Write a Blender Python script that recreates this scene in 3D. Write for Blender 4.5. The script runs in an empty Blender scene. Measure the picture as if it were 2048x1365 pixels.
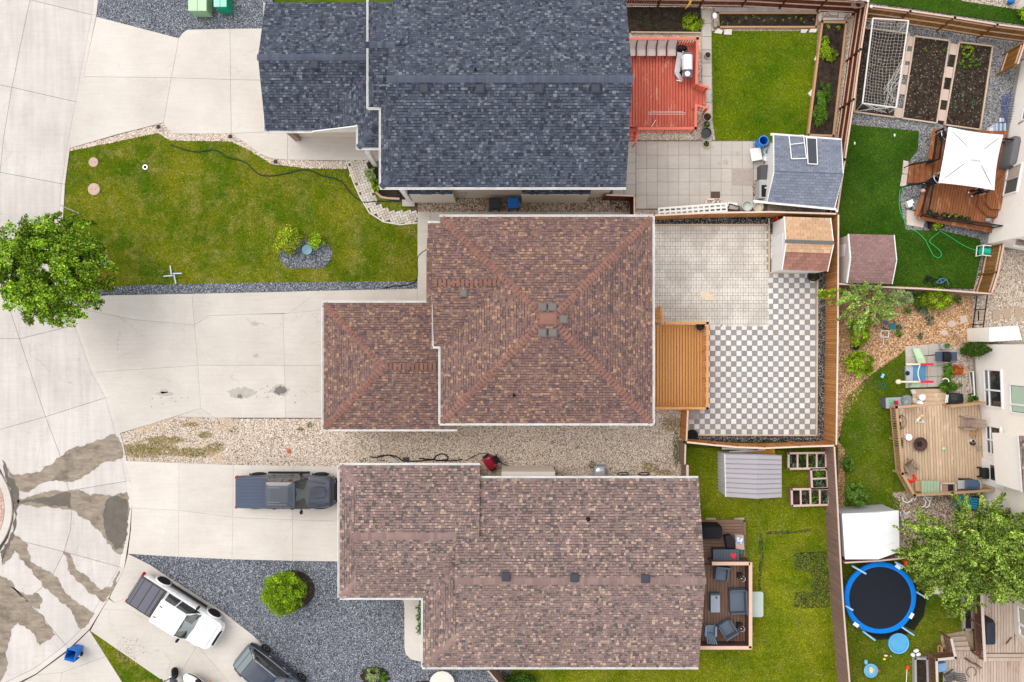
import bpy,bmesh,math,random
import numpy as np
from mathutils import Vector,Matrix
from mathutils.geometry import tessellate_polygon
random.seed(7);rng=np.random.default_rng(11)
R=math.radians
SC=bpy.context.scene
COL=SC.collection
HC=47.0;PPM=33.0
cam=bpy.data.objects.new('camera',bpy.data.cameras.new('camera'));COL.objects.link(cam)
cam.location=(0,0,HC);cam.data.sensor_width=36;cam.data.lens=36*PPM*HC/2048
cam.data.clip_end=2000;SC.camera=cam
SUN_EL,SUN_AZ=55,308
wd=bpy.data.worlds.new('World');SC.world=wd;wd.use_nodes=True
nt=wd.node_tree;bg=nt.nodes['Background']
sky=nt.nodes.new('ShaderNodeTexSky');sky.sky_type='NISHITA';sky.sun_disc=False
sky.sun_elevation=R(SUN_EL);sky.sun_rotation=R(SUN_AZ);sky.air_density=1.0;sky.dust_density=2.0
tc=nt.nodes.new('ShaderNodeTexCoord');nz=nt.nodes.new('ShaderNodeTexNoise')
nz.inputs['Scale'].default_value=3.1;nz.inputs['Detail'].default_value=7;nz.inputs['Roughness'].default_value=.55
rp=nt.nodes.new('ShaderNodeValToRGB');rp.color_ramp.elements[0].position=.40;rp.color_ramp.elements[1].position=.50
mx=nt.nodes.new('ShaderNodeMix');mx.data_type='RGBA'
cl=nt.nodes.new('ShaderNodeTexNoise');cl.inputs['Scale'].default_value=1.7;cl.inputs['Detail'].default_value=5
cr=nt.nodes.new('ShaderNodeValToRGB');cr.color_ramp.elements[0].color=(7.9,7.8,7.9,1);cr.color_ramp.elements[1].color=(12.6,12.3,12.0,1)
cr.color_ramp.elements[0].position=.35;cr.color_ramp.elements[1].position=.65
L=nt.links.new
L(tc.outputs['Generated'],nz.inputs['Vector']);L(nz.outputs['Fac'],rp.inputs['Fac']);L(rp.outputs['Color'],mx.inputs['Factor'])
L(tc.outputs['Generated'],cl.inputs['Vector']);L(cl.outputs['Fac'],cr.inputs['Fac'])
L(sky.outputs['Color'],mx.inputs['A']);L(cr.outputs['Color'],mx.inputs['B']);L(mx.outputs['Result'],bg.inputs['Color'])
bg.inputs['Strength'].default_value=.118
sl=bpy.data.lights.new('sun','SUN');sl.energy=1.25;sl.angle=R(38);sl.color=(1,.96,.9)
so=bpy.data.objects.new('sun',sl);COL.objects.link(so)
so.rotation_euler=(R(90-SUN_EL),0,R(180-SUN_AZ)+math.pi*0)
d=Vector((math.sin(R(SUN_AZ))*math.cos(R(SUN_EL)),math.cos(R(SUN_AZ))*math.cos(R(SUN_EL)),math.sin(R(SUN_EL))))
so.rotation_euler=d.to_track_quat('Z','Y').to_euler();so.location=d*60
vs=SC.view_settings;vs.view_transform='Standard';vs.look='None';vs.gamma=1;vs.use_curve_mapping=False
vs.exposure=.37
SC.render.engine='CYCLES';SC.cycles.max_bounces=6;SC.cycles.transparent_max_bounces=8
def W(px,py,z=0.0):
 """metres of a point seen at photograph pixel (px,py) whose height above the ground is z"""
 k=(HC-z)/(HC*PPM);return Vector(((px-1024)*k,(682.5-py)*k,z))
def WP(pts,z=0.0):return[W(p[0],p[1],p[2]if len(p)>2 else z)for p in pts]
ACC={}
def props(o,label=None,cat=None,group=None,kind=None):
 for k,v in(('label',label),('category',cat),('group',group),('kind',kind)):
  if v:o[k]=v
 return o
def thing(name,label,cat,loc=(0,0,0),rz=None,group=None):
 o=bpy.data.objects.new(name,None);COL.objects.link(o);o.location=loc;o.empty_display_size=.2
 if rz is not None:o.rotation_euler=(0,0,rz)
 ACC[o]=Vector(loc)if rz is None else Vector((0,0,0))
 return props(o,label,cat,group)
def link(o,parent,org):
 COL.objects.link(o)
 if parent is not None:
  o.parent=parent;o.location=org-ACC.get(parent,Vector())
 else:o.location=org
 ACC[o]=org
 return o
class MB:
 def __init__(s):s.v=[];s.f=[];s.c=[];s.sm=False
 def face(s,pts,col=None):
  n=len(s.v);s.v.extend([tuple(p)for p in pts]);s.f.append(tuple(range(n,n+len(pts))));s.c.append(col)
 def raw(s,vs_,fs,col=None):
  n=len(s.v);s.v.extend([tuple(p)for p in vs_])
  for f in fs:s.f.append(tuple(i+n for i in f));s.c.append(col)
  return s
 def box(s,x0,y0,z0,x1,y1,z1,col=None):
  if x0>x1:x0,x1=x1,x0
  if y0>y1:y0,y1=y1,y0
  return s.raw([(x0,y0,z0),(x1,y0,z0),(x1,y1,z0),(x0,y1,z0),(x0,y0,z1),(x1,y0,z1),(x1,y1,z1),(x0,y1,z1)],[(0,3,2,1),(4,5,6,7),(0,1,5,4),(1,2,6,5),(2,3,7,6),(3,0,4,7)],col)
 def bar(s,a,b,w,h,up=(0,0,1),col=None):
  """box along a-b, w wide across, h thick along up (centred)"""
  a=Vector(a);b=Vector(b);d=(b-a).normalized();u=Vector(up)
  sd=d.cross(u)
  if sd.length<1e-4:sd=d.cross(Vector((1,0,0)))
  sd.normalize();u=sd.cross(d).normalized();sd=sd*w/2;u=u*h/2
  return s.raw([a-sd-u,a+sd-u,a+sd+u,a-sd+u,b-sd-u,b+sd-u,b+sd+u,b-sd+u],[(0,3,2,1)[::-1],(4,5,6,7)[::-1],(0,1,5,4)[::-1],(1,2,6,5)[::-1],(2,3,7,6)[::-1],(3,0,4,7)[::-1]],col)
 def prism(s,poly,z0,z1,col=None):
  """poly: 2-D/3-D points (their own z ignored)"""
  a=sum(poly[i][0]*poly[(i+1)%len(poly)][1]-poly[(i+1)%len(poly)][0]*poly[i][1]for i in range(len(poly)))
  if a<0:poly=poly[::-1]
  n=len(poly)
  return s.raw([(p[0],p[1],z0)for p in poly]+[(p[0],p[1],z1)for p in poly],[tuple(range(n))[::-1],tuple(range(n,2*n))]+[(i,(i+1)%n,n+(i+1)%n,n+i)for i in range(n)],col)
 def tube(s,pts,r,n=8,cap=True,col=None):
  pts=[Vector(p)for p in pts];m=len(pts);vv=[];prev=None
  for i,p in enumerate(pts):
   d=(pts[min(i+1,m-1)]-pts[max(i-1,0)]).normalized()
   a=(d.cross(Vector((0,0,1)))if prev is None else prev-d*prev.dot(d))
   if a.length<1e-3:a=d.cross(Vector((1,0,0)))
   a.normalize();prev=a;b=d.cross(a);rr=r[i]if isinstance(r,(list,tuple))else r
   for k in range(n):
    t=2*math.pi*k/n;vv.append(p+(a*math.cos(t)+b*math.sin(t))*rr)
  fs=[(i*n+k,i*n+(k+1)%n,(i+1)*n+(k+1)%n,(i+1)*n+k)for i in range(m-1)for k in range(n)]
  if cap:fs+=[tuple(range(n))[::-1],tuple(range((m-1)*n,m*n))]
  return s.raw(vv,fs,col)
 def lathe(s,prof,c=(0,0,0),n=24,axis='z',col=None):
  vv=[]
  for r,h in prof:
   for k in range(n):
    t=2*math.pi*k/n;x,y=r*math.cos(t),r*math.sin(t)
    p=(x,y,h)if axis=='z' else((x,h,y)if axis=='y' else(h,x,y))
    vv.append((p[0]+c[0],p[1]+c[1],p[2]+c[2]))
  m=len(prof)
  fs=[(i*n+k,i*n+(k+1)%n,(i+1)*n+(k+1)%n,(i+1)*n+k)for i in range(m-1)for k in range(n)]
  flat_=m==2 and prof[0][1]==prof[1][1]
  if prof[0][0]>.002:fs.append(tuple(range(n))[::-1])
  if prof[-1][0]>.002 and not flat_:fs.append(tuple(range((m-1)*n,m*n)))
  return s.raw(vv,fs,col)
 def ell(s,c,r,n=12,m=8,col=None):
  return s.raw([(c[0]+r[0]*math.sin(math.pi*i/m)*math.cos(2*math.pi*k/n),c[1]+r[1]*math.sin(math.pi*i/m)*math.sin(2*math.pi*k/n),c[2]-r[2]*math.cos(math.pi*i/m))for i in range(m+1)for k in range(n)],[(i*n+k,i*n+(k+1)%n,(i+1)*n+(k+1)%n,(i+1)*n+k)for i in range(m)for k in range(n)],col)
 def loft(s,secs,cap=True,col=None):
  n=len(secs[0]);vv=[p for sc in secs for p in sc];m=len(secs)
  fs=[(i*n+k,i*n+(k+1)%n,(i+1)*n+(k+1)%n,(i+1)*n+k)for i in range(m-1)for k in range(n)]
  if cap:fs+=[tuple(range(n))[::-1],tuple(range((m-1)*n,m*n))]
  return s.raw(vv,fs,col)
 def mesh(s,name,org):
  me=bpy.data.meshes.new(name);me.from_pydata([(p[0]-org[0],p[1]-org[1],p[2]-org[2])for p in s.v],[],s.f)
  if any(c is not None for c in s.c):
   a=me.attributes.new('col','FLOAT_COLOR','FACE')
   a.data.foreach_set('color',np.array([(*(c or(.5,.5,.5)),1.)for c in s.c],dtype=np.float32).ravel())
  me.validate();me.update()
  return me
 def build(s,name,mat,parent=None,smooth=False,kind=None,label=None,cat=None,group=None,bevel=0,org=None):
  A=np.array([tuple(v)for v in s.v],dtype=float);lo=A.min(0);hi=A.max(0)
  if org is None:org=Vector(((lo[0]+hi[0])/2,(lo[1]+hi[1])/2,lo[2]))
  me=s.mesh(name,org)
  if smooth:
   bm=bmesh.new();bm.from_mesh(me);bmesh.ops.remove_doubles(bm,verts=bm.verts,dist=1e-4)
   bmesh.ops.recalc_face_normals(bm,faces=bm.faces)
   for f in bm.faces:f.smooth=True
   for e in bm.edges:
    if len(e.link_faces)==2 and e.calc_face_angle(0)>R(38):e.smooth=False
   bm.to_mesh(me);bm.free()
  me.materials.append(mat)
  o=bpy.data.objects.new(name,me);link(o,parent,Vector(org))
  if bevel:
   b=o.modifiers.new('bevel','BEVEL');b.width=bevel;b.segments=2;b.limit_method='ANGLE'
  return props(o,label,cat,group,kind)
def place(mesh,name,parent,loc,rz=0,rot=None,scale=None):
 o=bpy.data.objects.new(name,mesh);link(o,parent,Vector(loc));o.rotation_euler=rot or(0,0,rz)
 if scale:o.scale=scale
 return o
def shared(mb,name,mat,org=(0,0,0)):
 me=mb.mesh(name,org);me.materials.append(mat);return me
def npmesh(name,V,F,mat,parent=None,kind='stuff',col=None,org=(0,0,0),label=None,cat=None):
 """V (n,3), F (m,k) numpy"""
 me=bpy.data.meshes.new(name);V=np.asarray(V,dtype=np.float32)-np.array(org,dtype=np.float32);F=np.asarray(F,dtype=np.int32)
 m,k=F.shape
 me.vertices.add(len(V));me.vertices.foreach_set('co',V.ravel())
 me.loops.add(m*k);me.loops.foreach_set('vertex_index',F.ravel())
 me.polygons.add(m);me.polygons.foreach_set('loop_start',np.arange(0,m*k,k,dtype=np.int32))
 try:me.polygons.foreach_set('loop_total',np.full(m,k,dtype=np.int32))
 except Exception:pass
 if col is not None:
  a=me.attributes.new('col','FLOAT_COLOR','FACE');c=np.ones((m,4),dtype=np.float32);c[:,:3]=col;a.data.foreach_set('color',c.ravel())
 me.update(calc_edges=True);me.materials.append(mat)
 o=bpy.data.objects.new(name,me);link(o,parent,Vector(org));return props(o,label,cat,None,kind)
def inside(P,poly):
 x,y=P[:,0],P[:,1];r=np.zeros(len(P),bool);n=len(poly)
 for i in range(n):
  x1,y1=poly[i][0],poly[i][1];x2,y2=poly[(i+1)%n][0],poly[(i+1)%n][1]
  c=((y1>y)!=(y2>y))&(x<(x2-x1)*(y-y1)/((y2-y1)or 1e-9)+x1);r^=c
 return r
def sample(poly,dens,holes=()):
 q=np.array([(p[0],p[1])for p in poly]);lo=q.min(0);hi=q.max(0);n=int((hi-lo).prod()*dens)
 P=rng.uniform(lo,hi,(n,2));k=inside(P,q)
 for h in holes:k&=~inside(P,h)
 return P[k]
def inset(poly,d):
 """shrink a polygon (ccw or cw) by d"""
 P=[Vector((p[0],p[1]))for p in poly];n=len(P)
 a=sum(P[i].x*P[(i+1)%n].y-P[(i+1)%n].x*P[i].y for i in range(n))
 if a<0:P=P[::-1]
 out=[]
 for i in range(n):
  e1=(P[i]-P[i-1]).normalized();e2=(P[(i+1)%n]-P[i]).normalized()
  n1=Vector((-e1.y,e1.x));n2=Vector((-e2.y,e2.x));b=n1+n2;k=max(.35,1+n1.dot(n2))
  out.append(P[i]+b*(d/k))
 return[(p.x,p.y)for p in out]
class N:
 def __init__(s,name):
  s.m=bpy.data.materials.new(name);s.m.use_nodes=True;s.t=s.m.node_tree;s.b=s.t.nodes['Principled BSDF']
  s.g=s.t.nodes.new('ShaderNodeNewGeometry')
 def n(s,typ,**kw):
  o=s.t.nodes.new('ShaderNode'+typ)
  for k,v in kw.items():
   if k in o.inputs:s.put(o.inputs[k],v)
   else:setattr(o,k,v)
  return o
 def put(s,inp,v):
  if hasattr(v,'is_output'):s.t.links.new(v,inp)
  elif isinstance(v,(tuple,list))and len(v)==3 and inp.type=='RGBA':inp.default_value=(*v,1)
  else:inp.default_value=v
 def pos(s):return s.g.outputs['Position']
 def noise(s,sc,det=4,rough=.55,vec=None,dist=0):
  o=s.n('TexNoise',Scale=sc,Detail=det,Roughness=rough,Distortion=dist);s.put(o.inputs['Vector'],vec or s.pos());return o.outputs['Fac']
 def stretch(s,vec3):
  o=s.n('VectorMath',operation='MULTIPLY');s.put(o.inputs[0],s.pos());o.inputs[1].default_value=vec3;return o.outputs[0]
 def ramp(s,fac,stops,interp='LINEAR'):
  o=s.n('ValToRGB');s.put(o.inputs['Fac'],fac);e=o.color_ramp;e.interpolation=interp
  while len(e.elements)<len(stops):e.elements.new(.5)
  for el,(p,c)in zip(e.elements,stops):
   el.position=p;el.color=(c,c,c,1)if isinstance(c,(int,float))else(*c,1)
  return o.outputs['Color']
 def mix(s,f,a,b,bt='MIX'):
  o=s.n('Mix',data_type='RGBA',blend_type=bt);s.put(o.inputs['Factor'],f);s.put(o.inputs['A'],a);s.put(o.inputs['B'],b);return o.outputs['Result']
 def val(s,f,lo,hi):
  o=s.n('MapRange');s.put(o.inputs['Value'],f);o.inputs['To Min'].default_value=lo;o.inputs['To Max'].default_value=hi;return o.outputs[0]
 def mul(s,c,f):
  return s.mix(1.,c,f,'MULTIPLY')
 def bump(s,h,dist,strength=1.):
  o=s.n('Bump',Strength=strength,Distance=dist);s.put(o.inputs['Height'],h);s.t.links.new(o.outputs[0],s.b.inputs['Normal'])
 def done(s,col,rough=.85,spec=.25,metal=0):
  s.put(s.b.inputs['Base Color'],col);s.put(s.b.inputs['Roughness'],rough);s.b.inputs['Specular IOR Level'].default_value=spec
  s.b.inputs['Metallic'].default_value=metal;return s.m
def M(name,col,rough=.75,var=.12,sc=2.5,fine=.08,rnd=0.,bump=0.,bsc=60,spec=.12,metal=0,coat=0,attr=False,col2=None,alpha=1):
 s=N(name);c=col
 if attr:
  a=s.n('Attribute',attribute_name='col');c=a.outputs['Color']
 if col2:c=s.mix(s.ramp(s.noise(sc*.7,5),[(.42,0),(.6,1)]),c,col2)
 if var:c=s.mul(c if hasattr(c,'is_output')else s.mix(0.,c,c),s.val(s.noise(sc),1-var,1+var))
 if fine:c=s.mul(c,s.val(s.noise(bsc),1-fine,1+fine))
 if rnd:
  oi=s.n('ObjectInfo');c=s.mul(c,s.val(oi.outputs['Random'],1-rnd,1+rnd))
 if bump:s.bump(s.noise(bsc),bump)
 if coat:s.b.inputs['Coat Weight'].default_value=coat;s.b.inputs['Coat Roughness'].default_value=.04
 if alpha<1:s.b.inputs['Alpha'].default_value=alpha
 return s.done(c,rough,spec,metal)
def m_wood(name,col,dark,ax=1,rnd=.12,weather=None,rough=.7):
 s=N(name);v=s.stretch((26,1.6,6)if ax==1 else((1.6,26,6)if ax==0 else(20,20,1.2)))
 c=s.mix(s.ramp(s.noise(1,5,.6,v),[(.3,0),(.7,1)]),dark,col)
 if weather:c=s.mix(s.ramp(s.noise(1.3,6,.7,s.stretch((2.5,.8,1)if ax==1 else(.8,2.5,1))),[(.55,0),(.68,1)]),c,weather)
 oi=s.n('ObjectInfo');c=s.mul(c,s.val(oi.outputs['Random'],1-rnd,1+rnd));s.bump(s.noise(1,4,.6,v),.004)
 return s.done(c,rough,.1)
def m_concrete(name,c1,c2,stain=(.35,.31,.26),amt=.5,rnd=.045,streak=None,crack=.5):
 s=N(name)
 c=s.mix(s.ramp(s.noise(.35,5,.6),[(.35,0),(.65,1)]),c1,c2)
 c=s.mul(c,s.val(s.noise(5,6,.7),.91,1.07));c=s.mul(c,s.val(s.noise(70,2),.90,1.09));c=s.mul(c,s.ramp(s.noise(1,6,.7,s.stretch((.5,7,1))),[(.35,.95),(.55,1.01)]))
 if streak:c=s.mul(c,s.ramp(s.noise(1,5,.6,s.stretch(streak)),[(.3,.90),(.6,1.03)]))
 c=s.mix(s.ramp(s.noise(1.9,8,.75,dist=.4),[(.60,0),(.80,amt)]),c,stain)
 sp=s.n('TexVoronoi',Scale=2.2);s.put(sp.inputs['Vector'],s.pos())
 c=s.mix(s.ramp(sp.outputs['Distance'],[(.02,.55),(.045,0)]),c,(.14,.12,.1))
 if crack:
  wv=s.n('VectorMath',operation='ADD');s.put(wv.inputs[0],s.pos())
  nn=s.n('TexNoise',Scale=1.1,Detail=6,Roughness=.65);s.put(nn.inputs['Vector'],s.pos());s.put(wv.inputs[1],nn.outputs['Color'])
  cv=s.n('TexVoronoi',Scale=.23,feature='DISTANCE_TO_EDGE');s.put(cv.inputs['Vector'],wv.outputs[0])
  k=s.ramp(cv.outputs['Distance'],[(.0005,1),(.0028,0)]);c=s.mix(s.mul(k,s.ramp(s.noise(.4),[(.45,0),(.6,crack)])),c,(.22,.2,.18))
 oi=s.n('ObjectInfo');c=s.mul(c,s.val(oi.outputs['Random'],1-rnd,1+rnd));s.bump(s.noise(60,4),.004)
 return s.done(c,.92,.08)
def m_gravel(name,pal,scale=24,weed=None,dirt=None):
 s=N(name);v=s.n('TexVoronoi',Scale=scale);s.put(v.inputs['Vector'],s.pos())
 r=s.n('SeparateColor');s.put(r.inputs[0],v.outputs['Color']);n=len(pal)
 c=s.ramp(r.outputs[0],[(i/n,p)for i,p in enumerate(pal)],'CONSTANT')
 c=s.mul(c,s.ramp(v.outputs['Distance'],[(.3,1),(.85,.6)]))
 c=s.mul(c,s.val(s.noise(.8,5),.8,1.15))
 if dirt:c=s.mix(s.ramp(s.noise(.9,6,.65),[(.5,0),(.62,.85)]),c,dirt)
 if weed:c=s.mix(s.ramp(s.noise(1.6,7,.75),[(.60,0),(.68,.8)]),c,weed)
 s.bump(v.outputs['Distance'],.03,-1.0 if False else 1.)
 return s.done(c,.95,.06)
def m_grass(name,a,b,dry,dry_amt=.5,blade=False):
 s=N(name)
 c=s.mix(s.ramp(s.noise(.42,8,.66),[(.34,0),(.64,1)]),a,b)
 c=s.mul(c,s.val(s.noise(.22,3,.5),.82,1.2))
 c=s.mix(s.ramp(s.noise(.9,10,.8,dist=.2),[(.48,0),(.74,dry_amt)]),c,dry)
 c=s.mul(c,s.val(s.noise(11,6,.8),.45,1.55))
 if blade:
  at=s.n('Attribute',attribute_name='col');c=s.mul(c,at.outputs['Color'])
  s.b.inputs['Subsurface Weight'].default_value=0
 else:c=s.mul(c,s.val(s.noise(45,3,.7),.5,1.2))
 if not blade:s.bump(s.noise(30,4,.7),.05)
 return s.done(c,.9,.04)
m_road=m_concrete('road_concrete',(.50,.465,.435),(.58,.545,.51),amt=.22,streak=(3.2,.25,1),crack=.5)
m_drive=m_concrete('driveway_concrete',(.54,.495,.445),(.61,.57,.52),amt=.22,crack=.35)
m_drive2=m_concrete('old_driveway_concrete',(.50,.46,.415),(.57,.53,.48),amt=.3,crack=.6)
m_kerb=m_concrete('kerb_concrete',(.53,.485,.44),(.61,.565,.52),amt=.25,crack=.2)
m_slab=m_concrete('paving_slab',(.45,.41,.365),(.54,.495,.44),amt=.35,rnd=.06,crack=.0)
m_soil=N('soil');_c=m_soil.mix(m_soil.ramp(m_soil.noise(3,8,.75),[(.35,0),(.7,1)]),(.018,.013,.010),(.085,.062,.048))
_c=m_soil.mul(_c,m_soil.val(m_soil.noise(40,4,.8),.4,1.6));m_soil.bump(m_soil.noise(20,6,.8),.08);m_soil=m_soil.done(_c,.95,.1)
DARKP=[(.07,.078,.095),(.12,.135,.165),(.19,.21,.245),(.04,.043,.052),(.15,.165,.20),(.42,.43,.45),(.09,.10,.125),(.27,.285,.32)]
BEIGEP=[(.62,.52,.43),(.49,.39,.31),(.70,.61,.52),(.33,.25,.19),(.64,.54,.45),(.78,.71,.63),(.54,.43,.34),(.19,.14,.10)]
TANP=[(.34,.25,.18),(.22,.15,.10),(.48,.38,.30),(.12,.08,.06),(.40,.29,.21),(.60,.52,.44)]
m_gdark=m_gravel('slate_chippings',DARKP,22);m_gblack=m_gravel('black_chippings',[(.02,.022,.025),(.05,.052,.058),(.09,.09,.095),(.012,.012,.014),(.30,.28,.25),(.06,.06,.065)],20)
m_gbeige=m_gravel('pea_gravel',BEIGEP,20);m_gside=m_gravel('side_gravel',BEIGEP,18,dirt=None)
m_gweed=m_gravel('weedy_gravel',BEIGEP,18,weed=(.12,.13,.03),dirt=(.50,.38,.26));m_griver=m_gravel('river_rock',TANP,14)
m_mulch=m_gravel('wood_mulch',[(.46,.27,.14),(.58,.37,.21),(.34,.18,.09),(.66,.46,.28),(.24,.12,.06)],17)
G=dict(front=((.052,.125,.003),(.185,.195,.010),(.38,.30,.09),.75),back=((.060,.130,.003),(.150,.200,.006),(.24,.22,.05),.35),dark=((.028,.085,.006),(.062,.130,.012),(.10,.10,.03),.25),south=((.085,.145,.003),(.215,.235,.010),(.34,.29,.07),.55),east=((.060,.125,.005),(.135,.180,.010),(.25,.20,.08),.5),trampoline=((.065,.115,.005),(.16,.18,.012),(.22,.19,.06),.5))
GM={k:(m_grass('grass_'+k,*v),m_grass('blades_'+k,*v,blade=True))for k,v in G.items()}
m_stone=M('stone_geometry',(1,1,1),.85,var=.1,attr=True,bump=.0)
m_black=M('black_plastic',(.018,.018,.02),.45,var=.1);m_white=M('white_paint',(.80,.80,.79),.5,var=.03,fine=.03)
m_gut=N('gutter_white');m_gut=m_gut.done(m_gut.mix(m_gut.ramp(m_gut.noise(7,6,.8),[(.60,0),(.66,.85)]),m_gut.mix(m_gut.ramp(m_gut.noise(1.5,4),[(.4,0),(.7,.5)]),(.80,.80,.79),(.62,.58,.52)),(.20,.16,.12)),.5,.1);m_leaf=None
def struct(name,mb,mat,**k):return mb.build(name,mat,kind='structure',**k)
b=MB();b.box(-300,-300,-.5,300,300,-.14);struct('ground',b,GM['east'][0])
def sheet(name,pts,mat,z,zb=-.3,name2=None):
 P=WP(pts,0);b=MB();b.prism([(p.x,p.y)for p in P],zb,z);return struct(name,b,mat)
def tuft(parent,poly,dens,mats,holes=(),size=(.05,.11),z=0.0,name='grass_blades'):
 P=sample(poly,dens,holes);n=len(P)
 if not n:return
 a=rng.uniform(0,2*np.pi,n);l=rng.uniform(*size,n);w=l*rng.uniform(.25,.5,n);t=rng.uniform(.2,.9,n)
 h=l*np.sin(t);f=l*np.cos(t);dx,dy=np.cos(a),np.sin(a)
 V=np.empty((n,3,3));V[:,0]=np.stack([P[:,0]-dy*w/2,P[:,1]+dx*w/2,np.full(n,z)],1)
 V[:,1]=np.stack([P[:,0]+dy*w/2,P[:,1]-dx*w/2,np.full(n,z)],1)
 V[:,2]=np.stack([P[:,0]+dx*f,P[:,1]+dy*f,z+h],1)
 col=rng.uniform(.25,2.1,(n,1))*np.array([[1,1,1]])*(1+rng.normal(0,.07,(n,3)))
 npmesh(name,V.reshape(-1,3),np.arange(3*n).reshape(n,3),mats,parent,col=col)
def stones(parent,poly,dens,pal,size=(.02,.045),z=0.0,holes=(),name='stones'):
 P=sample(poly,dens,holes);n=len(P)
 if not n:return
 r=rng.uniform(*size,n);base=np.array([(1,0,0),(0,1,0),(-1,0,0),(0,-1,0),(0,0,1)],float)
 a=rng.uniform(0,6.28,n);sx=rng.uniform(.7,1.5,n);sz=rng.uniform(.4,.9,n)
 V=np.empty((n,5,3))
 for i,p in enumerate(base):
  x,y=p[0]*sx*r,p[1]*r
  V[:,i,0]=P[:,0]+x*np.cos(a)-y*np.sin(a)+rng.normal(0,.1,n)*r;V[:,i,1]=P[:,1]+x*np.sin(a)+y*np.cos(a)
  V[:,i,2]=z+p[2]*r*sz+rng.normal(0,.1,n)*r
 F=np.array([(0,1,4),(1,2,4),(2,3,4),(3,0,4)])[None]+np.arange(n)[:,None,None]*5
 c=np.array(pal)[rng.integers(0,len(pal),n)]*rng.uniform(.85,1.2,(n,1))
 npmesh(name,V.reshape(-1,3),F.reshape(-1,3),m_stone,parent,col=np.repeat(c,4,0))
def lawn(name,pts,kind,z=-.03,dens=260,holes=()):
 o=sheet(name,pts,GM[kind][0],z);tuft(o,WP(pts),dens,GM[kind][1],[WP(h)for h in holes],z=z);return o
def gravel(name,pts,mat,pal,z=-.02,dens=230,size=(.02,.045),holes=()):
 o=sheet(name,pts,mat,z);stones(o,WP(pts),dens,pal,size,z-.004,[WP(h)for h in holes]);return o
# road: slabs between measured joints (stations), each slab a separate pour with an open joint
A_=[[(68,-50),(60,0)],[(60,0),(42,85),(24,175)],[(24,175),(8,270),(0,345)],[(0,345),(-10,440),(0,560),(39,678)],[(39,678),(66,760),(91,834)],[(91,834),(118,905),(138,982)],[(138,982),(144,1016),(141,1060),(128,1104)],[(128,1104),(104,1154),(57,1202)],[(57,1202),(0,1238),(-60,1258)]]
G_=[[(192,-50),(184,30)],[(184,30),(166,120),(151,204)],[(151,204),(134,296),(124,368)],[(124,368),(118,440),(122,530),(149,651)],[(149,651),(183,745),(211,796)],[(211,796),(237,890),(252,963)],[(252,963),(254,1010),(248,1070),(238,1134)],[(238,1134),(207,1190),(170,1252),(131,1290)],[(131,1290),(68,1338),(-20,1380),(-60,1392)]]
R_=[[(202,-50),(193,30)],[(193,30),(175,120),(158,205)],[(158,205),(140,297),(130,369)],[(130,369),(126,440),(132,530),(158,648)],[(158,648),(192,742),(221,796)],[(221,796),(247,890),(262,962)],[(262,962),(264,1010),(259,1070),(248,1140)],[(248,1140),(217,1197),(179,1259),(138,1298)],[(138,1298),(72,1348),(-16,1392),(-60,1404)]]
L_=[[(-90,-50),(-90,-20)],[(-90,-20),(-90,152)],[(-90,152),(-90,340)],[(-90,340),(-90,678)],[(-90,678),(-90,885)],[(-90,885),(-40,905),(0,938),(22,985),(28,1006)],[(28,1006),(26,1040),(16,1076)],[(16,1076),(0,1102),(-30,1130)],[(-30,1130),(-60,1142),(-90,1146)]]
road=sheet('road',[(-95,-60)]+[(202,-55)]+[p for s_ in R_ for p in s_]+[(-95,1410)],M('joint_dirt',(.10,.085,.07),.95),-.012)
for k in range(9):
 for lo,hi in((L_[k],A_[k]),(A_[k],G_[k])):
  poly=inset([(p.x,p.y)for p in WP(list(lo)+list(hi)[::-1])],.011)
  b=MB();b.prism(poly,-.1,0);b.build('road_slab',m_road,road)
 poly=inset([(p.x,p.y)for p in WP(list(G_[k])+list(R_[k])[::-1])],.006)
 b=MB();b.prism(poly,-.1,.012);b.build('gutter_slab',m_kerb,road)
# centre island of the turning circle
isl=[(-92+118*math.cos(t),1018+118*math.sin(t))for t in np.linspace(0,2*math.pi,72,endpoint=False)]
island=sheet('traffic_island',isl,m_kerb,.12)
b=MB();b.prism([(p.x,p.y)for p in WP([(-92+104*math.cos(t),1018+104*math.sin(t))for t in np.linspace(0,2*math.pi,60,endpoint=False)])],.1,.125);b.build('brick_bed',M('mortar',(.35,.27,.22)),island)
m_brick=M('red_paver',(.52,.36,.29),.85,rnd=.18);c0=W(-92,1018)
for rr in range(12):
 r0=(103-rr*4.6)/PPM;nb=int(2*math.pi*r0/.24)
 for k in range(nb):
  t0,t1=(k+.06)*2*math.pi/nb,(k+.94)*2*math.pi/nb
  if math.cos((t0+t1)/2)<.70:continue
  r1=r0-.125
  b=MB();b.prism([(c0.x+r*math.cos(t),c0.y+r*math.sin(t))for r,t in((r0,t0),(r0,t1),(r1,t1),(r1,t0))],.126,.142);b.build('brick',m_brick,island)
def slabs(name,cells,mat,z=.02,gap=.008,base=None,pname='slab'):
 allp=[W(*p)for c in cells for p in c]
 o=bpy.data.objects.new(name,None);COL.objects.link(o);o.location=(allp[0].x,allp[0].y,0);ACC[o]=Vector(o.location);o['kind']='structure'
 for c in cells:
  q=[(p.x,p.y)for p in WP(c)]
  b=MB();b.prism(inset(q,gap),-.1,z);b.build(pname,mat,o)
 return o
sheet('joint_base',[(190,25),(700,25),(860,430),(860,1130),(640,1410),(-80,1410),(240,1100),(130,400)],M('joint_soil',(.11,.09,.07),.95),-.06)
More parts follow.
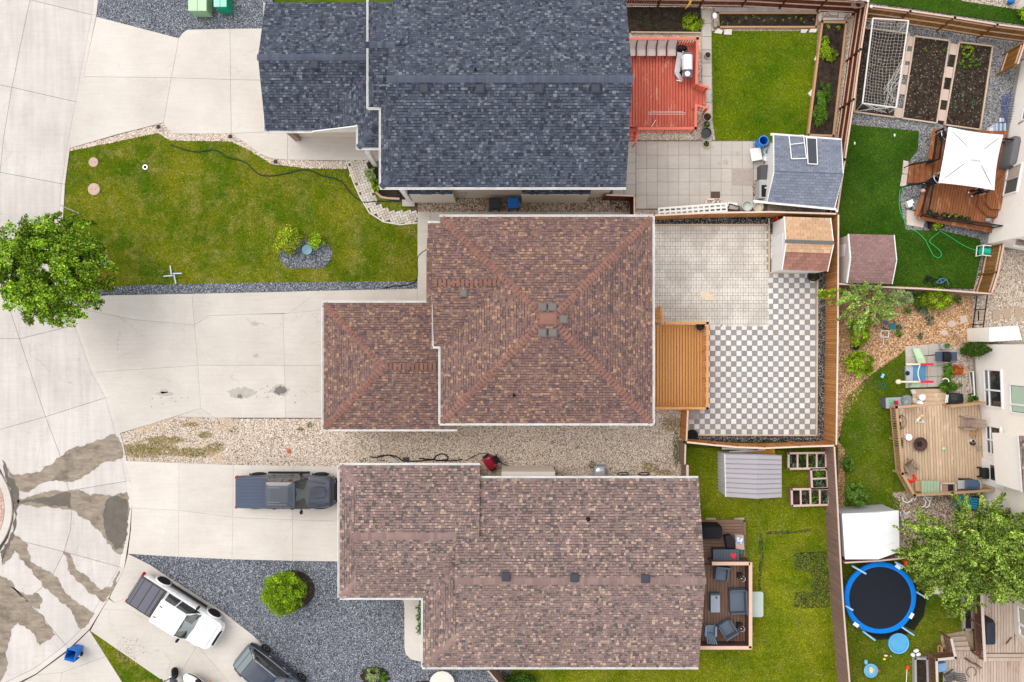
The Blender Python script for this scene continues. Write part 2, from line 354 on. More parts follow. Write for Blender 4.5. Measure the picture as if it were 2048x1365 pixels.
# driveway north
slabs('north_driveway',[[(193,34),(358,77),(350,120),(343,156),(168,154),(177,110)],[(343,156),(327,246),(232,270),(140,297),(150,240),(168,154)],[(358,77),(366,66),(375,60),(460,58),(461,160),(343,156),(350,120)],[(343,156),(461,160),(463,268),(345,268),(334,256),(327,246)],[(460,58),(680,56),(680,163),(461,160)],[(461,160),(680,163),(680,262),(575,262),(463,268)],[(463,268),(575,262),(575,320),(545,318),(520,308),(500,293)],[(575,262),(760,262),(760,320),(700,322),(640,321),(575,320)]],m_drive)
# driveway centre
slabs('centre_driveway',[[(133,600),(215,591),(384,588),(389,650),(270,640),(190,624),(150,618)],[(384,588),(566,584),(640,582),(577,627),(500,629),(418,632),(389,650)],[(640,582),(835,578),(835,612),(700,615),(577,627)],[(835,440),(862,440),(862,510),(835,510)],[(835,510),(862,510),(866,612),(835,612)],[(150,618),(190,624),(270,640),(389,650),(396,731),(193,745),(158,649)],[(389,650),(418,632),(500,629),(566,628),(569,731),(396,731)],[(566,628),(577,627),(700,615),(700,731),(569,731)],[(193,745),(396,731),(402,817),(300,849),(240,867),(221,797)],[(396,731),(569,731),(571,836),(430,836),(402,817)],[(569,731),(700,731),(700,837),(571,836)],[(402,817),(430,836),(351,833.5)]],m_drive2,.022,.0055)
# driveway south
slabs('south_driveway',[[(249,922),(358,926),(358,1021),(264,1016),(262,962)],[(358,926),(467,930),(466,1035),(358,1021)],[(467,930),(585,932),(585,1040),(466,1035)],[(585,932),(720,934),(720,1044),(585,1040)],[(264,1016),(358,1021),(357,1114),(256,1108),(262,1060)],[(358,1021),(466,1035),(464,1119),(357,1114)],[(466,1035),(585,1040),(585,1122),(464,1119)],[(585,1040),(720,1044),(720,1124),(585,1122)]],m_drive,.021,.005)
# driveway with the white pickup
slabs('angled_driveway',[[(248,1140),(256,1108),(300,1130),(340,1157),(230,1206),(219,1196)],[(340,1157),(447,1225),(395,1290),(260,1222),(205,1218),(217,1198),(230,1206)],[(205,1218),(260,1222),(395,1290),(345,1375),(181,1262),(190,1245)],[(447,1225),(505,1270),(560,1325),(490,1400),(458,1365),(395,1290)],[(395,1290),(458,1365),(490,1400),(470,1430),(400,1415),(345,1375)],[(560,1325),(600,1365),(660,1430),(520,1430),(490,1400)]],m_drive2,.02,.005)
slabs('corner_driveway',[[(140,1300),(179,1261),(212,1313),(125,1345),(72,1350)],[(212,1313),(246,1367),(275,1420),(110,1420),(125,1345)],[(72,1350),(125,1345),(110,1420),(-20,1420),(-10,1395)]],m_drive2,.02,.006)
# damp marks on the turning circle
m_wet=N('damp_concrete');_c=m_wet.mix(m_wet.ramp(m_wet.noise(1,7,.75,m_wet.stretch((1.2,3.5,1))),[(.35,0),(.7,1)]),(.17,.135,.10),(.35,.29,.225));_c=m_wet.mul(_c,m_wet.ramp(m_wet.noise(.8,5,.6),[(.3,.55),(.5,1)]))
m_wet=m_wet.done(_c,.6,.35)
def jag(poly,amp=3.2,it=3):
 P=[Vector(p)for p in poly]
 for k in range(it):
  Q=[]
  for i,p in enumerate(P):
   q=P[(i+1)%len(P)];d=q-p;Q+=[p,(p+q)/2+Vector((-d.y,d.x)).normalized()*random.uniform(-1,1)*min(amp,d.length*.22)]
  P=Q
 return[(p.x,p.y)for p in P]
def tri_sheet(name,poly,z,mat,**k):
 bm=bmesh.new();vs_=[bm.verts.new((p[0],p[1],z))for p in poly]
 f=bm.faces.new(vs_);bmesh.ops.triangulate(bm,faces=[f],ngon_method='EAR_CLIP');bmesh.ops.recalc_face_normals(bm,faces=bm.faces)
 if bm.faces and sum(f.normal.z for f in bm.faces)<0:bmesh.ops.reverse_faces(bm,faces=bm.faces)
 me=bpy.data.meshes.new(name);c=sum((Vector((p[0],p[1],z))for p in poly),Vector())/len(poly)
 bm.transform(Matrix.Translation(-c));bm.to_mesh(me);bm.free();me.materials.append(mat)
 o=bpy.data.objects.new(name,me);link(o,None,c);o['kind']='structure';return o
wet=[[(30,950),(80,945),(110,922),(130,905),(165,893),(200,880),(228,868),(244,890),(247,912),(238,918),(205,926),(170,950),(150,962),(100,962),(50,985),(33,975),(6,925)],[(33,1000),(60,994),(95,985),(140,980),(165,982),(180,992),(230,992),(255,985),(258,1030),(250,1080),(245,1108),(228,1102),(205,1070),(180,1042),(150,1022),(100,1015),(60,1010),(36,1013)],[(28,1068),(55,1088),(60,1120),(90,1140),(115,1155),(135,1190),(170,1215),(190,1228),(176,1248),(160,1258),(140,1218),(100,1185),(78,1160),(50,1130),(30,1100),(18,1120),(5,1130),(10,1100)],[(126,1104),(140,1108),(150,1135),(180,1160),(200,1180),(222,1175),(236,1146),(240,1142),(228,1180),(206,1205),(165,1170),(135,1140)],[(-60,1150),(-10,1145),(25,1165),(50,1200),(85,1230),(112,1270),(80,1292),(62,1262),(36,1245),(22,1262),(14,1300),(10,1345),(-10,1375),(-60,1390)],[(20,1172),(55,1190),(72,1186),(84,1196),(80,1218),(66,1214),(50,1200)]]
for w_ in wet:tri_sheet('damp_patch',[(p.x,p.y)for p in WP(jag(w_))],.0155,m_wet)
m_wet2=M('dark_damp_concrete',(.13,.115,.095),.6,var=.35,sc=2)
for w_ in([(213,1000),(238,992),(254,1000),(256,1050),(246,1098),(232,1100),(215,1080),(208,1040)],[(34,1001),(70,997),(140,985),(142,1016),(110,1010),(70,1004),(38,1008)],[(4,920),(14,935),(36,975),(38,1010),(30,1060),(10,1105),(4,1125),(0,1105),(20,1075),(29,1040),(28,1000),(20,975)]):tri_sheet('damp_patch',[(p.x,p.y)for p in WP(jag(w_))],.0195,m_wet2)
m_oil=M('oil_stain',(.17,.155,.14),.7,var=.3,sc=5)
def blot(px,py,rx,ry,n=26):return[(px+rx*math.cos(t)*random.uniform(.75,1.1),py+ry*math.sin(t)*random.uniform(.7,1.15))for t in np.linspace(0,6.283,n,endpoint=False)]
m_oil2=M('faint_oil_stain',(.40,.37,.335),.8,var=.2,sc=5)
for q in((560,781,19,12),(484,786,29,12),(510,648,9,5),(512,712,6,4),(328,783,9,5),(330,788,18,5)):
 tri_sheet('oil_patch',[(p.x,p.y)for p in WP(jag(blot(*q),2.5,2))],.0275,m_oil2)
for q in((561,781,14,9),(480,793,6,4)):
 tri_sheet('oil_patch',[(p.x,p.y)for p in WP(jag(blot(*q),2.5,2))],.0315,m_oil)
for k in range(26):
 q=(random.gauss(550,24),random.gauss(785,10),random.uniform(.6,1.6),random.uniform(.5,1.2))if k<18 else(random.uniform(300,380),random.uniform(790,815),1.3,1.0)
 tri_sheet('oil_patch',[(p.x,p.y)for p in WP(blot(*q,n=8))],.0355,m_oil)
# lawns, gravel and beds on the west side
lawn('front_lawn',[(138,302),(200,290),(260,278),(315,266),(340,281),(380,283),(462,283),(492,297),(545,329),(620,337),(694,338),(706,365),(722,397),(738,427),(768,443),(800,449),(835,446),(835,563),(700,564),(500,566),(300,571),(200,576),(135,580),(126,520),(126,440),(130,369)],'front',holes=[blot(610,502,50,34)])
gravel('gravel_border',[(136,298),(230,272),(328,246),(346,268),(463,268),(500,293),(545,318),(640,322),(692,323),(694,338),(620,337),(545,329),(492,297),(462,283),(340,281),(315,266),(200,290),(138,302)],m_gbeige,BEIGEP[:6],z=-.022,dens=600)
gravel('slate_strip',[(131,578),(200,575),(300,570),(500,566),(700,564),(835,563),(835,578),(640,582),(215,592),(133,600)],m_gdark,DARKP,z=-.024,dens=520)
gravel('slate_bed',[(262,1108),(464,1119),(720,1125),(860,1130),(1020,1330),(1040,1420),(660,1430),(600,1365),(505,1270),(447,1225),(340,1157),(300,1130)],m_gdark,DARKP,z=-.02,dens=420)
gravel('north_slate_bed',[(202,-55),(545,-55),(545,60),(375,60),(358,77),(193,34)],m_gdark,DARKP,z=-.02,dens=420)
gravel('side_gravel',[(480,838),(700,838),(880,820),(1366,815),(1366,955),(1200,985),(700,985),(700,934),(470,930),(440,900)],m_gside,BEIGEP,z=-.021,dens=380)
gravel('weedy_strip',[(238,869),(300,848),(352,831),(402,815),(430,835),(482,838),(442,900),(470,930),(249,922)],m_gweed,BEIGEP[:5],z=-.023,dens=130)
gravel('river_rock_strip',[(836,396),(1275,396),(1275,436),(836,436)],m_griver,TANP,z=-.02,dens=420,size=(.03,.06))
lawn('verge_strip',[(181,1263),(345,1375),(400,1415),(280,1420),(246,1367),(212,1313)],'front',z=-.024)
gravel('tree_ring',blot(205,521,13,16),m_gdark,DARKP,z=-.012,dens=500)
_el=lambda cx,cy,rx,ry:[(cx+rx*math.cos(t)+random.uniform(-.8,.8),cy+ry*math.sin(t))for t in np.linspace(0,6.283,40,endpoint=False)]
sheet('centre_bed',_el(590,508,33,30),m_gdark,-.0105);sheet('centre_bed',_el(630,508,34,30),m_gdark,-.008);stones(None,WP(_el(612,508,52,28)),520,DARKP,z=-.01,name='slate_chips')
def strew(name,pts,dens,mat,lo,hi,z=0.,label=None):
 o=None;P=WP(pts);tuft(None,P,dens,mat,z=z,size=(lo,hi),name=name)
m_straw=M('dry_straw',(.38,.28,.12),.9,var=.3,sc=3)
m_weed=M('weed_green',(.075,.12,.015),.8,attr=False,var=.4,sc=3)
for cx,cy,rx,ry in((300,895,55,8),(285,905,45,10),(380,905,50,8),(330,880,40,7),(410,870,14,6),(430,895,18,8),(470,862,12,7),(620,850,8,5),(380,850,18,4),(1352,900,7,35),(1345,850,20,12),(1300,935,16,8),(1185,930,8,8),(730,920,12,5),(600,860,8,4),(1155,895,4,3),(1330,945,16,5),(260,1300,30,22)):
 strew('weeds',blot(cx,cy,rx,ry),260 if rx>10 else 700,m_weed,.05,.13,-.02)
 if rx>13:strew('dry_weeds',blot(cx,cy,rx*1.2,ry*1.3),420,m_straw,.05,.14,-.02)
# concrete walk between the houses
slabs('side_walk',[[(835+i*26,424),(861+i*26,424),(861+i*26,446),(835+i*26,446)]for i in range(17)],m_slab,.012,.008,pname='paving_slab')
slabs('south_stoop',[[(806,1190),(850,1190),(850,1322),(838,1322),(822,1318),(812,1308),(809,1295),(809,1215)]],m_drive,.09)
# backyards
m_sandy=m_gravel('sandy_gravel',BEIGEP[:6]+[(.5,.42,.3)],16,dirt=(.5,.42,.3))
sheet('north_yard_base',[(1230,-40),(1740,-10),(1676,430),(1230,430)],m_sandy,-.075);stones(None,WP([(1262,255),(1405,255),(1405,286),(1262,286)]),500,BEIGEP,z=-.08,name='pebbles')
lawn('north_lawn',[(1424,62),(1636,62),(1617,272),(1560,284),(1432,284),(1426,240)],'back',dens=300)
sheet('garden_soil',[(1250,14),(1402,14),(1402,63),(1250,65)],m_soil,-.03)
lawn('east_lawn',[(1676,255),(1705,250),(1838,262),(1836,300),(1812,330),(1800,400),(1812,460),(1885,462),(1960,478),(1965,500),(1948,578),(1780,572),(1676,566)],'dark',dens=280)
m_ggrey=m_gravel('grey_gravel',[(.16,.17,.19),(.26,.27,.29),(.36,.36,.37),(.10,.105,.12),(.45,.42,.38)],18)
sheet('east_yard_base',[(1676,-60),(2120,-60),(2120,590),(1676,590)],m_ggrey,-.085);stones(None,WP([(1676,225),(1830,245),(1850,330),(1835,470),(2000,480),(2040,60),(2060,60),(2060,600),(1800,470),(1800,300),(1676,256)]),200,DARKP+BEIGEP[:2],z=-.09,name='pebbles')
lawn('far_lawn',[(1740,-60),(2120,-60),(2120,60),(1738,4)],'dark',z=-.028,dens=200)
sheet('mulch_bed',[(1676,570),(1700,566),(1948,582),(1945,690),(1812,700),(1740,760),(1676,880)],m_mulch,-.045)
stones(None,WP([(1676,590),(1948,584),(1944,688),(1812,698),(1740,755),(1676,860)]),420,[(.46,.27,.14),(.58,.37,.21),(.34,.18,.09),(.70,.50,.32),(.24,.12,.06)],size=(.03,.065),z=-.05,name='bark_chips')
gravel('pink_gravel',[(1946,580),(1985,500),(2120,500),(2120,690),(1946,690)],m_gbeige,BEIGEP,z=-.04,dens=330)
lawn('middle_lawn',[(1690,800),(1735,755),(1812,702),(1812,770),(1800,830),(1785,990),(1800,1005),(1800,1060),(1676,1060),(1680,880)],'east',dens=280)
gravel('rock_bed',[(1786,985),(2120,985),(2120,1120),(1786,1120)],m_griver,TANP+BEIGEP[:2],z=-.05,dens=300,size=(.03,.06))
gravel('stone_bed',[(1900,690),(1975,690),(1975,830),(1900,830)],m_gbeige,BEIGEP,z=-.05,dens=300)
lawn('southeast_lawn',[(1680,1110),(2120,1110),(2120,1430),(1700,1430)],'trampoline',z=-.032,dens=280)
lawn('south_lawn',[(1366,895),(1664,905),(1676,1120),(1690,1430),(1010,1430),(1010,1320),(1366,1320)],'south',z=-.031,dens=260)
m_cream=M('cream_paver',(.63,.585,.525),.85,var=.12,sc=1.2,rnd=.07,bsc=50,col2=(.50,.46,.41))
m_light=M('pale_tile',(.66,.635,.59),.85,var=.16,sc=4,rnd=.09);m_dark=M('grey_tile',(.265,.255,.26),.85,var=.12,sc=4,rnd=.09)
m_edge=M('timber_edging',(.55,.44,.33),.85,var=.15,sc=6)
sheet('black_chip_strip',[(1300,432),(1660,430),(1662,884),(1366,884),(1366,815),(1400,815),(1400,640),(1300,640)],m_gblack,-.03)
stones(None,WP([(1308,439),(1536,439),(1536,450),(1308,448)]),700,[(.03,.03,.035),(.07,.07,.08),(.35,.33,.30),(.02,.02,.02)],size=(.02,.05),z=-.035,name='black_chips')
for q in([(1636,545),(1650,545),(1648,880),(1634,880)],[(1376,871),(1636,873),(1636,880),(1376,879)],[(1538,438),(1552,438),(1552,545),(1538,545)]):
 stones(None,WP(q),700,[(.03,.03,.035),(.07,.07,.08),(.35,.33,.30),(.02,.02,.02),(.12,.12,.13)],size=(.02,.05),z=-.035,name='black_chips')
sheet('paving_sand',[(1300,449),(1537,449),(1537,545),(1634,545),(1632,870),(1377,870),(1377,820),(1300,820)],M('jointing_sand',(.30,.27,.24),.95),-.012)
patio=bpy.data.objects.new('centre_patio',None);COL.objects.link(patio);c=W(1470,660);patio.location=(c.x,c.y,0);ACC[patio]=Vector(patio.location);patio['kind']='structure'
def tilemesh(w,h,t,mat,nm):
 b=MB();b.box(-w/2,-h/2,0,w/2,h/2,t);return shared(b,nm,mat)
P1=10.52/PPM;tl=tilemesh(P1-.018,P1-.018,.04,m_light,'pale_tile');td=tilemesh(P1-.018,P1-.018,.04,m_dark,'grey_tile')
tiles=[]
for j in range(31):
 for i in range(25):
  px,py=1378+5.26+i*10.52,545.5+5.26+j*10.45
  if px>1632:continue
  if py<651 and px<1541:continue
  if py<819 and px<1408:continue
  tiles.append((px,py,(i+j)%2))
random.shuffle(tiles);sb=[MB(),MB()]
for n_,(px,py,k)in enumerate(tiles):
 p=W(px,py)
 if n_<300:place((tl,td)[k],'checker_tile',patio,(p.x,p.y,-.035+random.uniform(-.003,.003)),rz=random.uniform(-.012,.012))
 else:
  h=(P1-.018)/2;sb[k].box(p.x-h,p.y-h,-.035,p.x+h,p.y+h,.005+random.uniform(-.003,.003))
sb[0].build('pale_tiles',m_light,patio,kind='stuff');sb[1].build('grey_tiles',m_dark,patio,kind='stuff')
pv=tilemesh(5.22/PPM-.024,10.3/PPM-.024,.04,m_cream,'cream_paver');pav=[]
y=452.
for r_ in range(13):
 y0=y
 for i in range(46):
  x=1309+2.61+i*5.22
  if x<1537-(0 if r_>6 else 4):pav.append((x,y0+5.15,0))
  elif r_>5 and x<1541:pav.append((x,y0+5.15,0))
 y0+=10.3
 for i in range(22):pav.append((1309+5.2+i*10.44,y0+2.61,1))
 y+=15.52
while y<647:break
random.shuffle(pav);sbp=MB()
for n_,(px,py,k)in enumerate(pav):
 if px<1330 and py>622:pass
 p=W(px,py)
 if n_<300:place(pv,'paver',patio,(p.x,p.y,-.033+random.uniform(-.003,.003)),rz=(math.pi/2 if k else 0)+random.uniform(-.012,.012))
 else:
  w2,h2=(5.22/PPM-.024)/2,(10.3/PPM-.024)/2
  if k:w2,h2=h2,w2
  sbp.box(p.x-w2,p.y-h2,-.033,p.x+w2,p.y+h2,.007+random.uniform(-.004,.003))
sbp.build('pavers',m_cream,patio,kind='stuff')
for a_,b_ in(((1307,450),(1538,450)),((1538,437),(1538,546)),((1538,546),(1636,547)),((1635,547),(1633,871)),((1377,870),(1634,871)),((1377,822),(1377,870)),((1541,470),(1551,470)),((1541,517),(1551,517))):
 b=MB();b.bar(W(*a_,.015),W(*b_,.015),.09,.09);b.build('edging_timber',m_edge,patio)
for k in range(4):
 b=MB();p=W(1546,476+k*11.5);b.box(p.x-.14,p.y-.16,-.03,p.x+.14,p.y+.16,.02);b.build('step_slab',m_light,patio)
m_dust=M('pale_sand_spill',(.68,.55,.42),.95)
tri_sheet('sand_spill',[(p.x,p.y)for p in WP(jag([(1400,583),(1414,584),(1430,598),(1428,604),(1414,602),(1404,596)]))],.014,m_dust)
# concrete slab patio of the north yard
xs=[1272+21.3*i for i in range(12)];ys=[283,310.6,337.4,364.3,391,418]
cells=[[(xs[i],ys[j]),(xs[i+1],ys[j]),(xs[i+1],ys[j+1]),(xs[i],ys[j+1])]for i in range(11)for j in range(5)]
cells+=[[(1248,283+21.6*j),(1271.5,283+21.6*j),(1271.5,304.6+21.6*j),(1248,304.6+21.6*j)]for j in range(5)]
cells+=[[(1226-0,370+22*j),(1247.5,370+22*j),(1247.5,392+22*j),(1226,392+22*j)]for j in range(1)]
cells+=[[(1404,21+26.4*j),(1423,21+26.4*j),(1423,47+26.4*j),(1404,47+26.4*j)]for j in range(10)]
cells+=[[(1507,283+27*j),(1528,283+27*j),(1528,310+27*j),(1507,310+27*j)]for j in range(5)]
sheet('slab_joint_sand',[(1222,281),(1540,281),(1535,422),(1222,418)],M('slab_joint',(.16,.13,.10),.95),-.02)
slabs('north_patio',cells,m_slab,.01,.007,pname='paving_slab')
for q in((1424,296,4,4),(1451,325,6,6),(1475,308,5,5),(1438,328,4,3)):tri_sheet('damp_spot',[(p.x,p.y)for p in WP(blot(*q,n=10))],.0145,m_oil2)
# herringbone path in front of the north house
def clip(poly,clipper):
 out=poly;n=len(clipper)
 for i in range(n):
  a=clipper[i];b_=clipper[(i+1)%n];inp=out;out=[]
  if not inp:return[]
  f=lambda p:(b_[0]-a[0])*(p[1]-a[1])-(b_[1]-a[1])*(p[0]-a[0])
  for j in range(len(inp)):
   p,q=inp[j-1],inp[j];fp,fq=f(p),f(q)
   if fq>=0:
    if fp<0:t=fp/(fp-fq);out.append((p[0]+(q[0]-p[0])*t,p[1]+(q[1]-p[1])*t))
    out.append(q)
   elif fp>=0:t=fp/(fp-fq);out.append((p[0]+(q[0]-p[0])*t,p[1]+(q[1]-p[1])*t))
 return out
pathpts=[(694,323),(736,323),(737,345),(748,385),(757,410),(775,418),(810,424),(835,420),(835,444),(800,448),(768,441),(740,424),(722,395),(707,362)]
pw=sheet('front_path',pathpts,M('path_joint',(.10,.085,.065),.95),-.03);Pp=[(p.x,p.y)for p in WP(pathpts)]
u=.155;mnp=[];ang=R(20);ca,sa=math.cos(ang),math.sin(ang);q0=W(765,385)
for i in range(-22,22):
 for j in range(-22,22):
  for k in range(2):
# herringbone lattice
   ox,oy=(i+j*2 if False else 0),0
   x0=(i*1+j*2)*u;y0=(i*1-j*2)*u
   r=(x0,y0,x0+2*u,y0+u)if k==0 else(x0,y0+u,x0+u,y0+3*u)
   cs=[(r[0]+.01,r[1]+.01),(r[2]-.01,r[1]+.01),(r[2]-.01,r[3]-.01),(r[0]+.01,r[3]-.01)]
   cs=[(q0.x+x*ca-y_*sa,q0.y+x*sa+y_*ca)for x,y_ in cs];cx=sum(c_[0]for c_ in cs)/4;cy=sum(c_[1]for c_ in cs)/4
   if inside(np.array([(cx,cy)]),Pp)[0]:mnp.append(cs)
m_path=M('path_paver',(.58,.535,.48),.85,rnd=.1,col2=(.5,.44,.37))
for n_,cs in enumerate(mnp[:290]):
 b=MB();b.prism(cs,-.05,.012+random.uniform(-.004,.004));b.build('path_paver',m_path,pw)
b=MB();b.tube(WP([(693,322),(706,362),(721,396),(739,426),(767,444),(800,450),(835,446)],.0),.045,6);b.build('path_edging',M('pale_edging',(.66,.61,.54),.85),pw)
def fence(name,label,caps,zt,mat,pitch=.14,rails=0,capw=.09,capmat=None,posts=2.4,group='timber fences round the yards',side=1,postcap=None,thick=.022,gate=False,railmat=None):
 pts=WP(caps,zt);base=pts[0].copy();base.z=0
 t=thing(name,label,'fence',tuple(base),group=group)
 pm={}
 for a,c_ in zip(pts[:-1],pts[1:]):
  d=c_-a;Ln=d.length;d.normalize();nn=Vector((-d.y,d.x,0))*side;ang=math.atan2(d.y,d.x);n=max(1,round(Ln/pitch));w=Ln/n
  key=round(w,3)
  if key not in pm:
   b=MB();b.box(-w/2+.008,-thick/2,0,w/2-.008,thick/2,zt-.04);pm[key]=shared(b,'picket',mat)
  for i in range(n):
   p=a+d*(w*(i+.5));place(pm[key],'picket',t,(p.x+nn.x*random.uniform(-.003,.003),p.y+nn.y*random.uniform(-.003,.003),-.02+random.uniform(-.008,.004)),rz=ang)
  b=MB();b.bar(a+Vector((0,0,-.02)),c_+Vector((0,0,-.02)),capw,.035);b.build('cap_rail',capmat or mat,t)
  for k in range(rails):
   z=.25+(zt-.5)*k/max(1,rails-1)
   off=nn*(thick/2+.022);b=MB();b.bar(a+off-Vector((0,0,zt-z)),c_+off-Vector((0,0,zt-z)),.042,.085);b.build('rail',railmat or capmat or mat,t)
  np_=max(1,round(Ln/posts))
  for i in range(np_+1):
   p=a+d*(Ln*i/np_)+nn*(thick/2+.045 if rails else 0);p.z=0;e=.045
   b=MB();b.obox=None;b.bar(p+Vector((0,0,-.1)),p+Vector((0,0,zt-.045 if not postcap else zt+.03)),.09,.09,up=d);b.build('post',mat,t)
   if postcap:b=MB();b.bar(p+Vector((0,0,zt+.032)),p+Vector((0,0,zt+.06)),.14,.14,up=d);b.build('post_cap',postcap,t)
 return t
m_fred=m_wood('red_brown_stain',(.15,.045,.025),(.075,.02,.012),2,.15);m_fcap=M('weathered_cap',(.60,.42,.32),.8,var=.15,sc=5)
m_forg=m_wood('cedar_stain',(.48,.235,.085),(.33,.14,.045),2,.18);m_capw=M('cap_whitewash',(.66,.52,.44),.8,var=.2,sc=7)
m_fgold=m_wood('golden_stain',(.30,.15,.04),(.17,.075,.02),2,.2);m_pink=m_wood('faded_brown',(.30,.20,.17),(.20,.125,.10),2,.12)
m_capp=M('pinkish_cap',(.56,.42,.36),.8,var=.12,sc=6);m_pc=M('post_cap_white',(.7,.7,.66),.5)
FG='timber fences round the yards'
fence('timber_fence','dark red-brown rail fence running down the east side of the yard with the red deck',[(1737,3),(1722,100),(1708,200),(1690,320),(1675,423)],1.8,m_fred,.15,3,side=-1,capmat=m_fcap,postcap=m_pc)
fence('timber_fence','dark red-brown rail fence along the top edge behind the black soil bed',[(1240,-16),(1500,-12),(1733,1)],1.8,m_fred,.15,3,side=-1,capmat=m_fcap)
fence('timber_fence','golden-brown rail fence behind the football goal and vegetable plot',[(1742,12),(1820,22),(1909,35),(1994,49),(2110,64)],1.8,m_fgold,.15,3,side=-1,capmat=m_fcap,postcap=m_pc)
fence('timber_fence','short golden-brown fence piece between the vegetable plot and the white house wall',[(2050,86),(2036,128)],1.8,m_fgold,.15,2,side=-1,capmat=m_fcap)
fence('timber_fence','cedar board fence with pale cap between the slab patio and the cream paver patio',[(1310,431),(1420,426),(1540,424),(1672,428)],1.8,m_forg,.14,0,capmat=m_capw,posts=3)
fence('timber_fence','long cedar board fence along the east side of the checkered patio',[(1677,430),(1676,660),(1673,890)],1.8,m_forg,.14,0,capmat=m_capw,posts=3)
fence('timber_fence','slightly bowed cedar board fence along the bottom of the checkered patio',[(1374,885),(1430,891),(1475,895),(1530,897),(1600,894),(1668,892)],1.8,m_forg,.14,2,side=1,capmat=m_capw,posts=2.2,railmat=m_forg)
fence('timber_fence','short cedar board fence beside the foot of the orange deck',[(1376,822),(1373,882)],1.8,m_forg,.14,0,capmat=m_fcap,posts=1.8)
fence('timber_fence','faded brown board fence between the pea gravel and the yard with the grey metal shed',[(1371,890),(1370,929)],1.75,m_pink,.14,0,capmat=m_capp,posts=1.8)
fence('timber_fence','lower brown gate panel joining the fence to the brown-roofed house',[(1375,931),(1375,960)],1.6,m_pink,.14,0,capmat=m_capp,capw=.14,posts=1.8)
fence('timber_fence','long faded brown board fence between the south lawn and the trampoline yard',[(1669,894),(1680,1100),(1686,1200),(1693,1290),(1704,1420)],1.8,m_pink,.14,0,capmat=m_capp,posts=3)
fence('timber_fence','brown board fence between the white shed and the trampoline',[(1690,1126),(1760,1122),(1815,1116)],1.8,m_pink,.14,0,capmat=m_capp,posts=3)
fence('timber_fence','grey-brown board fence along the bottom of the yard with the white parasol',[(1678,568),(1757,574),(1850,578),(1906,582),(1983,588)],1.8,M('grey_brown_board',(.30,.22,.17),.85,rnd=.1),.14,0,capmat=m_capp,posts=2.4)
fence('timber_fence','honey-brown double gate beside the hose reel',[(2008,489),(1997,545),(1984,586)],1.75,m_fgold,.13,2,side=-1,capmat=m_fcap,posts=1.9)
fence('timber_fence','slanting brown fence below the bottom edge of the large brown roof',[(976,1342),(1012,1385)],1.7,m_pink,.14,0,capmat=m_capp,posts=2)
fence('timber_fence','small brown side gate beside the blue bin between the two houses',[(1212,390),(1269,392),(1269,432)],1.7,m_fred,.14,0,capmat=m_fcap,posts=2)
# black wire fence
t=thing('wire_fence','low black metal fence beside the pink gravel and stepping stones','fence',tuple(W(1948,590)))
m_blk=M('black_metal',(.02,.02,.022),.5)
wp=[W(1953,588),W(1949,620),W(1945,650),W(1940,688)]
for a_,b_ in zip(wp[:-1],wp[1:]):
 for z in(.08,1.1):b=MB();b.bar(a_+Vector((0,0,z)),b_+Vector((0,0,z)),.05,.05);b.build('rail',m_blk,t)
 n=4
 for i in range(n):q=a_.lerp(b_,i/n);b=MB();b.bar(q+Vector((0,0,-.05)),q+Vector((0,0,1.15)),.05 if i==0 else.012,.05 if i==0 else.012,up=(0,1,0));b.build('post' if i==0 else 'wire',m_blk,t)
def roof_pal(kind,n):
 if kind=='blue':base=[(.070,.080,.108),(.088,.100,.130),(.056,.064,.086),(.125,.138,.168),(.165,.178,.205),(.040,.045,.060)];p=[.36,.24,.16,.12,.04,.08]
 elif kind=='grey3':base=[(.185,.205,.255),(.17,.19,.24),(.20,.22,.27)];p=[.4,.3,.3]
 elif kind=='tan3':base=[(.52,.335,.205),(.55,.36,.23),(.49,.31,.19)];p=[.4,.3,.3]
 elif kind=='red3':base=[(.29,.145,.11),(.31,.155,.12),(.27,.135,.10)];p=[.4,.3,.3]
 elif kind=='rose3':base=[(.245,.15,.14),(.26,.16,.15),(.23,.14,.13)];p=[.4,.3,.3]
 elif kind=='brown':base=[(.190,.118,.100),(.225,.138,.115),(.155,.100,.094),(.335,.205,.135),(.275,.170,.122),(.115,.085,.088)];p=[.37,.24,.17,.08,.06,.08]
 else:base=[(.225,.158,.145),(.250,.178,.163),(.200,.145,.135),(.400,.285,.225),(.340,.245,.195),(.120,.105,.100)];p=[.36,.25,.13,.09,.06,.11]
 c=np.array(base)[rng.choice(len(base),n,p=p)];return c*rng.uniform(.9,1.1,(n,1))
m_shin=M('asphalt_shingle',(1,1,1),.92,attr=True,var=.13,sc=.5,fine=.22,bsc=90,spec=.04)
UND={'grey3':(.07,.08,.10),'tan3':(.16,.09,.05),'red3':(.09,.045,.035),'rose3':(.10,.06,.055),'blue':(.028,.032,.045),'brown':(.06,.038,.036),'rose':(.07,.05,.047)}
m_und={k:M('roof_underlay_'+k,v,.95)for k,v in UND.items()}
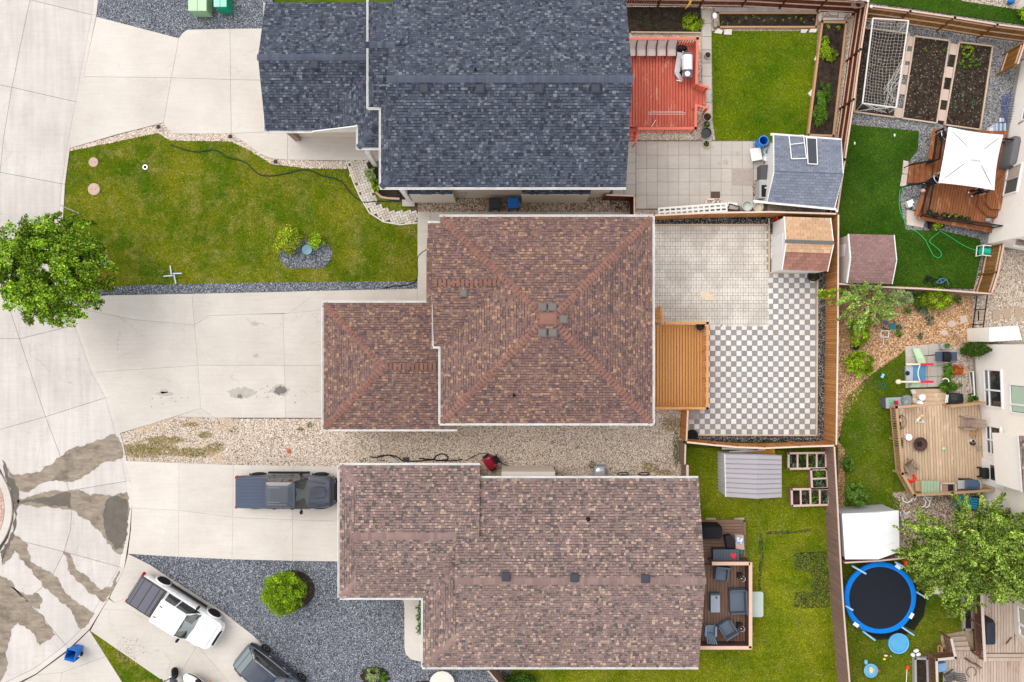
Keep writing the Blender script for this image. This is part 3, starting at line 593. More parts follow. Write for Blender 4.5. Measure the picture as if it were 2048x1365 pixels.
def shingles(parent,corners,kind,eave,course=.15,wid=(.11,.22),name='shingles',indiv=False):
 """corners: 3-D polygon of a roof plane; eave: direction along the courses"""
 C=[Vector(c)for c in corners];nrm=Vector()
 for i in range(len(C)):nrm+=(C[i]-C[0]).cross(C[(i+1)%len(C)]-C[0])
 nrm.normalize()
 if nrm.z<0:nrm=-nrm
 u=Vector(eave);u=(u-nrm*u.dot(nrm)).normalized();v=nrm.cross(u).normalized()
 if v.z<0:v=-v;u=-u
 o=min(C,key=lambda c:c.dot(v));P=[((c-o).dot(u),(c-o).dot(v))for c in C]
 a=sum(P[i][0]*P[(i+1)%len(P)][1]-P[(i+1)%len(P)][0]*P[i][1]for i in range(len(P)))
 if a<0:P=P[::-1]
 und=MB();und.face([o+u*p[0]+v*p[1]for p in P]);q=[o+u*p[0]+v*p[1]-nrm*.03 for p in P][::-1];und.face(q)
 n=len(P)
 for i in range(n):und.face([q[n-1-i],q[n-1-(i+1)%n],o+u*P[(i+1)%n][0]+v*P[(i+1)%n][1],o+u*P[i][0]+v*P[i][1]])
 und.build('roof_deck',m_und[kind],parent)
 vmax=max(p[1]for p in P);umin=min(p[0]for p in P);umax=max(p[0]for p in P)
 mb=MB();k=0;convex=P
 tris=[[P[i]for i in t_]for t_ in tessellate_polygon([[Vector((p[0],p[1],0))for p in P]])]
 tris=[t_ if(t_[1][0]-t_[0][0])*(t_[2][1]-t_[0][1])-(t_[1][1]-t_[0][1])*(t_[2][0]-t_[0][0])>0 else t_[::-1]for t_ in tris]
 while k*course<vmax:
  v0=k*course;x=umin-(rng.uniform(0,.3)if wid[0]!=wid[1]else(k%2)*wid[0]/2)
  while x<umax:
   w=rng.uniform(*wid)if wid[0]!=wid[1]else wid[0];drop=rng.random()if wid[0]!=wid[1]else.7
   lo=v0+(.036 if drop<.6 else.006);poly=[(x+.006,lo),(x+w-.006,lo),(x+w-.006,v0+course),(x+.006,v0+course)];x+=w
   ins=inside(np.array(poly),convex)
   if ins.all():qs=[poly]
   else:qs=[q for q in(clip(poly,t_)for t_ in tris)if len(q)>2]
   if not qs:continue
   th=.016 if drop<.6 else.026
   c=tuple(roof_pal(kind,1)[0])
   for q in qs:
    top=[o+u*p[0]+v*p[1]+nrm*(.006+(th)*(1-(p[1]-v0)/course*.9))for p in q];bot=[o+u*p[0]+v*p[1]for p in q]
    if indiv:mb=MB()
    mb.face(top,c);m=len(q)
    for i in range(m):
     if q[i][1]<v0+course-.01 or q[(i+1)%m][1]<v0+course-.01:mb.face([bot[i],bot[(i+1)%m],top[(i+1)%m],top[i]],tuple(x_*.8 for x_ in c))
    if indiv:mb.build('shingle',m_shin,parent)
  k+=1
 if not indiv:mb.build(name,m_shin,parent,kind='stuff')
def caps(parent,a,b_,kind,step=.145,w=.33,tone=None,bold=0):
 a=Vector(a);b_=Vector(b_);d=b_-a;Ln=d.length;d.normalize();a=a+d*.12 if bold else a;Ln=(b_-a).length;n=max(1,int(Ln/step));st=Ln/n
 sd=d.cross(Vector((0,0,1))).normalized();up=sd.cross(d).normalized();sag=w*.5*.28
 for i in range(n):
  p=a+d*(st*i);q=p+d*(st*1.25 if not bold else st-.062);lift0=up*(.045+bold);lift1=up*.022;mb=MB()
  c=np.array(tone if tone else roof_pal(kind,1)[0])*rng.uniform(.85,1.12);c=tuple(c)
  L0,M0,R0=p-sd*w/2-up*sag+lift0,p+lift0,p+sd*w/2-up*sag+lift0
  L1,M1,R1=q-sd*w/2-up*sag+lift1,q+lift1,q+sd*w/2-up*sag+lift1
  mb.face([L0,M0,M1,L1][::-1],c);mb.face([M0,R0,R1,M1][::-1],c)
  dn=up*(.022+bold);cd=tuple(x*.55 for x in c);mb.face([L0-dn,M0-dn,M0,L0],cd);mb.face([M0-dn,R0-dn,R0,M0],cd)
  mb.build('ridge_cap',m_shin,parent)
 if bold:u0=Vector((0,0,.012));mb=MB();mb.face([a-sd*w/2-up*(sag-.01),a+up*.014,b_+up*.014,b_-sd*w/2-up*(sag-.01)]);mb.face([a+up*.014,a+sd*w/2-up*(sag-.01),b_+sd*w/2-up*(sag-.01),b_+up*.014]);mb.build('cap_shadow_strip',m_und[kind],parent)  # dark strip under the caps paints a shadow line into each gap
def gutter(parent,pts,w=.10,h=.11):
 for a_,b_ in zip(pts[:-1],pts[1:]):
  a_,b_=Vector(a_),Vector(b_);d=(b_-a_).normalized();s_=d.cross(Vector((0,0,1)))*(w/2-.008)
  mb=MB();dz=Vector((0,0,h/2))
  mb.bar(a_-dz*2+dz*.1,b_-dz*2+dz*.1,w,.012);mb.bar(a_+s_-dz,b_+s_-dz,.022,h);mb.bar(a_-s_-dz,b_-s_-dz,.022,h)
  mb.build('gutter',m_gut,parent)
 n=0
def walls(parent,poly,z0,z1,mat,name='wall'):
 mb=MB();mb.prism(poly,z0,z1);return mb.build(name,mat,parent)
m_vent={'dark':M('dark_vent',(.05,.055,.07),.5),'grey':M('grey_vent',(.15,.135,.125),.5)}
def vent(house,px,py,z,kind='dark',s=.36):
 p=W(px,py,z+.12);mb=MB();h=s/2
 mb.box(p.x-h,p.y-h,z-.25,p.x+h,p.y+h,z+.06);mb.loft([[(p.x-k,p.y-k,zz),(p.x+k,p.y-k,zz),(p.x+k,p.y+k,zz),(p.x-k,p.y+k,zz)]for k,zz in((h+.05,z+.06),(h+.05,z+.10),(h-.02,z+.16))])
 mb.build('roof_vent',m_vent[kind],house)
def stack(house,px,py,z):
 p=W(px,py,z+.15);mb=MB();mb.lathe([(.13,z-.1),(.13,z+.02),(.06,z+.03),(.06,z+.3),(.045,z+.3),(.045,z+.2)],(p.x,p.y,0),14);mb.build('vent_pipe',m_black,house,smooth=True)
m_stucco=M('cream_stucco',(.60,.52,.44),.9,var=.06,bump=.004,bsc=60);m_stuccow=M('pale_stucco',(.66,.60,.53),.9,var=.05,bump=.004,bsc=60)
m_siding=M('grey_siding',(.45,.42,.40),.8)
def w2(p):return(p[0],p[1])
# --- north house, slate-blue roof
h=thing('house','two-storey cream house with slate-blue shingle roof at the top of the picture','house',tuple(W(1000,160)),group=None)
E5=5.5;N5=lambda x,y,z=E5:W(x,y,z)
YE=W(0,375,5.5).y;YR=W(0,158,7.74).y;XR=W(1252,375,5.5).x;YN=2*YR-YE;XL=W(762,375,5.5).x
XG=W(779,158,7.74).x
rf=MB();rf.box(XL+.5,YE+.45,5.1,XR-.4,YN-.4,5.45);rf=rf.build('roof',m_white,h)
def pz(y):return 5.5+(y-YE)*(7.74-5.5)/(YR-YE)
sk=.66
shingles(rf,[(XL,YE,5.5),(XR,YE,5.5),(XR,YR,7.74),(XL+sk,YR,7.74),(XL+sk,YE+sk,pz(YE+sk))],'blue',(1,0,0))
shingles(rf,[(XR,YN,5.5),(XL+sk,YN,5.5),(XL+sk,YR,7.74),(XR,YR,7.74)],'blue',(1,0,0))
Yt=W(0,215,5.5).y
shingles(rf,[(XL,YE,5.5),(XL+sk,YE+sk,pz(YE+sk)),(XL+sk,Yt,pz(YE+sk)),(XL,Yt,5.5)],'blue',(0,1,0))
mb=MB();mb.face([(XL+sk,YE+sk,5.6),(XL+sk,YN,5.6),(XL+sk,YR,7.72)]);mb.build('gable_wall',m_siding,rf)
X2=W(737,215,5.5).x;Y2=W(0,215,5.5).y;Yr2=W(0,90,6.9).y;Yn2=2*Yr2-Y2
shingles(rf,[(X2,Y2,5.5),(XG+.1,Y2,5.5),(XG+.1,Yr2,6.9),(X2+.3,Yr2,6.9),(X2+.3,Y2+.3,5.63)],'blue',(1,0,0))
shingles(rf,[(X2+.3,Yn2,5.5),(XG+.8,Yn2,5.5),(XG+.8,Yr2,6.92),(X2+.3,Yr2,6.9)],'blue',(1,0,0))
shingles(rf,[(X2,Y2,5.5),(X2+.3,Y2+.3,5.63),(X2+.3,Yn2,5.63),(X2,Yn2,5.5)],'blue',(0,1,0))
caps(rf,(XL+sk,YR,7.74),(XR,YR,7.74),'blue',.2,.38,tone=(.083,.095,.128));caps(rf,(XL,YE,5.5),(XL+sk,YE+sk,pz(YE+sk)),'blue',.2,.34)
caps(rf,(X2+.1,Yr2,6.9),(XG+.1,Yr2,6.9),'blue',.2,.34)
gutter(rf,[(XL-.06,YE-.06,5.5),(XR,YE-.06,5.5)]);gutter(rf,[(XL-.06,YE,5.5),(XL-.06,Y2,5.5)]);gutter(rf,[(X2-.06,Y2-.06,5.5),(XL-.12,Y2-.06,5.5)]);gutter(rf,[(X2-.06,Y2-.06,5.5),(X2-.06,YN,5.5)])
walls(h,[(XL+.5,YE+.45),(XR-.4,YE+.45),(XR-.4,YN-.4),(XL+.5,YN-.4)],-.1,5.1,m_stucco)
mb=MB();mb.face([(XR-.4,YE+.45,5.1),(XR-.4,YN-.4,5.1),(XR-.4,YR,7.5)]);mb.build('gable_wall',m_stucco,h)
for x0,x1 in((817,905),(1044,1180)):
 a_=W(x0,389,2.7);c_=W(x1,389,2.7);yw=YE+.46
 walls(h,[(a_.x,a_.y),(c_.x,a_.y),(c_.x,yw),(a_.x,yw)],-.1,2.68,m_stuccow,'bay_wall')
 mr=MB();mr.box(a_.x-.04,a_.y-.03,2.685,c_.x+.04,a_.y-.01,2.75);rr=mr.build('bay_roof',m_gut,h)
 shingles(rr,[(a_.x-.03,a_.y-.02,2.72),(c_.x+.03,a_.y-.02,2.72),(c_.x+.03,yw,2.95),(a_.x-.03,yw,2.95)],'blue',(1,0,0))
for x_ in(848,960,1078,1192):vent(h,x_,177,7.62)
stack(h,951,140,7.45)
mb=MB();p=W(925,388,1.5);mb.box(p.x-.18,YE+.3,1.2,p.x+.18,YE+.44,1.7);mb.tube([(p.x-.1,YE+.35,1.2),(p.x-.1,YE+.35,.2)],.03);mb.tube([(p.x-.1,YE+.35,1.35),(p.x-.5,YE+.35,1.35)],.025);mb.build('gas_meter',M('meter_grey',(.35,.35,.33),.5),h)
# garage and porch roofs of the north house
zg,zr=2.9,4.35
gx0,gy0=W(531,262,zg).x,W(0,262,zg).y;gyr=W(0,115,zr).y;gx1=W(760,0,3.5).x;gyn=2*gyr-gy0
g=MB();g.box(gx0+.3,gy0+.35,2.5,gx1,gyn-.3,2.86);rf2=g.build('garage_roof',m_white,h)
vlx=W(625,262,2.95).x;vtop=W(742,140,4.2)
_px=W(717,252,3.85);_qx=W(762,0,4.5).x;_sz=lambda y_:zg+(y_-gy0)*(zr-zg)/(gyr-gy0)
shingles(rf2,[(gx0,gy0,zg),(vlx,gy0,zg),(_px.x,_px.y,_sz(_px.y)),(_qx,_px.y,_sz(_px.y)),(_qx,gyr,zr),(gx0+.05,gyr,zr)],'blue',(1,0,0))
shingles(rf2,[(gx0,gyn,zg),(gx0+.05,gyr,zr),(gx1,gyr,zr),(gx1,gyn,zg)],'blue',(1,0,0))
caps(rf2,(gx0,gyr,zr),(gx1,gyr,zr),'blue',.2,.36,tone=(.083,.095,.128));caps(rf2,(gx0+.05,gy0+.05,zg),(gx0+.5,gy0+.5,zg+.16),'blue',.2,.3)
px0,px1=vlx,W(762,0,4.5).x;sl_=1.55/(px1-px0);zz=lambda x:zg+.03+(x-px0)*sl_
pxa=W(717,252,3.85).x;pya=W(0,252,3.85).y;pyb=W(0,297,3.85).y;pe=px1-pxa
shingles(rf2,[(px0,gy0,zz(px0)),(pxa,pya,zz(pxa)),(px1,pya,zz(px1)),(px1,gyr-.1,zz(px1))],'blue',(0,1,0))
shingles(rf2,[(pxa,pya,zz(pxa)),(pxa,pyb,zz(pxa)),(px1,pyb+pe,zz(px1)),(px1,pya+.001,zz(px1))]if pyb+pe<pya else[(pxa,pya,zz(pxa)),(pxa,pyb,zz(pxa)),(pxa+(pya-pyb),pya,zz(pxa+(pya-pyb)))],'blue',(0,1,0))
k_=min(pya-pyb,pe)
shingles(rf2,[(pxa,pyb,zz(pxa)),(px1,pyb,zz(pxa)),(px1,pyb+k_,zz(pxa+k_)),(pxa+k_,pyb+k_,zz(pxa+k_))],'blue',(1,0,0))
caps(rf2,(pxa,pyb,zz(pxa)),(pxa+k_,pyb+k_,zz(pxa+k_)),'blue',.2,.34)
gutter(rf2,[(gx0,gy0-.06,zg),(vlx,gy0-.06,zg)]);gutter(rf2,[(gx0-.06,gy0,zg),(gx0-.06,gyn,zg)]);gutter(rf2,[(pxa-.06,pya+.05,zz(pxa)),(pxa-.06,pyb-.1,zz(pxa))]);gutter(rf2,[(pxa-.06,pyb-.06,zz(pxa)),(px1,pyb-.06,zz(pxa))])
mb=MB();mb.face([(vlx,gy0-.02,zg-.32),(pxa,pya-.02,zg-.25),(pxa,pya-.02,zz(pxa)),(vlx,gy0-.02,zg+.02)]);mb.bar((vlx,gy0-.06,zg+.05),(pxa,pya-.06,zz(pxa)+.03),.05,.14);mb.build('fascia',m_gut,rf2)
walls(h,[(gx0+.7,gy0+.4),(gx1,gy0+.4),(gx1,gyn-.4),(gx0+.7,gyn-.4)],-.1,2.5,m_stucco,'garage_wall')
a_=W(568,264,2.3);mb=MB();mb.box(a_.x,gy0+.15,-.05,a_.x+.35,gy0+.39,2.4);mb.build('stone_pillar',M('stone_veneer',(.30,.22,.17),.9,bump=.02,bsc=14,var=.3,sc=9),h)
mb=MB();mb.bar(W(735,303,3.3),W(751,330,.0),.26,.26,up=(1,0,0));mb.build('porch_column',m_gut,h)
mb=MB();p=W(752,322,.15);mb.box(p.x-.45,p.y,-.05,p.x+.5,p.y+.9,.15);mb.build('step',m_slab,h)
mb=MB();mb.bar(W(803,375,4.6),W(819,400,.6),.24,.24,up=(1,0,0));mb.build('corner_column',m_gut,h)
mb=MB();p=W(816,408,.12);mb.box(p.x-.35,p.y-.15,0,p.x+.4,p.y+.25,.14);mb.build('stone_base',m_slab,h)
vent(h,629,129,4.38)
# --- centre house, brown hip roof
h=thing('house','two-storey house with reddish-brown hip roof in the middle of the picture','house',tuple(W(1090,640)))
cx0,cy0=W(881,847,E5).x,W(881,847,E5).y;cx1,cy1=W(1305,434,E5).x,W(1305,434,E5).y
ym=(cy0+cy1)/2;hs=(cy1-cy0)/2;zap=5.5+hs*.40;xa,xb=cx0+hs,cx1-hs
g=MB();g.box(cx0+.5,cy0+.5,5.1,cx1-.5,cy1-.5,5.45);rf=g.build('roof',m_white,h)
A_1,B_1,C_1,D_1=(cx0,cy0,5.5),(cx1,cy0,5.5),(cx1,cy1,5.5),(cx0,cy1,5.5);P_1,Q_1=(min(xa,xb),ym,zap),(max(xa,xb),ym,zap)
if xa>xb:P_1=Q_1=((xa+xb)/2,ym,zap)
kk='brown'
shingles(rf,[A_1,B_1,Q_1]if P_1==Q_1 else[A_1,B_1,Q_1,P_1],kk,(1,0,0));shingles(rf,[C_1,D_1,P_1]if P_1==Q_1 else[C_1,D_1,P_1,Q_1],kk,(1,0,0))
shingles(rf,[B_1,C_1,Q_1],kk,(0,1,0));shingles(rf,[D_1,A_1,P_1],kk,(0,1,0))
HT=(.232,.120,.096)
for a_ in(A_1,D_1):caps(rf,a_,P_1,kk,.225,.36,tone=HT,bold=.02)
for a_ in(B_1,C_1):caps(rf,a_,Q_1,kk,.225,.36,tone=HT,bold=.02)
if P_1!=Q_1:caps(rf,P_1,Q_1,kk,.225,.4,tone=HT,bold=.02)
mb=MB();s_=.42;mb.loft([[(P_1[0]-k,ym-k,z),(Q_1[0]+k,ym-k,z),(Q_1[0]+k,ym+k,z),(P_1[0]-k,ym+k,z)]for k,z in((.30,zap-.08),(.26,zap-.01),(.05,zap+.06))]);mb.build('peak_cap',M('peak_shingle',HT,.9,var=.15,sc=8),rf)
gut=[(cx0-.06,cy0-.06,5.5),(cx1+.06,cy0-.06,5.5),(cx1+.06,cy1+.06,5.5),(cx0-.06,cy1+.06,5.5)]
gutter(rf,[gut[0],gut[1]]);gutter(rf,[gut[1],gut[2]]);gutter(rf,[gut[2],gut[3]]);gutter(rf,[gut[0],(cx0-.06,W(0,697,5.5).y,5.5)])
# front cross gable
ya,yb=W(0,447,5.5).y,W(0,693,5.5).y;yr=(ya+yb)/2;hg=(ya-yb)/2;zc=5.5+hg*.40;xg=W(868,0,5.5).x;xh=W(856,0,5.5).x
shingles(rf,[(xg,yb,5.52),(cx0,yb,5.52),(cx0+hg,yr,zc+.02),(xg,yr,zc+.02)],kk,(1,0,0));shingles(rf,[(xg,ya,5.52),(xg,yr,zc+.02),(cx0+hg,yr,zc+.02),(cx0,ya,5.52)],kk,(1,0,0))
ys_=W(0,514,5.9).y
shingles(rf,[(xh,ya,5.52),(xg,ya,5.52),(xg,ys_,5.52+(ya-ys_)*.40),(xh,ys_,5.52+(ya-ys_)*.40)],kk,(1,0,0))
caps(rf,(xg,yr,zc+.02),(cx0+hg,yr,zc+.02),kk,.225,.36,tone=HT,bold=.02)
gutter(rf,[(xg-.06,yb-.06,5.5),(cx0-.0,yb-.06,5.5)]);gutter(rf,[(xh-.02,ya+.06,5.5),(cx0,ya+.06,5.5)]);gutter(rf,[(xg-.06,yb,5.5),(xg-.06,W(0,605,5.5).y,5.5)],.09)
mb=MB();mb.face([(xg+.1,yb+.1,5.3),(xg+.1,ya-.1,5.3),(xg+.1,yr,zc-.1)]);mb.build('gable_wall',m_stucco,h)
walls(h,[(cx0+.5,cy0+.5),(cx1-.5,cy0+.5),(cx1-.5,cy1-.5),(cx0+.5,cy1-.5)],-.1,5.1,m_stucco);walls(h,[(xg+.5,yb+.3),(cx0+.5,yb+.3),(cx0+.5,ya-.3),(xg+.5,ya-.3)],-.1,5.3,m_stucco,'front_wall')
# porch roof
p0,p1=W(853,605,2.9),W(868,513,2.9);xq=W(880,0,3).x+.5
g=MB();g.box(p0.x+.2,p0.y+.1,2.5,xq,p1.y-.1,2.85);pr=g.build('porch_roof',m_white,h)
shingles(pr,[(p0.x,p0.y,2.9),(p0.x,p1.y,2.9),(xq,p1.y,3.5),(xq,p0.y,3.5)],kk,(0,1,0))
# garage
zg=2.9;gx0=W(647,0,zg).x;gy1=W(0,606,zg).y;gy0=W(0,859,zg).y;gx1=W(914,0,zg).x;hs2=(gy1-gy0)/2;gm=(gy0+gy1)/2;zr=zg+hs2*.40
g=MB();g.box(gx0+.3,gy0+.4,2.5,gx1-.3,gy1-.4,2.86);rf2=g.build('garage_roof',m_white,h)
shingles(rf2,[(gx0,gy0,zg),(gx1,gy0,zg),(gx1,gm,zr),(gx0+hs2,gm,zr)],kk,(1,0,0));shingles(rf2,[(gx0,gy1,zg),(gx0+hs2,gm,zr),(gx1,gm,zr),(gx1,gy1,zg)],kk,(1,0,0));shingles(rf2,[(gx0,gy0,zg),(gx0+hs2,gm,zr),(gx0,gy1,zg)],kk,(0,1,0))
for a_ in((gx0,gy0,zg),(gx0,gy1,zg)):caps(rf2,a_,(gx0+hs2,gm,zr),kk,.225,.36,tone=HT,bold=.02)
caps(rf2,(gx0+hs2,gm,zr),(gx1-.5,gm,zr),kk,.225,.36,tone=HT,bold=.02)
gutter(rf2,[(gx0-.06,gy0-.06,zg),(gx1,gy0-.06,zg)]);gutter(rf2,[(gx0-.06,gy0-.06,zg),(gx0-.06,gy1+.06,zg)]);gutter(rf2,[(gx0-.06,gy1+.06,zg),(W(866,0,2.9).x,gy1+.06,zg)])
walls(h,[(gx0+.5,gy0+.5),(gx1-.3,gy0+.5),(gx1-.3,gy1-.5),(gx0+.5,gy1-.5)],-.1,2.5,m_stucco,'garage_wall')
for x_,y_ in((1085,615),(1105,615),(1127,639),(1085,666),(1106,666)):vent(h,x_,y_,zap-.22,'grey',.34)
vent(h,927,586,6.6,'grey',.32);stack(h,1028,790,6.1)
# --- south house, faded rose-brown roof
h=thing('house','single-storey house with long faded rose-brown shingle roof at the bottom','house',tuple(W(1100,1150)))
ze,sl3=3.2,.29;kk='rose'
x0,x1=W(846,0,ze).x,W(1397,0,ze).x;y0,y1=W(0,1335,ze).y,W(0,957,ze).y;yr=(y0+y1)/2;zr=ze+(y1-y0)/2*sl3;s_=68*.93/PPM;zs=ze+s_*sl3
g=MB();g.box(x0+.4,y0+.4,2.8,x1-.4,y1-.4,3.15);rf=g.build('roof',m_white,h)
gx0,gy1,gy0,gx1=W(679,0,ze).x,W(0,931,ze).y,W(0,1196,ze).y,W(960,0,ze).x;gm=(gy0+gy1)/2;sg=36*.93/PPM;zgr=ze+(gy1-gy0)/2*sl3
ysk=gm+.0
shingles(rf,[(x0,y0,ze),(x1,y0,ze),(x1,yr,zr),(x0+s_,yr,zr),(x0+s_,y0+s_,zs)],kk,(1,0,0))
shingles(rf,[(x0+s_,y1,ze),(x0+s_,yr,zr),(x1,yr,zr),(x1,y1,ze)],kk,(1,0,0))
shingles(rf,[(x0,y0,ze),(x0+s_,y0+s_,zs),(x0+s_,gy0+s_*1.9,zs),(x0,gy0+.02,ze)],kk,(0,1,0))
shingles(rf,[(gx0,gy0,ze),(x0,gy0,ze),(x0+(gm-gy0),gm,zgr),(gx0+sg,gm,zgr),(gx0+sg,gy0+sg,ze+sg*sl3)],kk,(1,0,0))
shingles(rf,[(gx0,gy1,ze),(gx0+sg,gy1-sg,ze+sg*sl3),(gx0+sg,gm,zgr),(x0+s_+.3,gm,zgr),(gx1,gm,zgr),(gx1,gy1,ze)],kk,(1,0,0))
shingles(rf,[(gx0,gy0,ze),(gx0+sg,gy0+sg,ze+sg*sl3),(gx0+sg,gy1-sg,ze+sg*sl3),(gx0,gy1,ze)],kk,(0,1,0))
mb=MB();mb.face([(gx0+sg,gy0+sg,ze+.2),(gx0+sg,gy1-sg,ze+.2),(gx0+sg,gm,zgr-.03)]);mb.build('gable_wall',M('brown_siding',(.25,.17,.14),.9),rf);mb=MB();mb.face([(x0+s_,y0+s_,zs-.1),(x0+s_,y1-.2,ze),(x0+s_,yr,zr-.03)]);mb.build('gable_wall',bpy.data.materials['brown_siding'],rf)
RT=(.245,.168,.152)
caps(rf,(x0+s_,yr,zr),(x1,yr,zr),kk,.2,.38,tone=RT);caps(rf,(gx0+sg,gm,zgr),(x0+s_,gm,zgr),kk,.2,.38,tone=RT)
caps(rf,(gx0+.05,gy1-.05,ze),(gx0+sg,gy1-sg,ze+sg*sl3),kk,.3,.36,tone=RT);caps(rf,(gx0+.05,gy0+.05,ze),(gx0+sg,gy0+sg,ze+sg*sl3),kk,.3,.36,tone=RT);caps(rf,(x0+.05,y0+.05,ze),(x0+s_,y0+s_,zs),kk,.3,.36,tone=RT)
gutter(rf,[(x0-.06,y0-.06,ze),(x1,y0-.06,ze)]);gutter(rf,[(x0-.06,y0,ze),(x0-.06,gy0,ze)]);gutter(rf,[(gx0,gy0-.06,ze),(x0-.1,gy0-.06,ze)]);gutter(rf,[(gx0-.06,gy0,ze),(gx0-.06,gy1,ze)])
gutter(rf,[(gx0,gy1+.06,ze),(gx1,gy1+.06,ze)]);gutter(rf,[(gx1,y1+.06,ze),(x1,y1+.06,ze)])
walls(h,[(x0+.45,y0+.45),(x1-.4,y0+.45),(x1-.4,y1-.45),(x0+.45,y1-.45)],-.1,2.8,m_stucco);walls(h,[(gx0+.45,gy0+.45),(gx1-.3,gy0+.45),(gx1-.3,gy1-.45),(gx0+.45,gy1-.45)],-.1,3.1,m_stucco,'garage_wall')
mb=MB();mb.face([(x1-.4,y0+.5,2.8),(x1-.4,y1-.5,2.8),(x1-.4,yr,zr-.15)]);mb.build('gable_wall',m_stucco,h)
a_=W(1003,944,2.2);c_=W(1110,944,2.2);mb=MB();mb.box(a_.x,y1-.5,-.1,c_.x,a_.y,2.2);mb.build('bay_wall',m_stuccow,h)
for x_ in(1012,1149,1291):vent(h,x_,1155+(x_-1012)*.012,4.80)
stack(h,1177,1040,4.25)
def flat(z,pts):return[(p.x,p.y)for p in WP(pts,z)]
m_bark=M('bark',(.13,.095,.07),.9,var=.3,sc=8,bump=.01)
def leafmat(name,rough=.55):
 s=N(name);at=s.n('Attribute',attribute_name='col');c=s.mul(at.outputs['Color'],s.val(s.noise(1.1,4),.75,1.25))
 s.b.inputs['Transmission Weight'].default_value=0
 tr=s.n('BsdfTranslucent');s.put(tr.inputs['Color'],c);ms=s.n('MixShader');ms.inputs[0].default_value=.3
 s.done(c,rough,.12);out=s.t.nodes['Material Output'];s.t.links.new(s.b.outputs[0],ms.inputs[1]);s.t.links.new(tr.outputs[0],ms.inputs[2]);s.t.links.new(ms.outputs[0],out.inputs['Surface'])
 return s.m
m_leaf=leafmat('leaf')
LEAF={'maple':[(.085,.21,.004),(.155,.32,.006),(.25,.42,.015),(.03,.08,.003),(.44,.56,.07)],'willow':[(.10,.20,.012),(.19,.32,.03),(.34,.47,.06),(.035,.08,.006),(.54,.63,.17)],'lime':[(.20,.34,.006),(.30,.46,.012),(.12,.21,.006),(.42,.58,.03)],'cedar':[(.16,.29,.006),(.26,.42,.012),(.36,.54,.02),(.10,.19,.006)],'yellow':[(.18,.32,.01),(.26,.40,.02),(.10,.20,.01),(.72,.62,.04)],'darkshrub':[(.04,.10,.015),(.07,.16,.02),(.03,.06,.012)],'sage':[(.12,.19,.11),(.18,.27,.17),(.07,.12,.07)],'pale':[(.30,.42,.14),(.42,.52,.22),(.20,.32,.08)],'veg':[(.10,.23,.015),(.16,.33,.03),(.07,.15,.01)],'rust':[(.50,.12,.025),(.35,.08,.02),(.60,.20,.04)],'white':[(.7,.7,.65),(.4,.5,.3),(.7,.3,.1)]}
def leaves(P,size,pal,out=None,aspect=.55,upb=.6):
 n=len(P);nrm=rng.normal(0,1,(n,3));nrm/=np.linalg.norm(nrm,axis=1)[:,None]
 nrm[:,2]=np.abs(nrm[:,2])+upb
 if out is not None:nrm+=out*.5
 nrm/=np.linalg.norm(nrm,axis=1)[:,None]
 t=np.cross(nrm,rng.normal(0,1,(n,3)));t/=np.linalg.norm(t,axis=1)[:,None]+1e-9;b_=np.cross(nrm,t)
 s_=(size*rng.uniform(.6,1.4,n))[:,None];k=s_*aspect
 V=np.stack([P-t*s_*.5,P+b_*k*.5-nrm*s_*.06,P+t*s_*.5,P-b_*k*.5-nrm*s_*.06],1)
 c=np.array(pal)[rng.integers(0,len(pal),n)]*rng.uniform(.75,1.3,(n,1))
 return V.reshape(-1,3),np.arange(4*n).reshape(n,4),c
def crown(parent,name,c,r,n,size,pal,clumps=40,clr=.22,droop=0,seed=None,hollow=.55,kind=None,aspect=.55,upb=.6,spray=0):
 """leaf cloud: clumps spread through an ellipsoid of radii r about c"""
 c=np.array(c,float);r=np.array(r,float)
 d_=rng.normal(0,1,(clumps,3));d_/=np.linalg.norm(d_,axis=1)[:,None];d_[:,2]=np.where(d_[:,2]<-.3,-d_[:,2],d_[:,2])
 cc=d_*rng.uniform(hollow,1,(clumps,1))**.5;w=rng.uniform(.6,1.4,clumps)
 k=rng.integers(0,clumps,n);q=rng.normal(0,1,(n,3));q/=np.linalg.norm(q,axis=1)[:,None];q*=rng.uniform(0,1,(n,1))**.5
 P=cc[k]+q*(clr*w[k])[:,None]*np.array([1.15,1.15,.8]);out=P/(np.linalg.norm(P,axis=1)[:,None]+1e-9)
 if spray:
  a_=rng.normal(0,1,(clumps,3))*.45+d_*[1,1,.3]+[.25,-.35,-.35];a_/=np.linalg.norm(a_,axis=1)[:,None];u_=rng.uniform(-.5,1,n);P=cc[k]+q*(clr*w[k]*(1-.45*np.abs(u_)))[:,None]*[.55,.55,.35]+a_[k]*(u_*spray*w[k])[:,None];P[:,2]-=.12*u_**2
 if droop:P[:,2]-=droop*(P[:,0]**2+P[:,1]**2)
 V,F,col=leaves(c+P*r,size,pal,out,aspect,upb);tint=rng.uniform(.4,1.4,clumps)[k]
 return npmesh(name,V,F,m_leaf,parent,kind,col=col*tint[:,None],org=tuple(c))
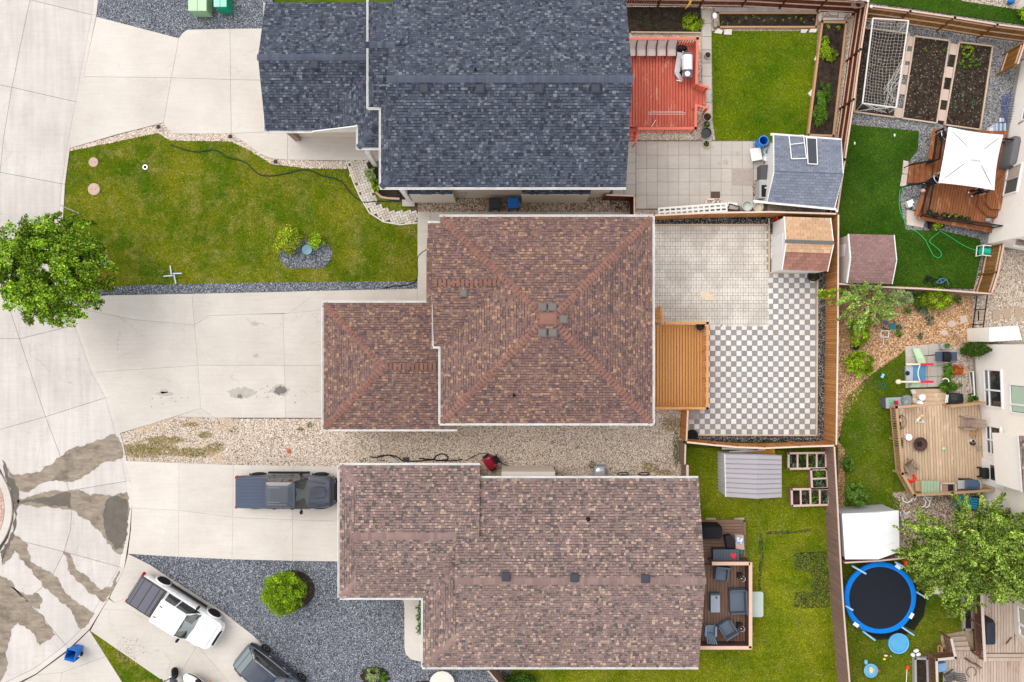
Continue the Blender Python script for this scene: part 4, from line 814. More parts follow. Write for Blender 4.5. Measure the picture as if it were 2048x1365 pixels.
def tree(name,label,cat,base,c,r,n,size,pal,trunk=.14,clumps=60,clr=.22,droop=0,group=None,limbs=7,hollow=.5,aspect=.55,upb=.6,spray=0):
 t=thing(name,label,cat,tuple(base),group=group);b=MB();top=Vector(c)
 b.tube([Vector(base)-Vector((0,0,.1)),Vector(base).lerp(top,.35)+Vector((.05,.03,0)),Vector(base).lerp(top,.75)],[trunk,trunk*.75,trunk*.5]);b.build('trunk',m_bark,t,smooth=True)
 b=MB()
 for i in range(limbs):
  a=6.283*i/limbs+random.uniform(-.3,.3);e=top+Vector((math.cos(a)*r[0]*.75,math.sin(a)*r[1]*.75,random.uniform(-.1,.5)*r[2]));s_=Vector(base).lerp(top,random.uniform(.35,.7))
  b.tube([s_,s_.lerp(e,.5)+Vector((0,0,.15)),e],[trunk*.4,trunk*.25,trunk*.08],6)
 b.build('limbs',m_bark,t,smooth=True);crown(t,'crown',c,r,n,size,pal,clumps,clr,droop,hollow=hollow,aspect=aspect,upb=upb,spray=spray);return t
def shrub(name,label,px,py,r,h,n,pal,size=.08,group=None,cat='shrub',ry=None,clumps=18,clr=.4,z=0,upb=.6):
 p=W(px,py,z);t=thing(name,label,cat,tuple(p),group=group);r_=r*.97/PPM;ry_=(ry or r)*.97/PPM;b=MB()
 for i in range(4):b.tube([p,p+Vector((math.cos(i*1.6)*r_*.4,math.sin(i*1.6)*ry_*.4,h*.6))],[.02,.008],5)
 b.build('stem',m_bark,t);crown(t,'foliage',(p.x,p.y,z+h*.5),(r_*.85,ry_*.85,h*.5),n,size,pal,clumps,clr,upb=upb);return t
def boards(parent,poly,z,pitch,mat,axis=1,th=.035,name='deck_board',gap=.024):
 """poly: world 2-D polygon (convex); axis 1 = boards run along y, 0 = along x, or an angle tuple"""
 d=(0,1)if axis==1 else((1,0)if axis==0 else axis);n_=(-d[1],d[0]);P=poly
 a=sum(P[i][0]*P[(i+1)%len(P)][1]-P[(i+1)%len(P)][0]*P[i][1]for i in range(len(P)))
 if a<0:P=P[::-1]
 s_=[p[0]*n_[0]+p[1]*n_[1]for p in P];k0,k1=min(s_),max(s_);n=max(1,round((k1-k0)/pitch));w=(k1-k0)/n
 for i in range(n):
  lo,hi=k0+i*w+gap/2,k0+(i+1)*w-gap/2;q=[(n_[0]*s+d[0]*t_,n_[1]*s+d[1]*t_)for s,t_ in((lo,-99),(hi,-99),(hi,99),(lo,99))]
  a=sum(q[j][0]*q[(j+1)%4][1]-q[(j+1)%4][0]*q[j][1]for j in range(4))
  c_=clip(P,q if a>0 else q[::-1])
  if len(c_)>2:b=MB();dz=random.uniform(-.002,.002);b.prism(c_,z-th+dz,z+dz);b.build(name,mat,parent)
def railing(parent,pts,zt,zd,mat,capw=.14,capt=.035,pitch=.12,bw=.035,capmat=None,lower=True,postw=.09,bal=True,post=2.0):
 P=[Vector((p.x,p.y,zt))for p in WP(pts,zt)];bm_={}
 for a,c_ in zip(P[:-1],P[1:]):
  d=c_-a;Ln=d.length;d.normalize();b=MB();b.bar(a-d*capw/2,c_+d*capw/2,capw,capt);b.build('top_rail',capmat or mat,parent)
  if lower:b=MB();dz=Vector((0,0,zt-zd-.12));b.bar(a-dz,c_-dz,.04,.08);b.build('lower_rail',mat,parent);b=MB();dz=Vector((0,0,.08));b.bar(a-dz,c_-dz,.04,.08);b.build('upper_rail',mat,parent)
  if bal:
   n=int(Ln/pitch);key=round(zt-zd,2)
   if key not in bm_:b=MB();b.box(-bw/2,-bw/2,0,bw/2,bw/2,zt-zd-.1);bm_[key]=shared(b,'baluster',mat)
   for i in range(n):p=a+d*(Ln*(i+.5)/n);place(bm_[key],'baluster',parent,(p.x,p.y,zd+.06),rz=math.atan2(d.y,d.x))
  k=max(1,round(Ln/post))
  for i in range(k+1):p=a+d*(Ln*i/k);b=MB();b.bar((p.x,p.y,zd-.3),(p.x,p.y,zt-.02),postw,postw,up=(d.x,d.y,0));b.build('post',mat,parent)
def pot(px,py,z,r,h,label,mat,plant=None,name='plant_pot',cat='pot',group=None,soil=True,flare=1.15,n=120):
 p=W(px,py,z+h);t=thing(name,label,cat,(p.x,p.y,z),group=group);b=MB();b.lathe([(r/flare,z),(r,z+h),(r*.9,z+h),(r*.82,z+h*.7)],(p.x,p.y,0),20);b.build('body',mat,t,smooth=True)
 if soil:b=MB();b.lathe([(0.001,z+h*.8),(r*.9,z+h*.8)],(p.x,p.y,0),16);b.build('soil',m_soil,t)
 if plant:crown(t,'plant',(p.x,p.y,z+h),(r*.8,r*.8,r*.7),n,r*.35,LEAF[plant],8,.4)
 return t
def gable_shed(label,e,rd,ze,zr,wallmat,kinds,trim=m_white,course=.16,wid=(.32,.32),side_inset=.12,indiv=False,flip=False,cat='shed',parts=True):
 """e: four eave pixels TL,TR,BR,BL; rd: ridge pixels left,right"""
 TL,TR,BR,BL=[W(*p,ze)for p in e];RL,RR=[W(*p,zr)for p in rd];c=(TL+TR+BR+BL)/4
 t=thing('garden_shed',label,cat,(c.x,c.y,0));ins=lambda p:(p.x+(c.x-p.x)*side_inset,p.y+(c.y-p.y)*side_inset)
 q=[ins(BL),ins(BR),ins(TR),ins(TL)];b=MB();b.prism(q,0,ze-.05);w_=b.build('wall',wallmat,t)
 for s_ in((BL,TL,RL),(BR,TR,RR)):
  b=MB();i0,i1=ins(s_[0]),ins(s_[1]);m_=((i0[0]+i1[0])/2,(i0[1]+i1[1])/2);b.face([(*i0,ze-.05),(*i1,ze-.05),(*m_,zr-.1)]);b.build('gable_wall',wallmat,t)
 b=MB();b.face([BL,BR,RR,RL]);b.face([TL,TR,RR,RL][::-1]);rf_=b.build('roof',trim,t)
 u=(RR-RL).normalized()
 for(poly,k)in kinds(TL,TR,BR,BL,RL,RR):shingles(rf_,poly,k,u,course,wid,indiv=indiv,name='shingles')
 for a,b_ in((TL,RL),(RL,BL),(TR,RR),(RR,BR)):b=MB();b.bar(a-Vector((0,0,.03)),b_-Vector((0,0,.03)),.05,.12);b.build('trim',trim,rf_)
 return t,rf_,c
GL=N('window_glass');GL.b.inputs['Coat Weight'].default_value=1;GL.b.inputs['Coat Roughness'].default_value=.02;m_glass=GL.done((.02,.025,.028),.06,.8)
_s=N('windscreen_glass');_s.b.inputs['Coat Weight'].default_value=1;_s.b.inputs['IOR'].default_value=2.3;m_wsc=_s.done((.03,.07,.085),.05,.5)
m_metal=M('brushed_metal',(.55,.56,.57),.35,metal=.7,var=.06);m_chrome=M('bright_metal',(.75,.75,.76),.2,metal=.9)
m_tyre=M('tyre',(.02,.02,.02),.9);m_rim=M('alloy_rim',(.30,.30,.31),.35,metal=.6)
def paint(name,col,metal=.0,coat=1.):return M(name,col,.35,var=.0,fine=.0,spec=.5,metal=metal,coat=coat)
def sel(x,hw,z0,z1,e=5,n=28,yc=0):
 r_=[]
 for k in range(n):
  t=2*math.pi*k/n;c_,s_=math.cos(t),math.sin(t);r_.append((x,yc+hw*math.copysign(abs(c_)**(2/e),c_),(z0+z1)/2+(z1-z0)/2*math.copysign(abs(s_)**(2/e),s_)))
 return r_
def ring(x0,x1,hw,z,n=10,rc=.12,nose=0.):
 pts=[]
 for cx_,cy_,a0 in((x1-rc,hw-rc,0),(x0+rc,hw-rc,90),(x0+rc,-hw+rc,180),(x1-rc,-hw+rc,270)):
  for k in range(n//2+1):a=R(a0+90*k/(n//2));pts.append((cx_+rc*math.cos(a),cy_+rc*math.sin(a),z))
# bow the front and rear edges slightly
 return[(x+nose*(1-(y/hw)**2)*(1 if x>(x0+x1)/2 else-.4),y,z)for x,y,z in pts]
def wheel(t,x,y,r=.40,w=.26):
 s_=1 if y>0 else-1;b=MB();b.lathe([(r*.62,-w/2),(r*.93,-w/2),(r,-w*.3),(r,w*.3),(r*.93,w/2),(r*.62,w/2)],(x,y,r),28,'y');wt=b.build('wheel',m_tyre,t,smooth=True)
 b=MB();b.lathe([(.001,w*.30*s_),(r*.16,w*.34*s_),(r*.6,w*.22*s_),(r*.64,w*.46*s_),(r*.64,-w*.4*s_)],(x,y,r),24,'y')
 b.build('rim',m_black,wt,smooth=True);b=MB()
 for k in range(6):a=k*math.pi/3;b.bar((x,y+s_*w*.42,r),(x+math.cos(a)*r*.6,y+s_*w*.44,r+math.sin(a)*r*.6),.07,.03,up=(0,1,0))
 b.build('spokes',m_rim,wt)
def pickup(label,px,py,rz,body,L_=5.9,Wd=2.0,cover='roll',roof_ribs=True):
 p=W(px,py,.9);t=thing('pickup_truck',label,'pickup truck',(p.x,p.y,0.02),rz=rz);h_=Wd/2;pt=paint('truck_paint_'+label[:5],body,.0)
 f=L_/2
 S_=[(-f,.80,.62,1.02),(-f+.05,.93,.55,1.12),(-f+.35,.97,.50,1.17),(-f+1.9,h_,.45,1.17),(-.2,h_,.42,1.16),(1.1,h_,.42,1.16),(1.6,h_*.99,.42,1.15),(f-.75,h_*.97,.42,1.10),(f-.3,h_*.92,.45,1.03),(f-.1,h_*.80,.50,.95),(f-.02,h_*.62,.55,.85)]
 b=MB();b.loft([sel(x,w,a,c_,5.5)for x,w,a,c_ in S_]);bd=b.build('body',pt,t,smooth=True)
# hood
 b=MB();zz=lambda x:1.165-.10*max(0,(x-1.3))**1.3/1.5
 b.loft([[(x,w*k,zz(x)+.055*(1-(k)**2)**.5-.0)for k in(-1,-.86,-.6,-.3,0,.3,.6,.86,1)]+[(x,w,zz(x)-.15),(x,-w,zz(x)-.15)]for x,w in((1.30,.86),(1.5,.88),(2.0,.87),(f-.55,.82),(f-.32,.74))]);hd=b.build('hood',pt,t,smooth=True)
 b=MB()
 for y in(-.52,.52):b.tube([(1.55,y*1.25,zz(1.55)+.035),(2.1,y*1.1,zz(2.1)+.05),(f-.5,y,zz(f-.5)+.04)],[.02,.03,.02],6)
 if roof_ribs:b.tube([(1.75,-.33,zz(1.75)+.055),(2.35,-.30,zz(2.3)+.065),(2.45,0,zz(2.45)+.07),(2.35,.30,zz(2.3)+.065),(1.75,.33,zz(1.75)+.055)],.028,6)
 b.build('crease',pt,hd,smooth=True)
# cabin: glass house with roof and pillars
 x0,x1=-1.02,1.42;rx0,rx1=-.88,.72
 b=MB();b.face([(x1+.005,-.80,1.15),(x1+.095,0,1.15),(rx1+.155,0,1.80),(rx1+.075,-.64,1.80)]);b.face([(x1+.095,0,1.15),(x1+.005,.80,1.15),(rx1+.075,.64,1.80),(rx1+.155,0,1.80)]);b.build('windscreen',m_wsc,t)
 b=MB();b.loft([ring(x0,x1,.90,1.10,nose=.10),ring(x0+.04,x1-.22,.855,1.42,nose=.09),ring(rx0,rx1+.05,.74,1.83,nose=.08)]);b.build('window',m_glass,t,smooth=True)
 b=MB();b.loft([ring(rx0-.06,rx1+.04,.755,1.80,nose=.08),ring(rx0-.05,rx1+.03,.75,1.85,nose=.08),ring(rx0+.03,rx1-.08,.68,1.89,nose=.06),ring(rx0+.3,rx1-.4,.4,1.90,nose=.03)]);rf_=b.build('cab_roof',pt,t,smooth=True)
 if roof_ribs:
  b=MB()
  for y in(-.56,-.42,.42,.56):b.tube([(rx0+.1,y,1.89),(.35 if abs(y)>.5 else-.1,y,1.89)],.016,5)
  b.build('roof_rib',pt,rf_,smooth=True)
 b=MB()
 for s_ in(-1,1):
  b.bar((rx1+.02,s_*.735,1.83),(x1-.06,s_*.885,1.13),.075,.05);b.bar((-.05,s_*.765,1.82),(-.02,s_*.905,1.12),.07,.04,up=(0,1,0));b.bar((rx0+.03,s_*.745,1.82),(x0+.05,s_*.905,1.12),.14,.05,up=(0,1,0))
 b.bar((rx0,-.6,1.84),(rx0,.6,1.84),.08,.05);b.build('pillar',pt,t)
 b=MB();b.loft([ring(1.36,1.56,.84,1.13,rc=.04,nose=.09),ring(1.36,1.54,.82,1.165,rc=.04,nose=.09)]);b.build('cowl',m_black,t,smooth=True)
# bed cover
 b=MB();c0,c1=-f+.06,x0-.02
 if cover=='roll':
  b.loft([ring(c0,c1,.90,1.16,rc=.14),ring(c0,c1,.90,1.215,rc=.14)]);cv=b.build('bed_cover',M('bed_cover_vinyl',(.075,.095,.135),.5,var=.05),t)
  b=MB()
  for k in range(9):y=-.78+k*.195;b.box(c0+.1,y-.006,1.214,c1-.04,y+.006,1.222)
  b.build('rib',M('bed_rib',(.05,.062,.09),.5),cv)
 else:
  b.loft([ring(c0,c1,.93,1.155,rc=.08),ring(c0,c1,.93,1.19,rc=.08)]);cv=b.build('bed_cover',M('cover_frame',(.075,.07,.068),.6),t);n=4;w_=(c1-c0-.16)
  mm=M('cover_panel',(.13,.13,.16),.5,rnd=.06)
  for k,(a,c_)in enumerate(((0,.10),(.13,.43),(.47,.77),(.81,.93))):
   b=MB();b.loft([ring(c0+.08+a*w_,c0+.08+c_*w_,.84,1.188,rc=.03),ring(c0+.08+a*w_,c0+.08+c_*w_,.84,1.205,rc=.03)]);b.build('panel',mm,cv)
 for x in(-f+1.15,f-1.0):
  for s_ in(-1,1):
   wheel(t,x,s_*(h_-.10));b=MB();b.tube([(x+.48*math.cos(a),s_*(h_-.005),.42+.48*math.sin(a))for a in np.linspace(0,math.pi,12)],.045,6);b.build('wheel_arch',m_black if roof_ribs else pt,t,smooth=True)
 for s_ in(-1,1):
  b=MB();b.bar((-1.2,s_*(h_+.06),.42),(1.3,s_*(h_+.06),.42),.14,.05);b.build('side_step',m_black,t)
  b=MB();b.bar((1.02,s_*.90,1.22),(.98,s_*1.06,1.24),.05,.05);b.loft([sel(.93,.02,1.15,1.36,4,12,yc=s_*1.13),sel(.98,.13,1.12,1.40,4,12,yc=s_*1.14),sel(1.08,.10,1.15,1.36,4,12,yc=s_*1.14)]);b.build('side_mirror',m_black,t,smooth=True)
  b=MB();b.loft([sel(f-.34,.13,.78,.98,4,12,yc=s_*.74),sel(f-.08,.09,.76,.93,4,12,yc=s_*.60)]);b.build('headlight',m_glass if roof_ribs else m_chrome,t,smooth=True)
  b=MB();b.box(-f-.01,s_*.80,.78,-f+.12,s_*.955,1.10);b.build('tail_light',M('tail_red',(.5,.01,.02),.3),t)
  for x in(-.75,.3):b=MB();b.bar((x,s_*(h_+.02),1.0),(x+.2,s_*(h_+.02),1.0),.03,.03);b.build('door_handle',pt if not roof_ribs else m_black,t)
 b=MB();b.loft([sel(f-.22,.90,.42,.72,4),sel(f-.02,.74,.42,.70,4),sel(f+.06,.5,.45,.66,4)]);b.build('bumper',m_black if roof_ribs else pt,t,smooth=True);b=MB();b.box(-f-.12,-.85,.48,-f+.05,.85,.66);b.build('bumper',m_black,t)
 b=MB();b.loft([sel(f-.16,.55,.70,.96,4),sel(f+.03,.50,.68,.90,4)]);b.build('grille',m_black,t,smooth=True)
 b=MB()
 for y in(-.45,.35):b.bar((x1+.02,y,1.165),(x1-.02,y+.5,1.19),.02,.02)
 b.build('wiper',m_black,t)
 if not roof_ribs:
  b=MB()
  for y in(-.35,.35):b.box(-.83,y-.03,1.895,-.66,y+.03,1.905)
  b.build('roof_mount',m_black,t)
 return t
pickup('black pickup truck with slate bed cover parked nose-in by the brown garage',572,984,0.0,(.018,.024,.042))
pickup('white pickup truck with grey folding bed cover parked at an angle',352,1226,R(-32.5),(.80,.80,.80),L_=5.75,cover='fold',roof_ribs=False)
# dark blue crossover, rear half in view
p=W(543,1356,.8);t=thing('parked_car','dark blue crossover beside the white pickup, cut by the bottom edge','car',(p.x,p.y,.02),rz=R(-39));pt=paint('car_paint',(.010,.017,.035))
b=MB();b.loft([sel(x,w,a,c_,4.5)for x,w,a,c_ in((-2.35,.62,.5,.85),(-2.25,.82,.42,1.0),(-1.95,.90,.36,1.06),(-1.2,.94,.32,1.02),(.3,.95,.32,.98),(1.2,.94,.32,.95),(1.9,.88,.35,.84),(2.2,.74,.4,.74),(2.3,.5,.45,.65))]);b.build('body',pt,t,smooth=True)
b=MB();b.loft([ring(-2.15,1.1,.86,.98,nose=.12),ring(-1.95,.75,.80,1.25,nose=.1),ring(-1.5,.25,.66,1.52,nose=.08)]);b.build('window',m_glass,t,smooth=True)
b=MB();b.face([(-2.20,-.70,1.06),(-1.58,-.60,1.535),(-1.58,.60,1.535),(-2.20,.70,1.06)]);b.build('windscreen',m_wsc,t);b=MB();b.face([(.26,-.58,1.54),(1.08,-.74,1.05),(1.08,.74,1.05),(.26,.58,1.54)]);b.build('windscreen',m_wsc,t)
b=MB();b.loft([ring(-1.50,.22,.685,1.50,nose=.08),ring(-1.50,.2,.68,1.545,nose=.08),ring(-1.35,.05,.58,1.585,nose=.06),ring(-1.0,-.3,.3,1.59,nose=.04)]);b.build('roof',M('car_roof',(.02,.03,.055),.3,var=0,fine=0,spec=.5,coat=1),t,smooth=True)
b=MB();b.loft([ring(-2.28,-2.05,.78,.99,rc=.1,nose=.14),ring(-2.26,-2.0,.76,1.05,rc=.1,nose=.14)]);b.build('tailgate_ledge',M('tailgate_paint',(.06,.08,.13),.3,spec=.5,coat=1),t,smooth=True)
b=MB()
for s_ in(-1,1):
 b.bar((-1.48,s_*.67,1.52),(-2.05,s_*.83,1.0),.09,.05);b.bar((.22,s_*.66,1.51),(1.05,s_*.84,1.0),.07,.05);b.bar((-.6,s_*.69,1.50),(-.55,s_*.865,1.0),.06,.04,up=(0,1,0))
b.build('pillar',pt,t)
for s_ in(-1,1):
 b=MB();b.tube([(-1.4,s_*.62,1.60),(-1.2,s_*.64,1.63),(0,s_*.64,1.63),(.15,s_*.62,1.59)],.018,6);b.build('roof_rail',m_metal,t)
 b=MB();b.tube([(-2.0,s_*.875,1.01),(-1,s_*.90,1.01),(.9,s_*.89,1.0)],.014,6);b.build('trim',m_chrome,t)
 for x in(-1.35,1.4):wheel(t,x,s_*.86,.34,.22)
 b=MB();b.loft([sel(.58,.02,1.0,1.15,4,12,yc=s_*1.03),sel(.68,.11,.98,1.18,4,12,yc=s_*1.03),sel(.76,.08,1.0,1.16,4,12,yc=s_*1.02)]);b.build('side_mirror',pt,t,smooth=True)
 for x in(-.95,.15):b=MB();b.bar((x,s_*.97,.86),(x+.18,s_*.97,.86),.03,.03);b.build('door_handle',m_chrome,t)
b=MB();b.bar((-1.75,0,1.34),(-1.55,.25,1.44),.03,.02);b.build('wiper',m_black,t)
# white jet boat and motorcycle at the bottom edge
p=W(402,1392,.7);t=thing('personal_watercraft','white pointed-bow personal watercraft with black side stripe, cut by the bottom edge','watercraft',(p.x,p.y,.02),rz=R(127));wm=paint('hull_white',(.8,.8,.8))
b=MB();b.loft([sel(x,w,a,c_,3)for x,w,a,c_ in((-1.5,.5,.35,.7),(-.5,.58,.3,.75),(.5,.56,.3,.85),(1.1,.42,.35,.85),(1.45,.25,.45,.80),(1.6,.1,.55,.75))]);b.build('hull',wm,t,smooth=True)
for s_ in(-1,1):b=MB();b.tube([(-1.2,s_*.60,.62),(.4,s_*.59,.65),(1.1,s_*.45,.68),(1.52,s_*.2,.70)],.035,6);b.build('rubbing_strip',m_black,t)
b=MB();b.loft([sel(x,w,.7,c_,3)for x,w,c_ in((-1.2,.28,.95),(-.2,.30,1.05),(.1,.2,.95))]);b.build('seat',m_black,t,smooth=True)
b=MB();b.tube([(.35,-.4,1.1),(.3,0,1.15),(.35,.4,1.1)],.03);b.build('handlebar',m_black,t);b=MB();b.box(.5,-.56,.8,.95,-.36,.9);b.build('side_vent',m_black,t)
b=MB();p=W(420,1369,.6);b.ell((p.x,p.y,.55),(.15,.15,.15));tb=b.build('float_ball',M('orange_rubber',(.9,.16,.01),.5),None,smooth=True,label='orange float ball beside the white watercraft at the bottom edge',cat='ball')
p=W(350,1378,.8);t=thing('motorcycle','black motorcycle with handlebars and mirrors at the bottom edge','motorcycle',(p.x,p.y,.02),rz=R(105))
b=MB();b.tube([(.65,-.38,1.0),(.72,-.12,1.05),(.75,0,1.02),(.72,.12,1.05),(.65,.38,1.0)],.025);b.build('handlebar',m_black,t)
for s_ in(-1,1):
 b=MB();b.tube([(.68,s_*.25,1.05),(.85,s_*.42,1.2)],.012,5);b.ell((.87,s_*.44,1.22),(.04,.10,.07));b.build('mirror',m_black,t)
b=MB();b.loft([sel(x,w,a,c_,3,16)for x,w,a,c_ in((-.7,.1,.7,.8),(-.4,.18,.55,.85),(.1,.17,.5,.85),(.4,.2,.5,.98),(.7,.1,.7,.95))]);b.build('body',M('bike_body',(.05,.055,.075),.3,coat=1),t,smooth=True)
for x in(-.7,.78):b=MB();b.lathe([(.2,-.06),(.31,-.07),(.33,0),(.31,.07),(.2,.06)],(x,0,.33),24,'y');b.build('wheel',m_tyre,t,smooth=True)
b=MB();b.ell((.82,0,.95),(.09,.11,.1));b.build('headlight',m_chrome,t,smooth=True)
# wheelie bins
def bin_(label,px,py,rz,mat,lid=True,z=0,open_=False,h=.98,group=None):
 p=W(px,py,h);t=thing('wheelie_bin',label,'bin',(p.x,p.y,z),rz=rz,group=group);b=MB()
 q=lambda s_,zz,o=0:[(-s_+o,-s_,zz),(s_+o,-s_,zz),(s_+o,s_,zz),(-s_+o,s_,zz)]
 b.loft([q(.21,.04,.02),q(.29,h-.08),q(.31,h-.08),q(.31,h)]+([q(.27,h),q(.20,.1,.02)]if open_ else[]),cap=True);b.build('body',mat,t)
 if lid:b=MB();b.loft([q(.33,h+.005),q(.33,h+.03),q(.22,h+.09),q(.12,h+.085)]);b.build('lid',mat,t,bevel=.02)
 elif open_:b=MB();b.box(-.40,-.3,h-.62,-.34,.3,h+.0);b.build('lid',mat,t)
 b=MB();b.tube([(-.36,-.2,h-.02),(-.36,.2,h-.02)],.02);b.build('handle',m_black,t)
 for s_ in(-1,1):b=MB();b.lathe([(.001,-.03),(.13,-.03),(.13,.03),(.001,.03)],(-.25,s_*.27,.13),16,'y');b.build('wheel',m_black,t)
 return t
m_bluebin=M('blue_plastic',(.02,.15,.50),.4,var=.08);m_dkbin=M('charcoal_plastic',(.045,.05,.06),.45)
bin_('open blue wheelie bin standing by the kerb of the corner driveway',141,1310,R(75),m_bluebin,lid=False,open_=True)
bin_('charcoal wheelie bin with closed lid against the cream side wall',989,407,R(90),m_dkbin);bin_('closed blue wheelie bin against the cream side wall',1027,406,R(92),m_bluebin)
# utility cabinets
def cabinet(label,x0,y0,x1,y1,z,mat,dark,seam=True,rz=0):
 a,c_=W(x0,y0,z),W(x1,y1,z);t=thing('utility_cabinet',label,'cabinet',((a.x+c_.x)/2,(a.y+c_.y)/2,0));b=MB();b.box(a.x+.03,a.y,0,c_.x-.03,c_.y+.03,z-.06);b.build('body',dark,t,bevel=.03)
 m_=(a.x+c_.x)/2;b=MB();b.box(a.x,a.y+.02,z-.06,m_-.006,c_.y,z);b.build('lid',mat,t,bevel=.03);b=MB();b.box(m_+.006,a.y+.02,z-.06,c_.x,c_.y,z);b.build('lid',mat,t,bevel=.03);return t
cabinet('pale green utility cabinet on the north slate bed',376,-16,413,22,1.0,M('pale_green',(.45,.62,.42),.5),M('sage_green',(.25,.40,.24),.5))
cabinet('smaller teal-green utility cabinet right of the pale one',427,-18,453,14,1.1,M('aqua_green',(.30,.62,.50),.5),M('deep_teal',(.01,.26,.15),.5))
# bits on the front lawn
m_pinkc=M('pink_concrete',(.50,.36,.30),.9,var=.2,sc=5,bump=.005)
for(x_,y_,r_),lb in zip(((187,325,9.5),(188,379,12)),('smaller round pink concrete lid sunk in the front lawn','larger round pink concrete lid sunk in the front lawn')):
 p=W(x_,y_);t=thing('manhole_lid',lb,'lid',tuple(p));b=MB();r=r_/PPM;b.lathe([(r,-.05),(r,.02),(r*.9,.035),(.001,.035)],(p.x,p.y,0),28);b.build('lid',m_pinkc,t);b=MB();b.box(p.x-.12,p.y-.02,.03,p.x-.08,p.y+.02,.045);b.box(p.x+.08,p.y-.02,.03,p.x+.12,p.y+.02,.045);b.build('lifting_hole',m_black,t)
p=W(291,335);t=thing('pipe_cap','small dark ring set in the front lawn grass','pipe',tuple(p));b=MB();b.lathe([(.15,-.02),(.15,.06),(.10,.06),(.10,.0)],(p.x,p.y,0),20);b.build('ring',m_metal,t);b=MB();b.lathe([(.001,.02),(.10,.02)],(p.x,p.y,0),16);b.build('cover',m_black,t)
b=MB();b.tube([W(121,411,.9),W(158,427,.05)],.03);b.build('metal_stake',m_metal,None,label='leaning grey metal stake at the edge of the front lawn by the tree',cat='stake')
p=W(347,550);t=thing('whirligig','pale blue four-armed cross ornament lying on the front lawn','ornament',tuple(p))
for a,o_ in((97,(-.08,0)),(2,(.0,.06)),(-78,(.08,-.0)),(184,(0,-.06))):
 q=p+Vector((o_[0],o_[1],.12));b=MB();e=q+Vector((math.cos(R(a)),math.sin(R(a)),0))*.55;b.bar(q,e,.07,.04);b.build('arm',M('pale_blue_metal',(.55,.60,.68),.4),t)
b=MB();b.bar(p+Vector((0,0,0)),p+Vector((0,0,.14)),.06,.06);b.build('hub',m_black,t)
def hose(label,pts,mat,r=.018,z=.02):
 P=WP(pts,z);Q=[]
 for i in range(len(P)-1):
  p0,p1,p2,p3=P[max(i-1,0)],P[i],P[i+1],P[min(i+2,len(P)-1)]
  for k in range(6):
   u_=k/6;Q.append(.5*((2*p1)+(p2-p0)*u_+(2*p0-5*p1+4*p2-p3)*u_**2+(3*p1-p0-3*p2+p3)*u_**3))
 Q.append(P[-1]);b=MB();b.tube(Q,r,6);return b.build('garden_hose',mat,None,smooth=True,label=label,cat='hose')
m_gh=M('dark_green_hose',(.012,.035,.025),.5)
hose('long dark green hose winding over the front lawn to the brick path',[(342,290),(370,300),(395,304),(430,301),(455,315),(490,325),(520,350),(560,350),(610,340),(645,352),(680,362),(700,385),(720,402),(730,405),(760,403),(800,404),(822,408)],m_gh,.03)
hose('black hose trailing from the corner of the centre house to the slate strip',[(854,499),(842,507),(835,518),(835,545),(832,562),(815,570),(785,573),(766,577)],M('black_hose',(.015,.015,.015),.5),.025)
for(x_,y_),lb in zip(((321,257),(464,276),(554,326)),('black solar path light at the corner nearest the street','black solar path light at the second bend of the gravel border','black solar path light nearest the garage')):
 p=W(x_,y_);t=thing('path_light',lb,'light',tuple(p));b=MB();b.lathe([(.02,-.05),(.02,.2)],(p.x,p.y,0),8);b.build('stake',m_black,t);b=MB();b.lathe([(.07,.2),(.12,.27),(.13,.3),(.05,.32),(.001,.32)],(p.x,p.y,0),20);b.build('lamp_head',M('brown_black',(.05,.035,.03),.5),t,smooth=True)
shrub('shrub','shrub covered in yellow blossom in the round slate bed',578,483,31,1.0,2600,LEAF['yellow'],.09,clumps=26,clr=.35);shrub('shrub','smaller bright green shrub on the right of the round slate bed',637,484,18,.7,1100,LEAF['lime'],.09)
p=W(614,500,.5);t=thing('bird_bath','blue-green round bird bath in the round slate bed','bird bath',(p.x,p.y,0));b=MB();b.lathe([(.22,0),(.20,.05),(.08,.1),(.08,.4)],(p.x,p.y,0),20);b.build('pedestal',M('teal_glaze',(.05,.16,.19),.3),t,smooth=True);b=MB();b.lathe([(.08,.4),(.30,.50),(.30,.53),(.24,.52),(.001,.47)],(p.x,p.y,0),28);b.build('bowl',M('blue_grey_glaze',(.14,.25,.30),.25),t,smooth=True)
b=MB();p=W(606,513);b.ell((p.x,p.y,.05),(.18,.24,.1),8,5);b.build('rock',M('slate_rock',(.16,.17,.20),.8),None,label='dark flat rock below the bird bath',cat='rock')
p=W(576,903,.2);b=MB();b.ell((p.x,p.y,.11),(.12,.12,.12),16,10);b.build('ball',M('orange_ball',(.75,.12,.02),.5),None,smooth=True,label='small orange ball on the gravel strip',cat='ball')
# left street tree
tree('street_tree','large leafy green tree overhanging the street','tree',W(192,520),tuple(W(104,538,4.2)),(3.0,3.1,2.4),64000,.125,LEAF['maple'],.16,clumps=300,clr=.19,hollow=.10,spray=.16)
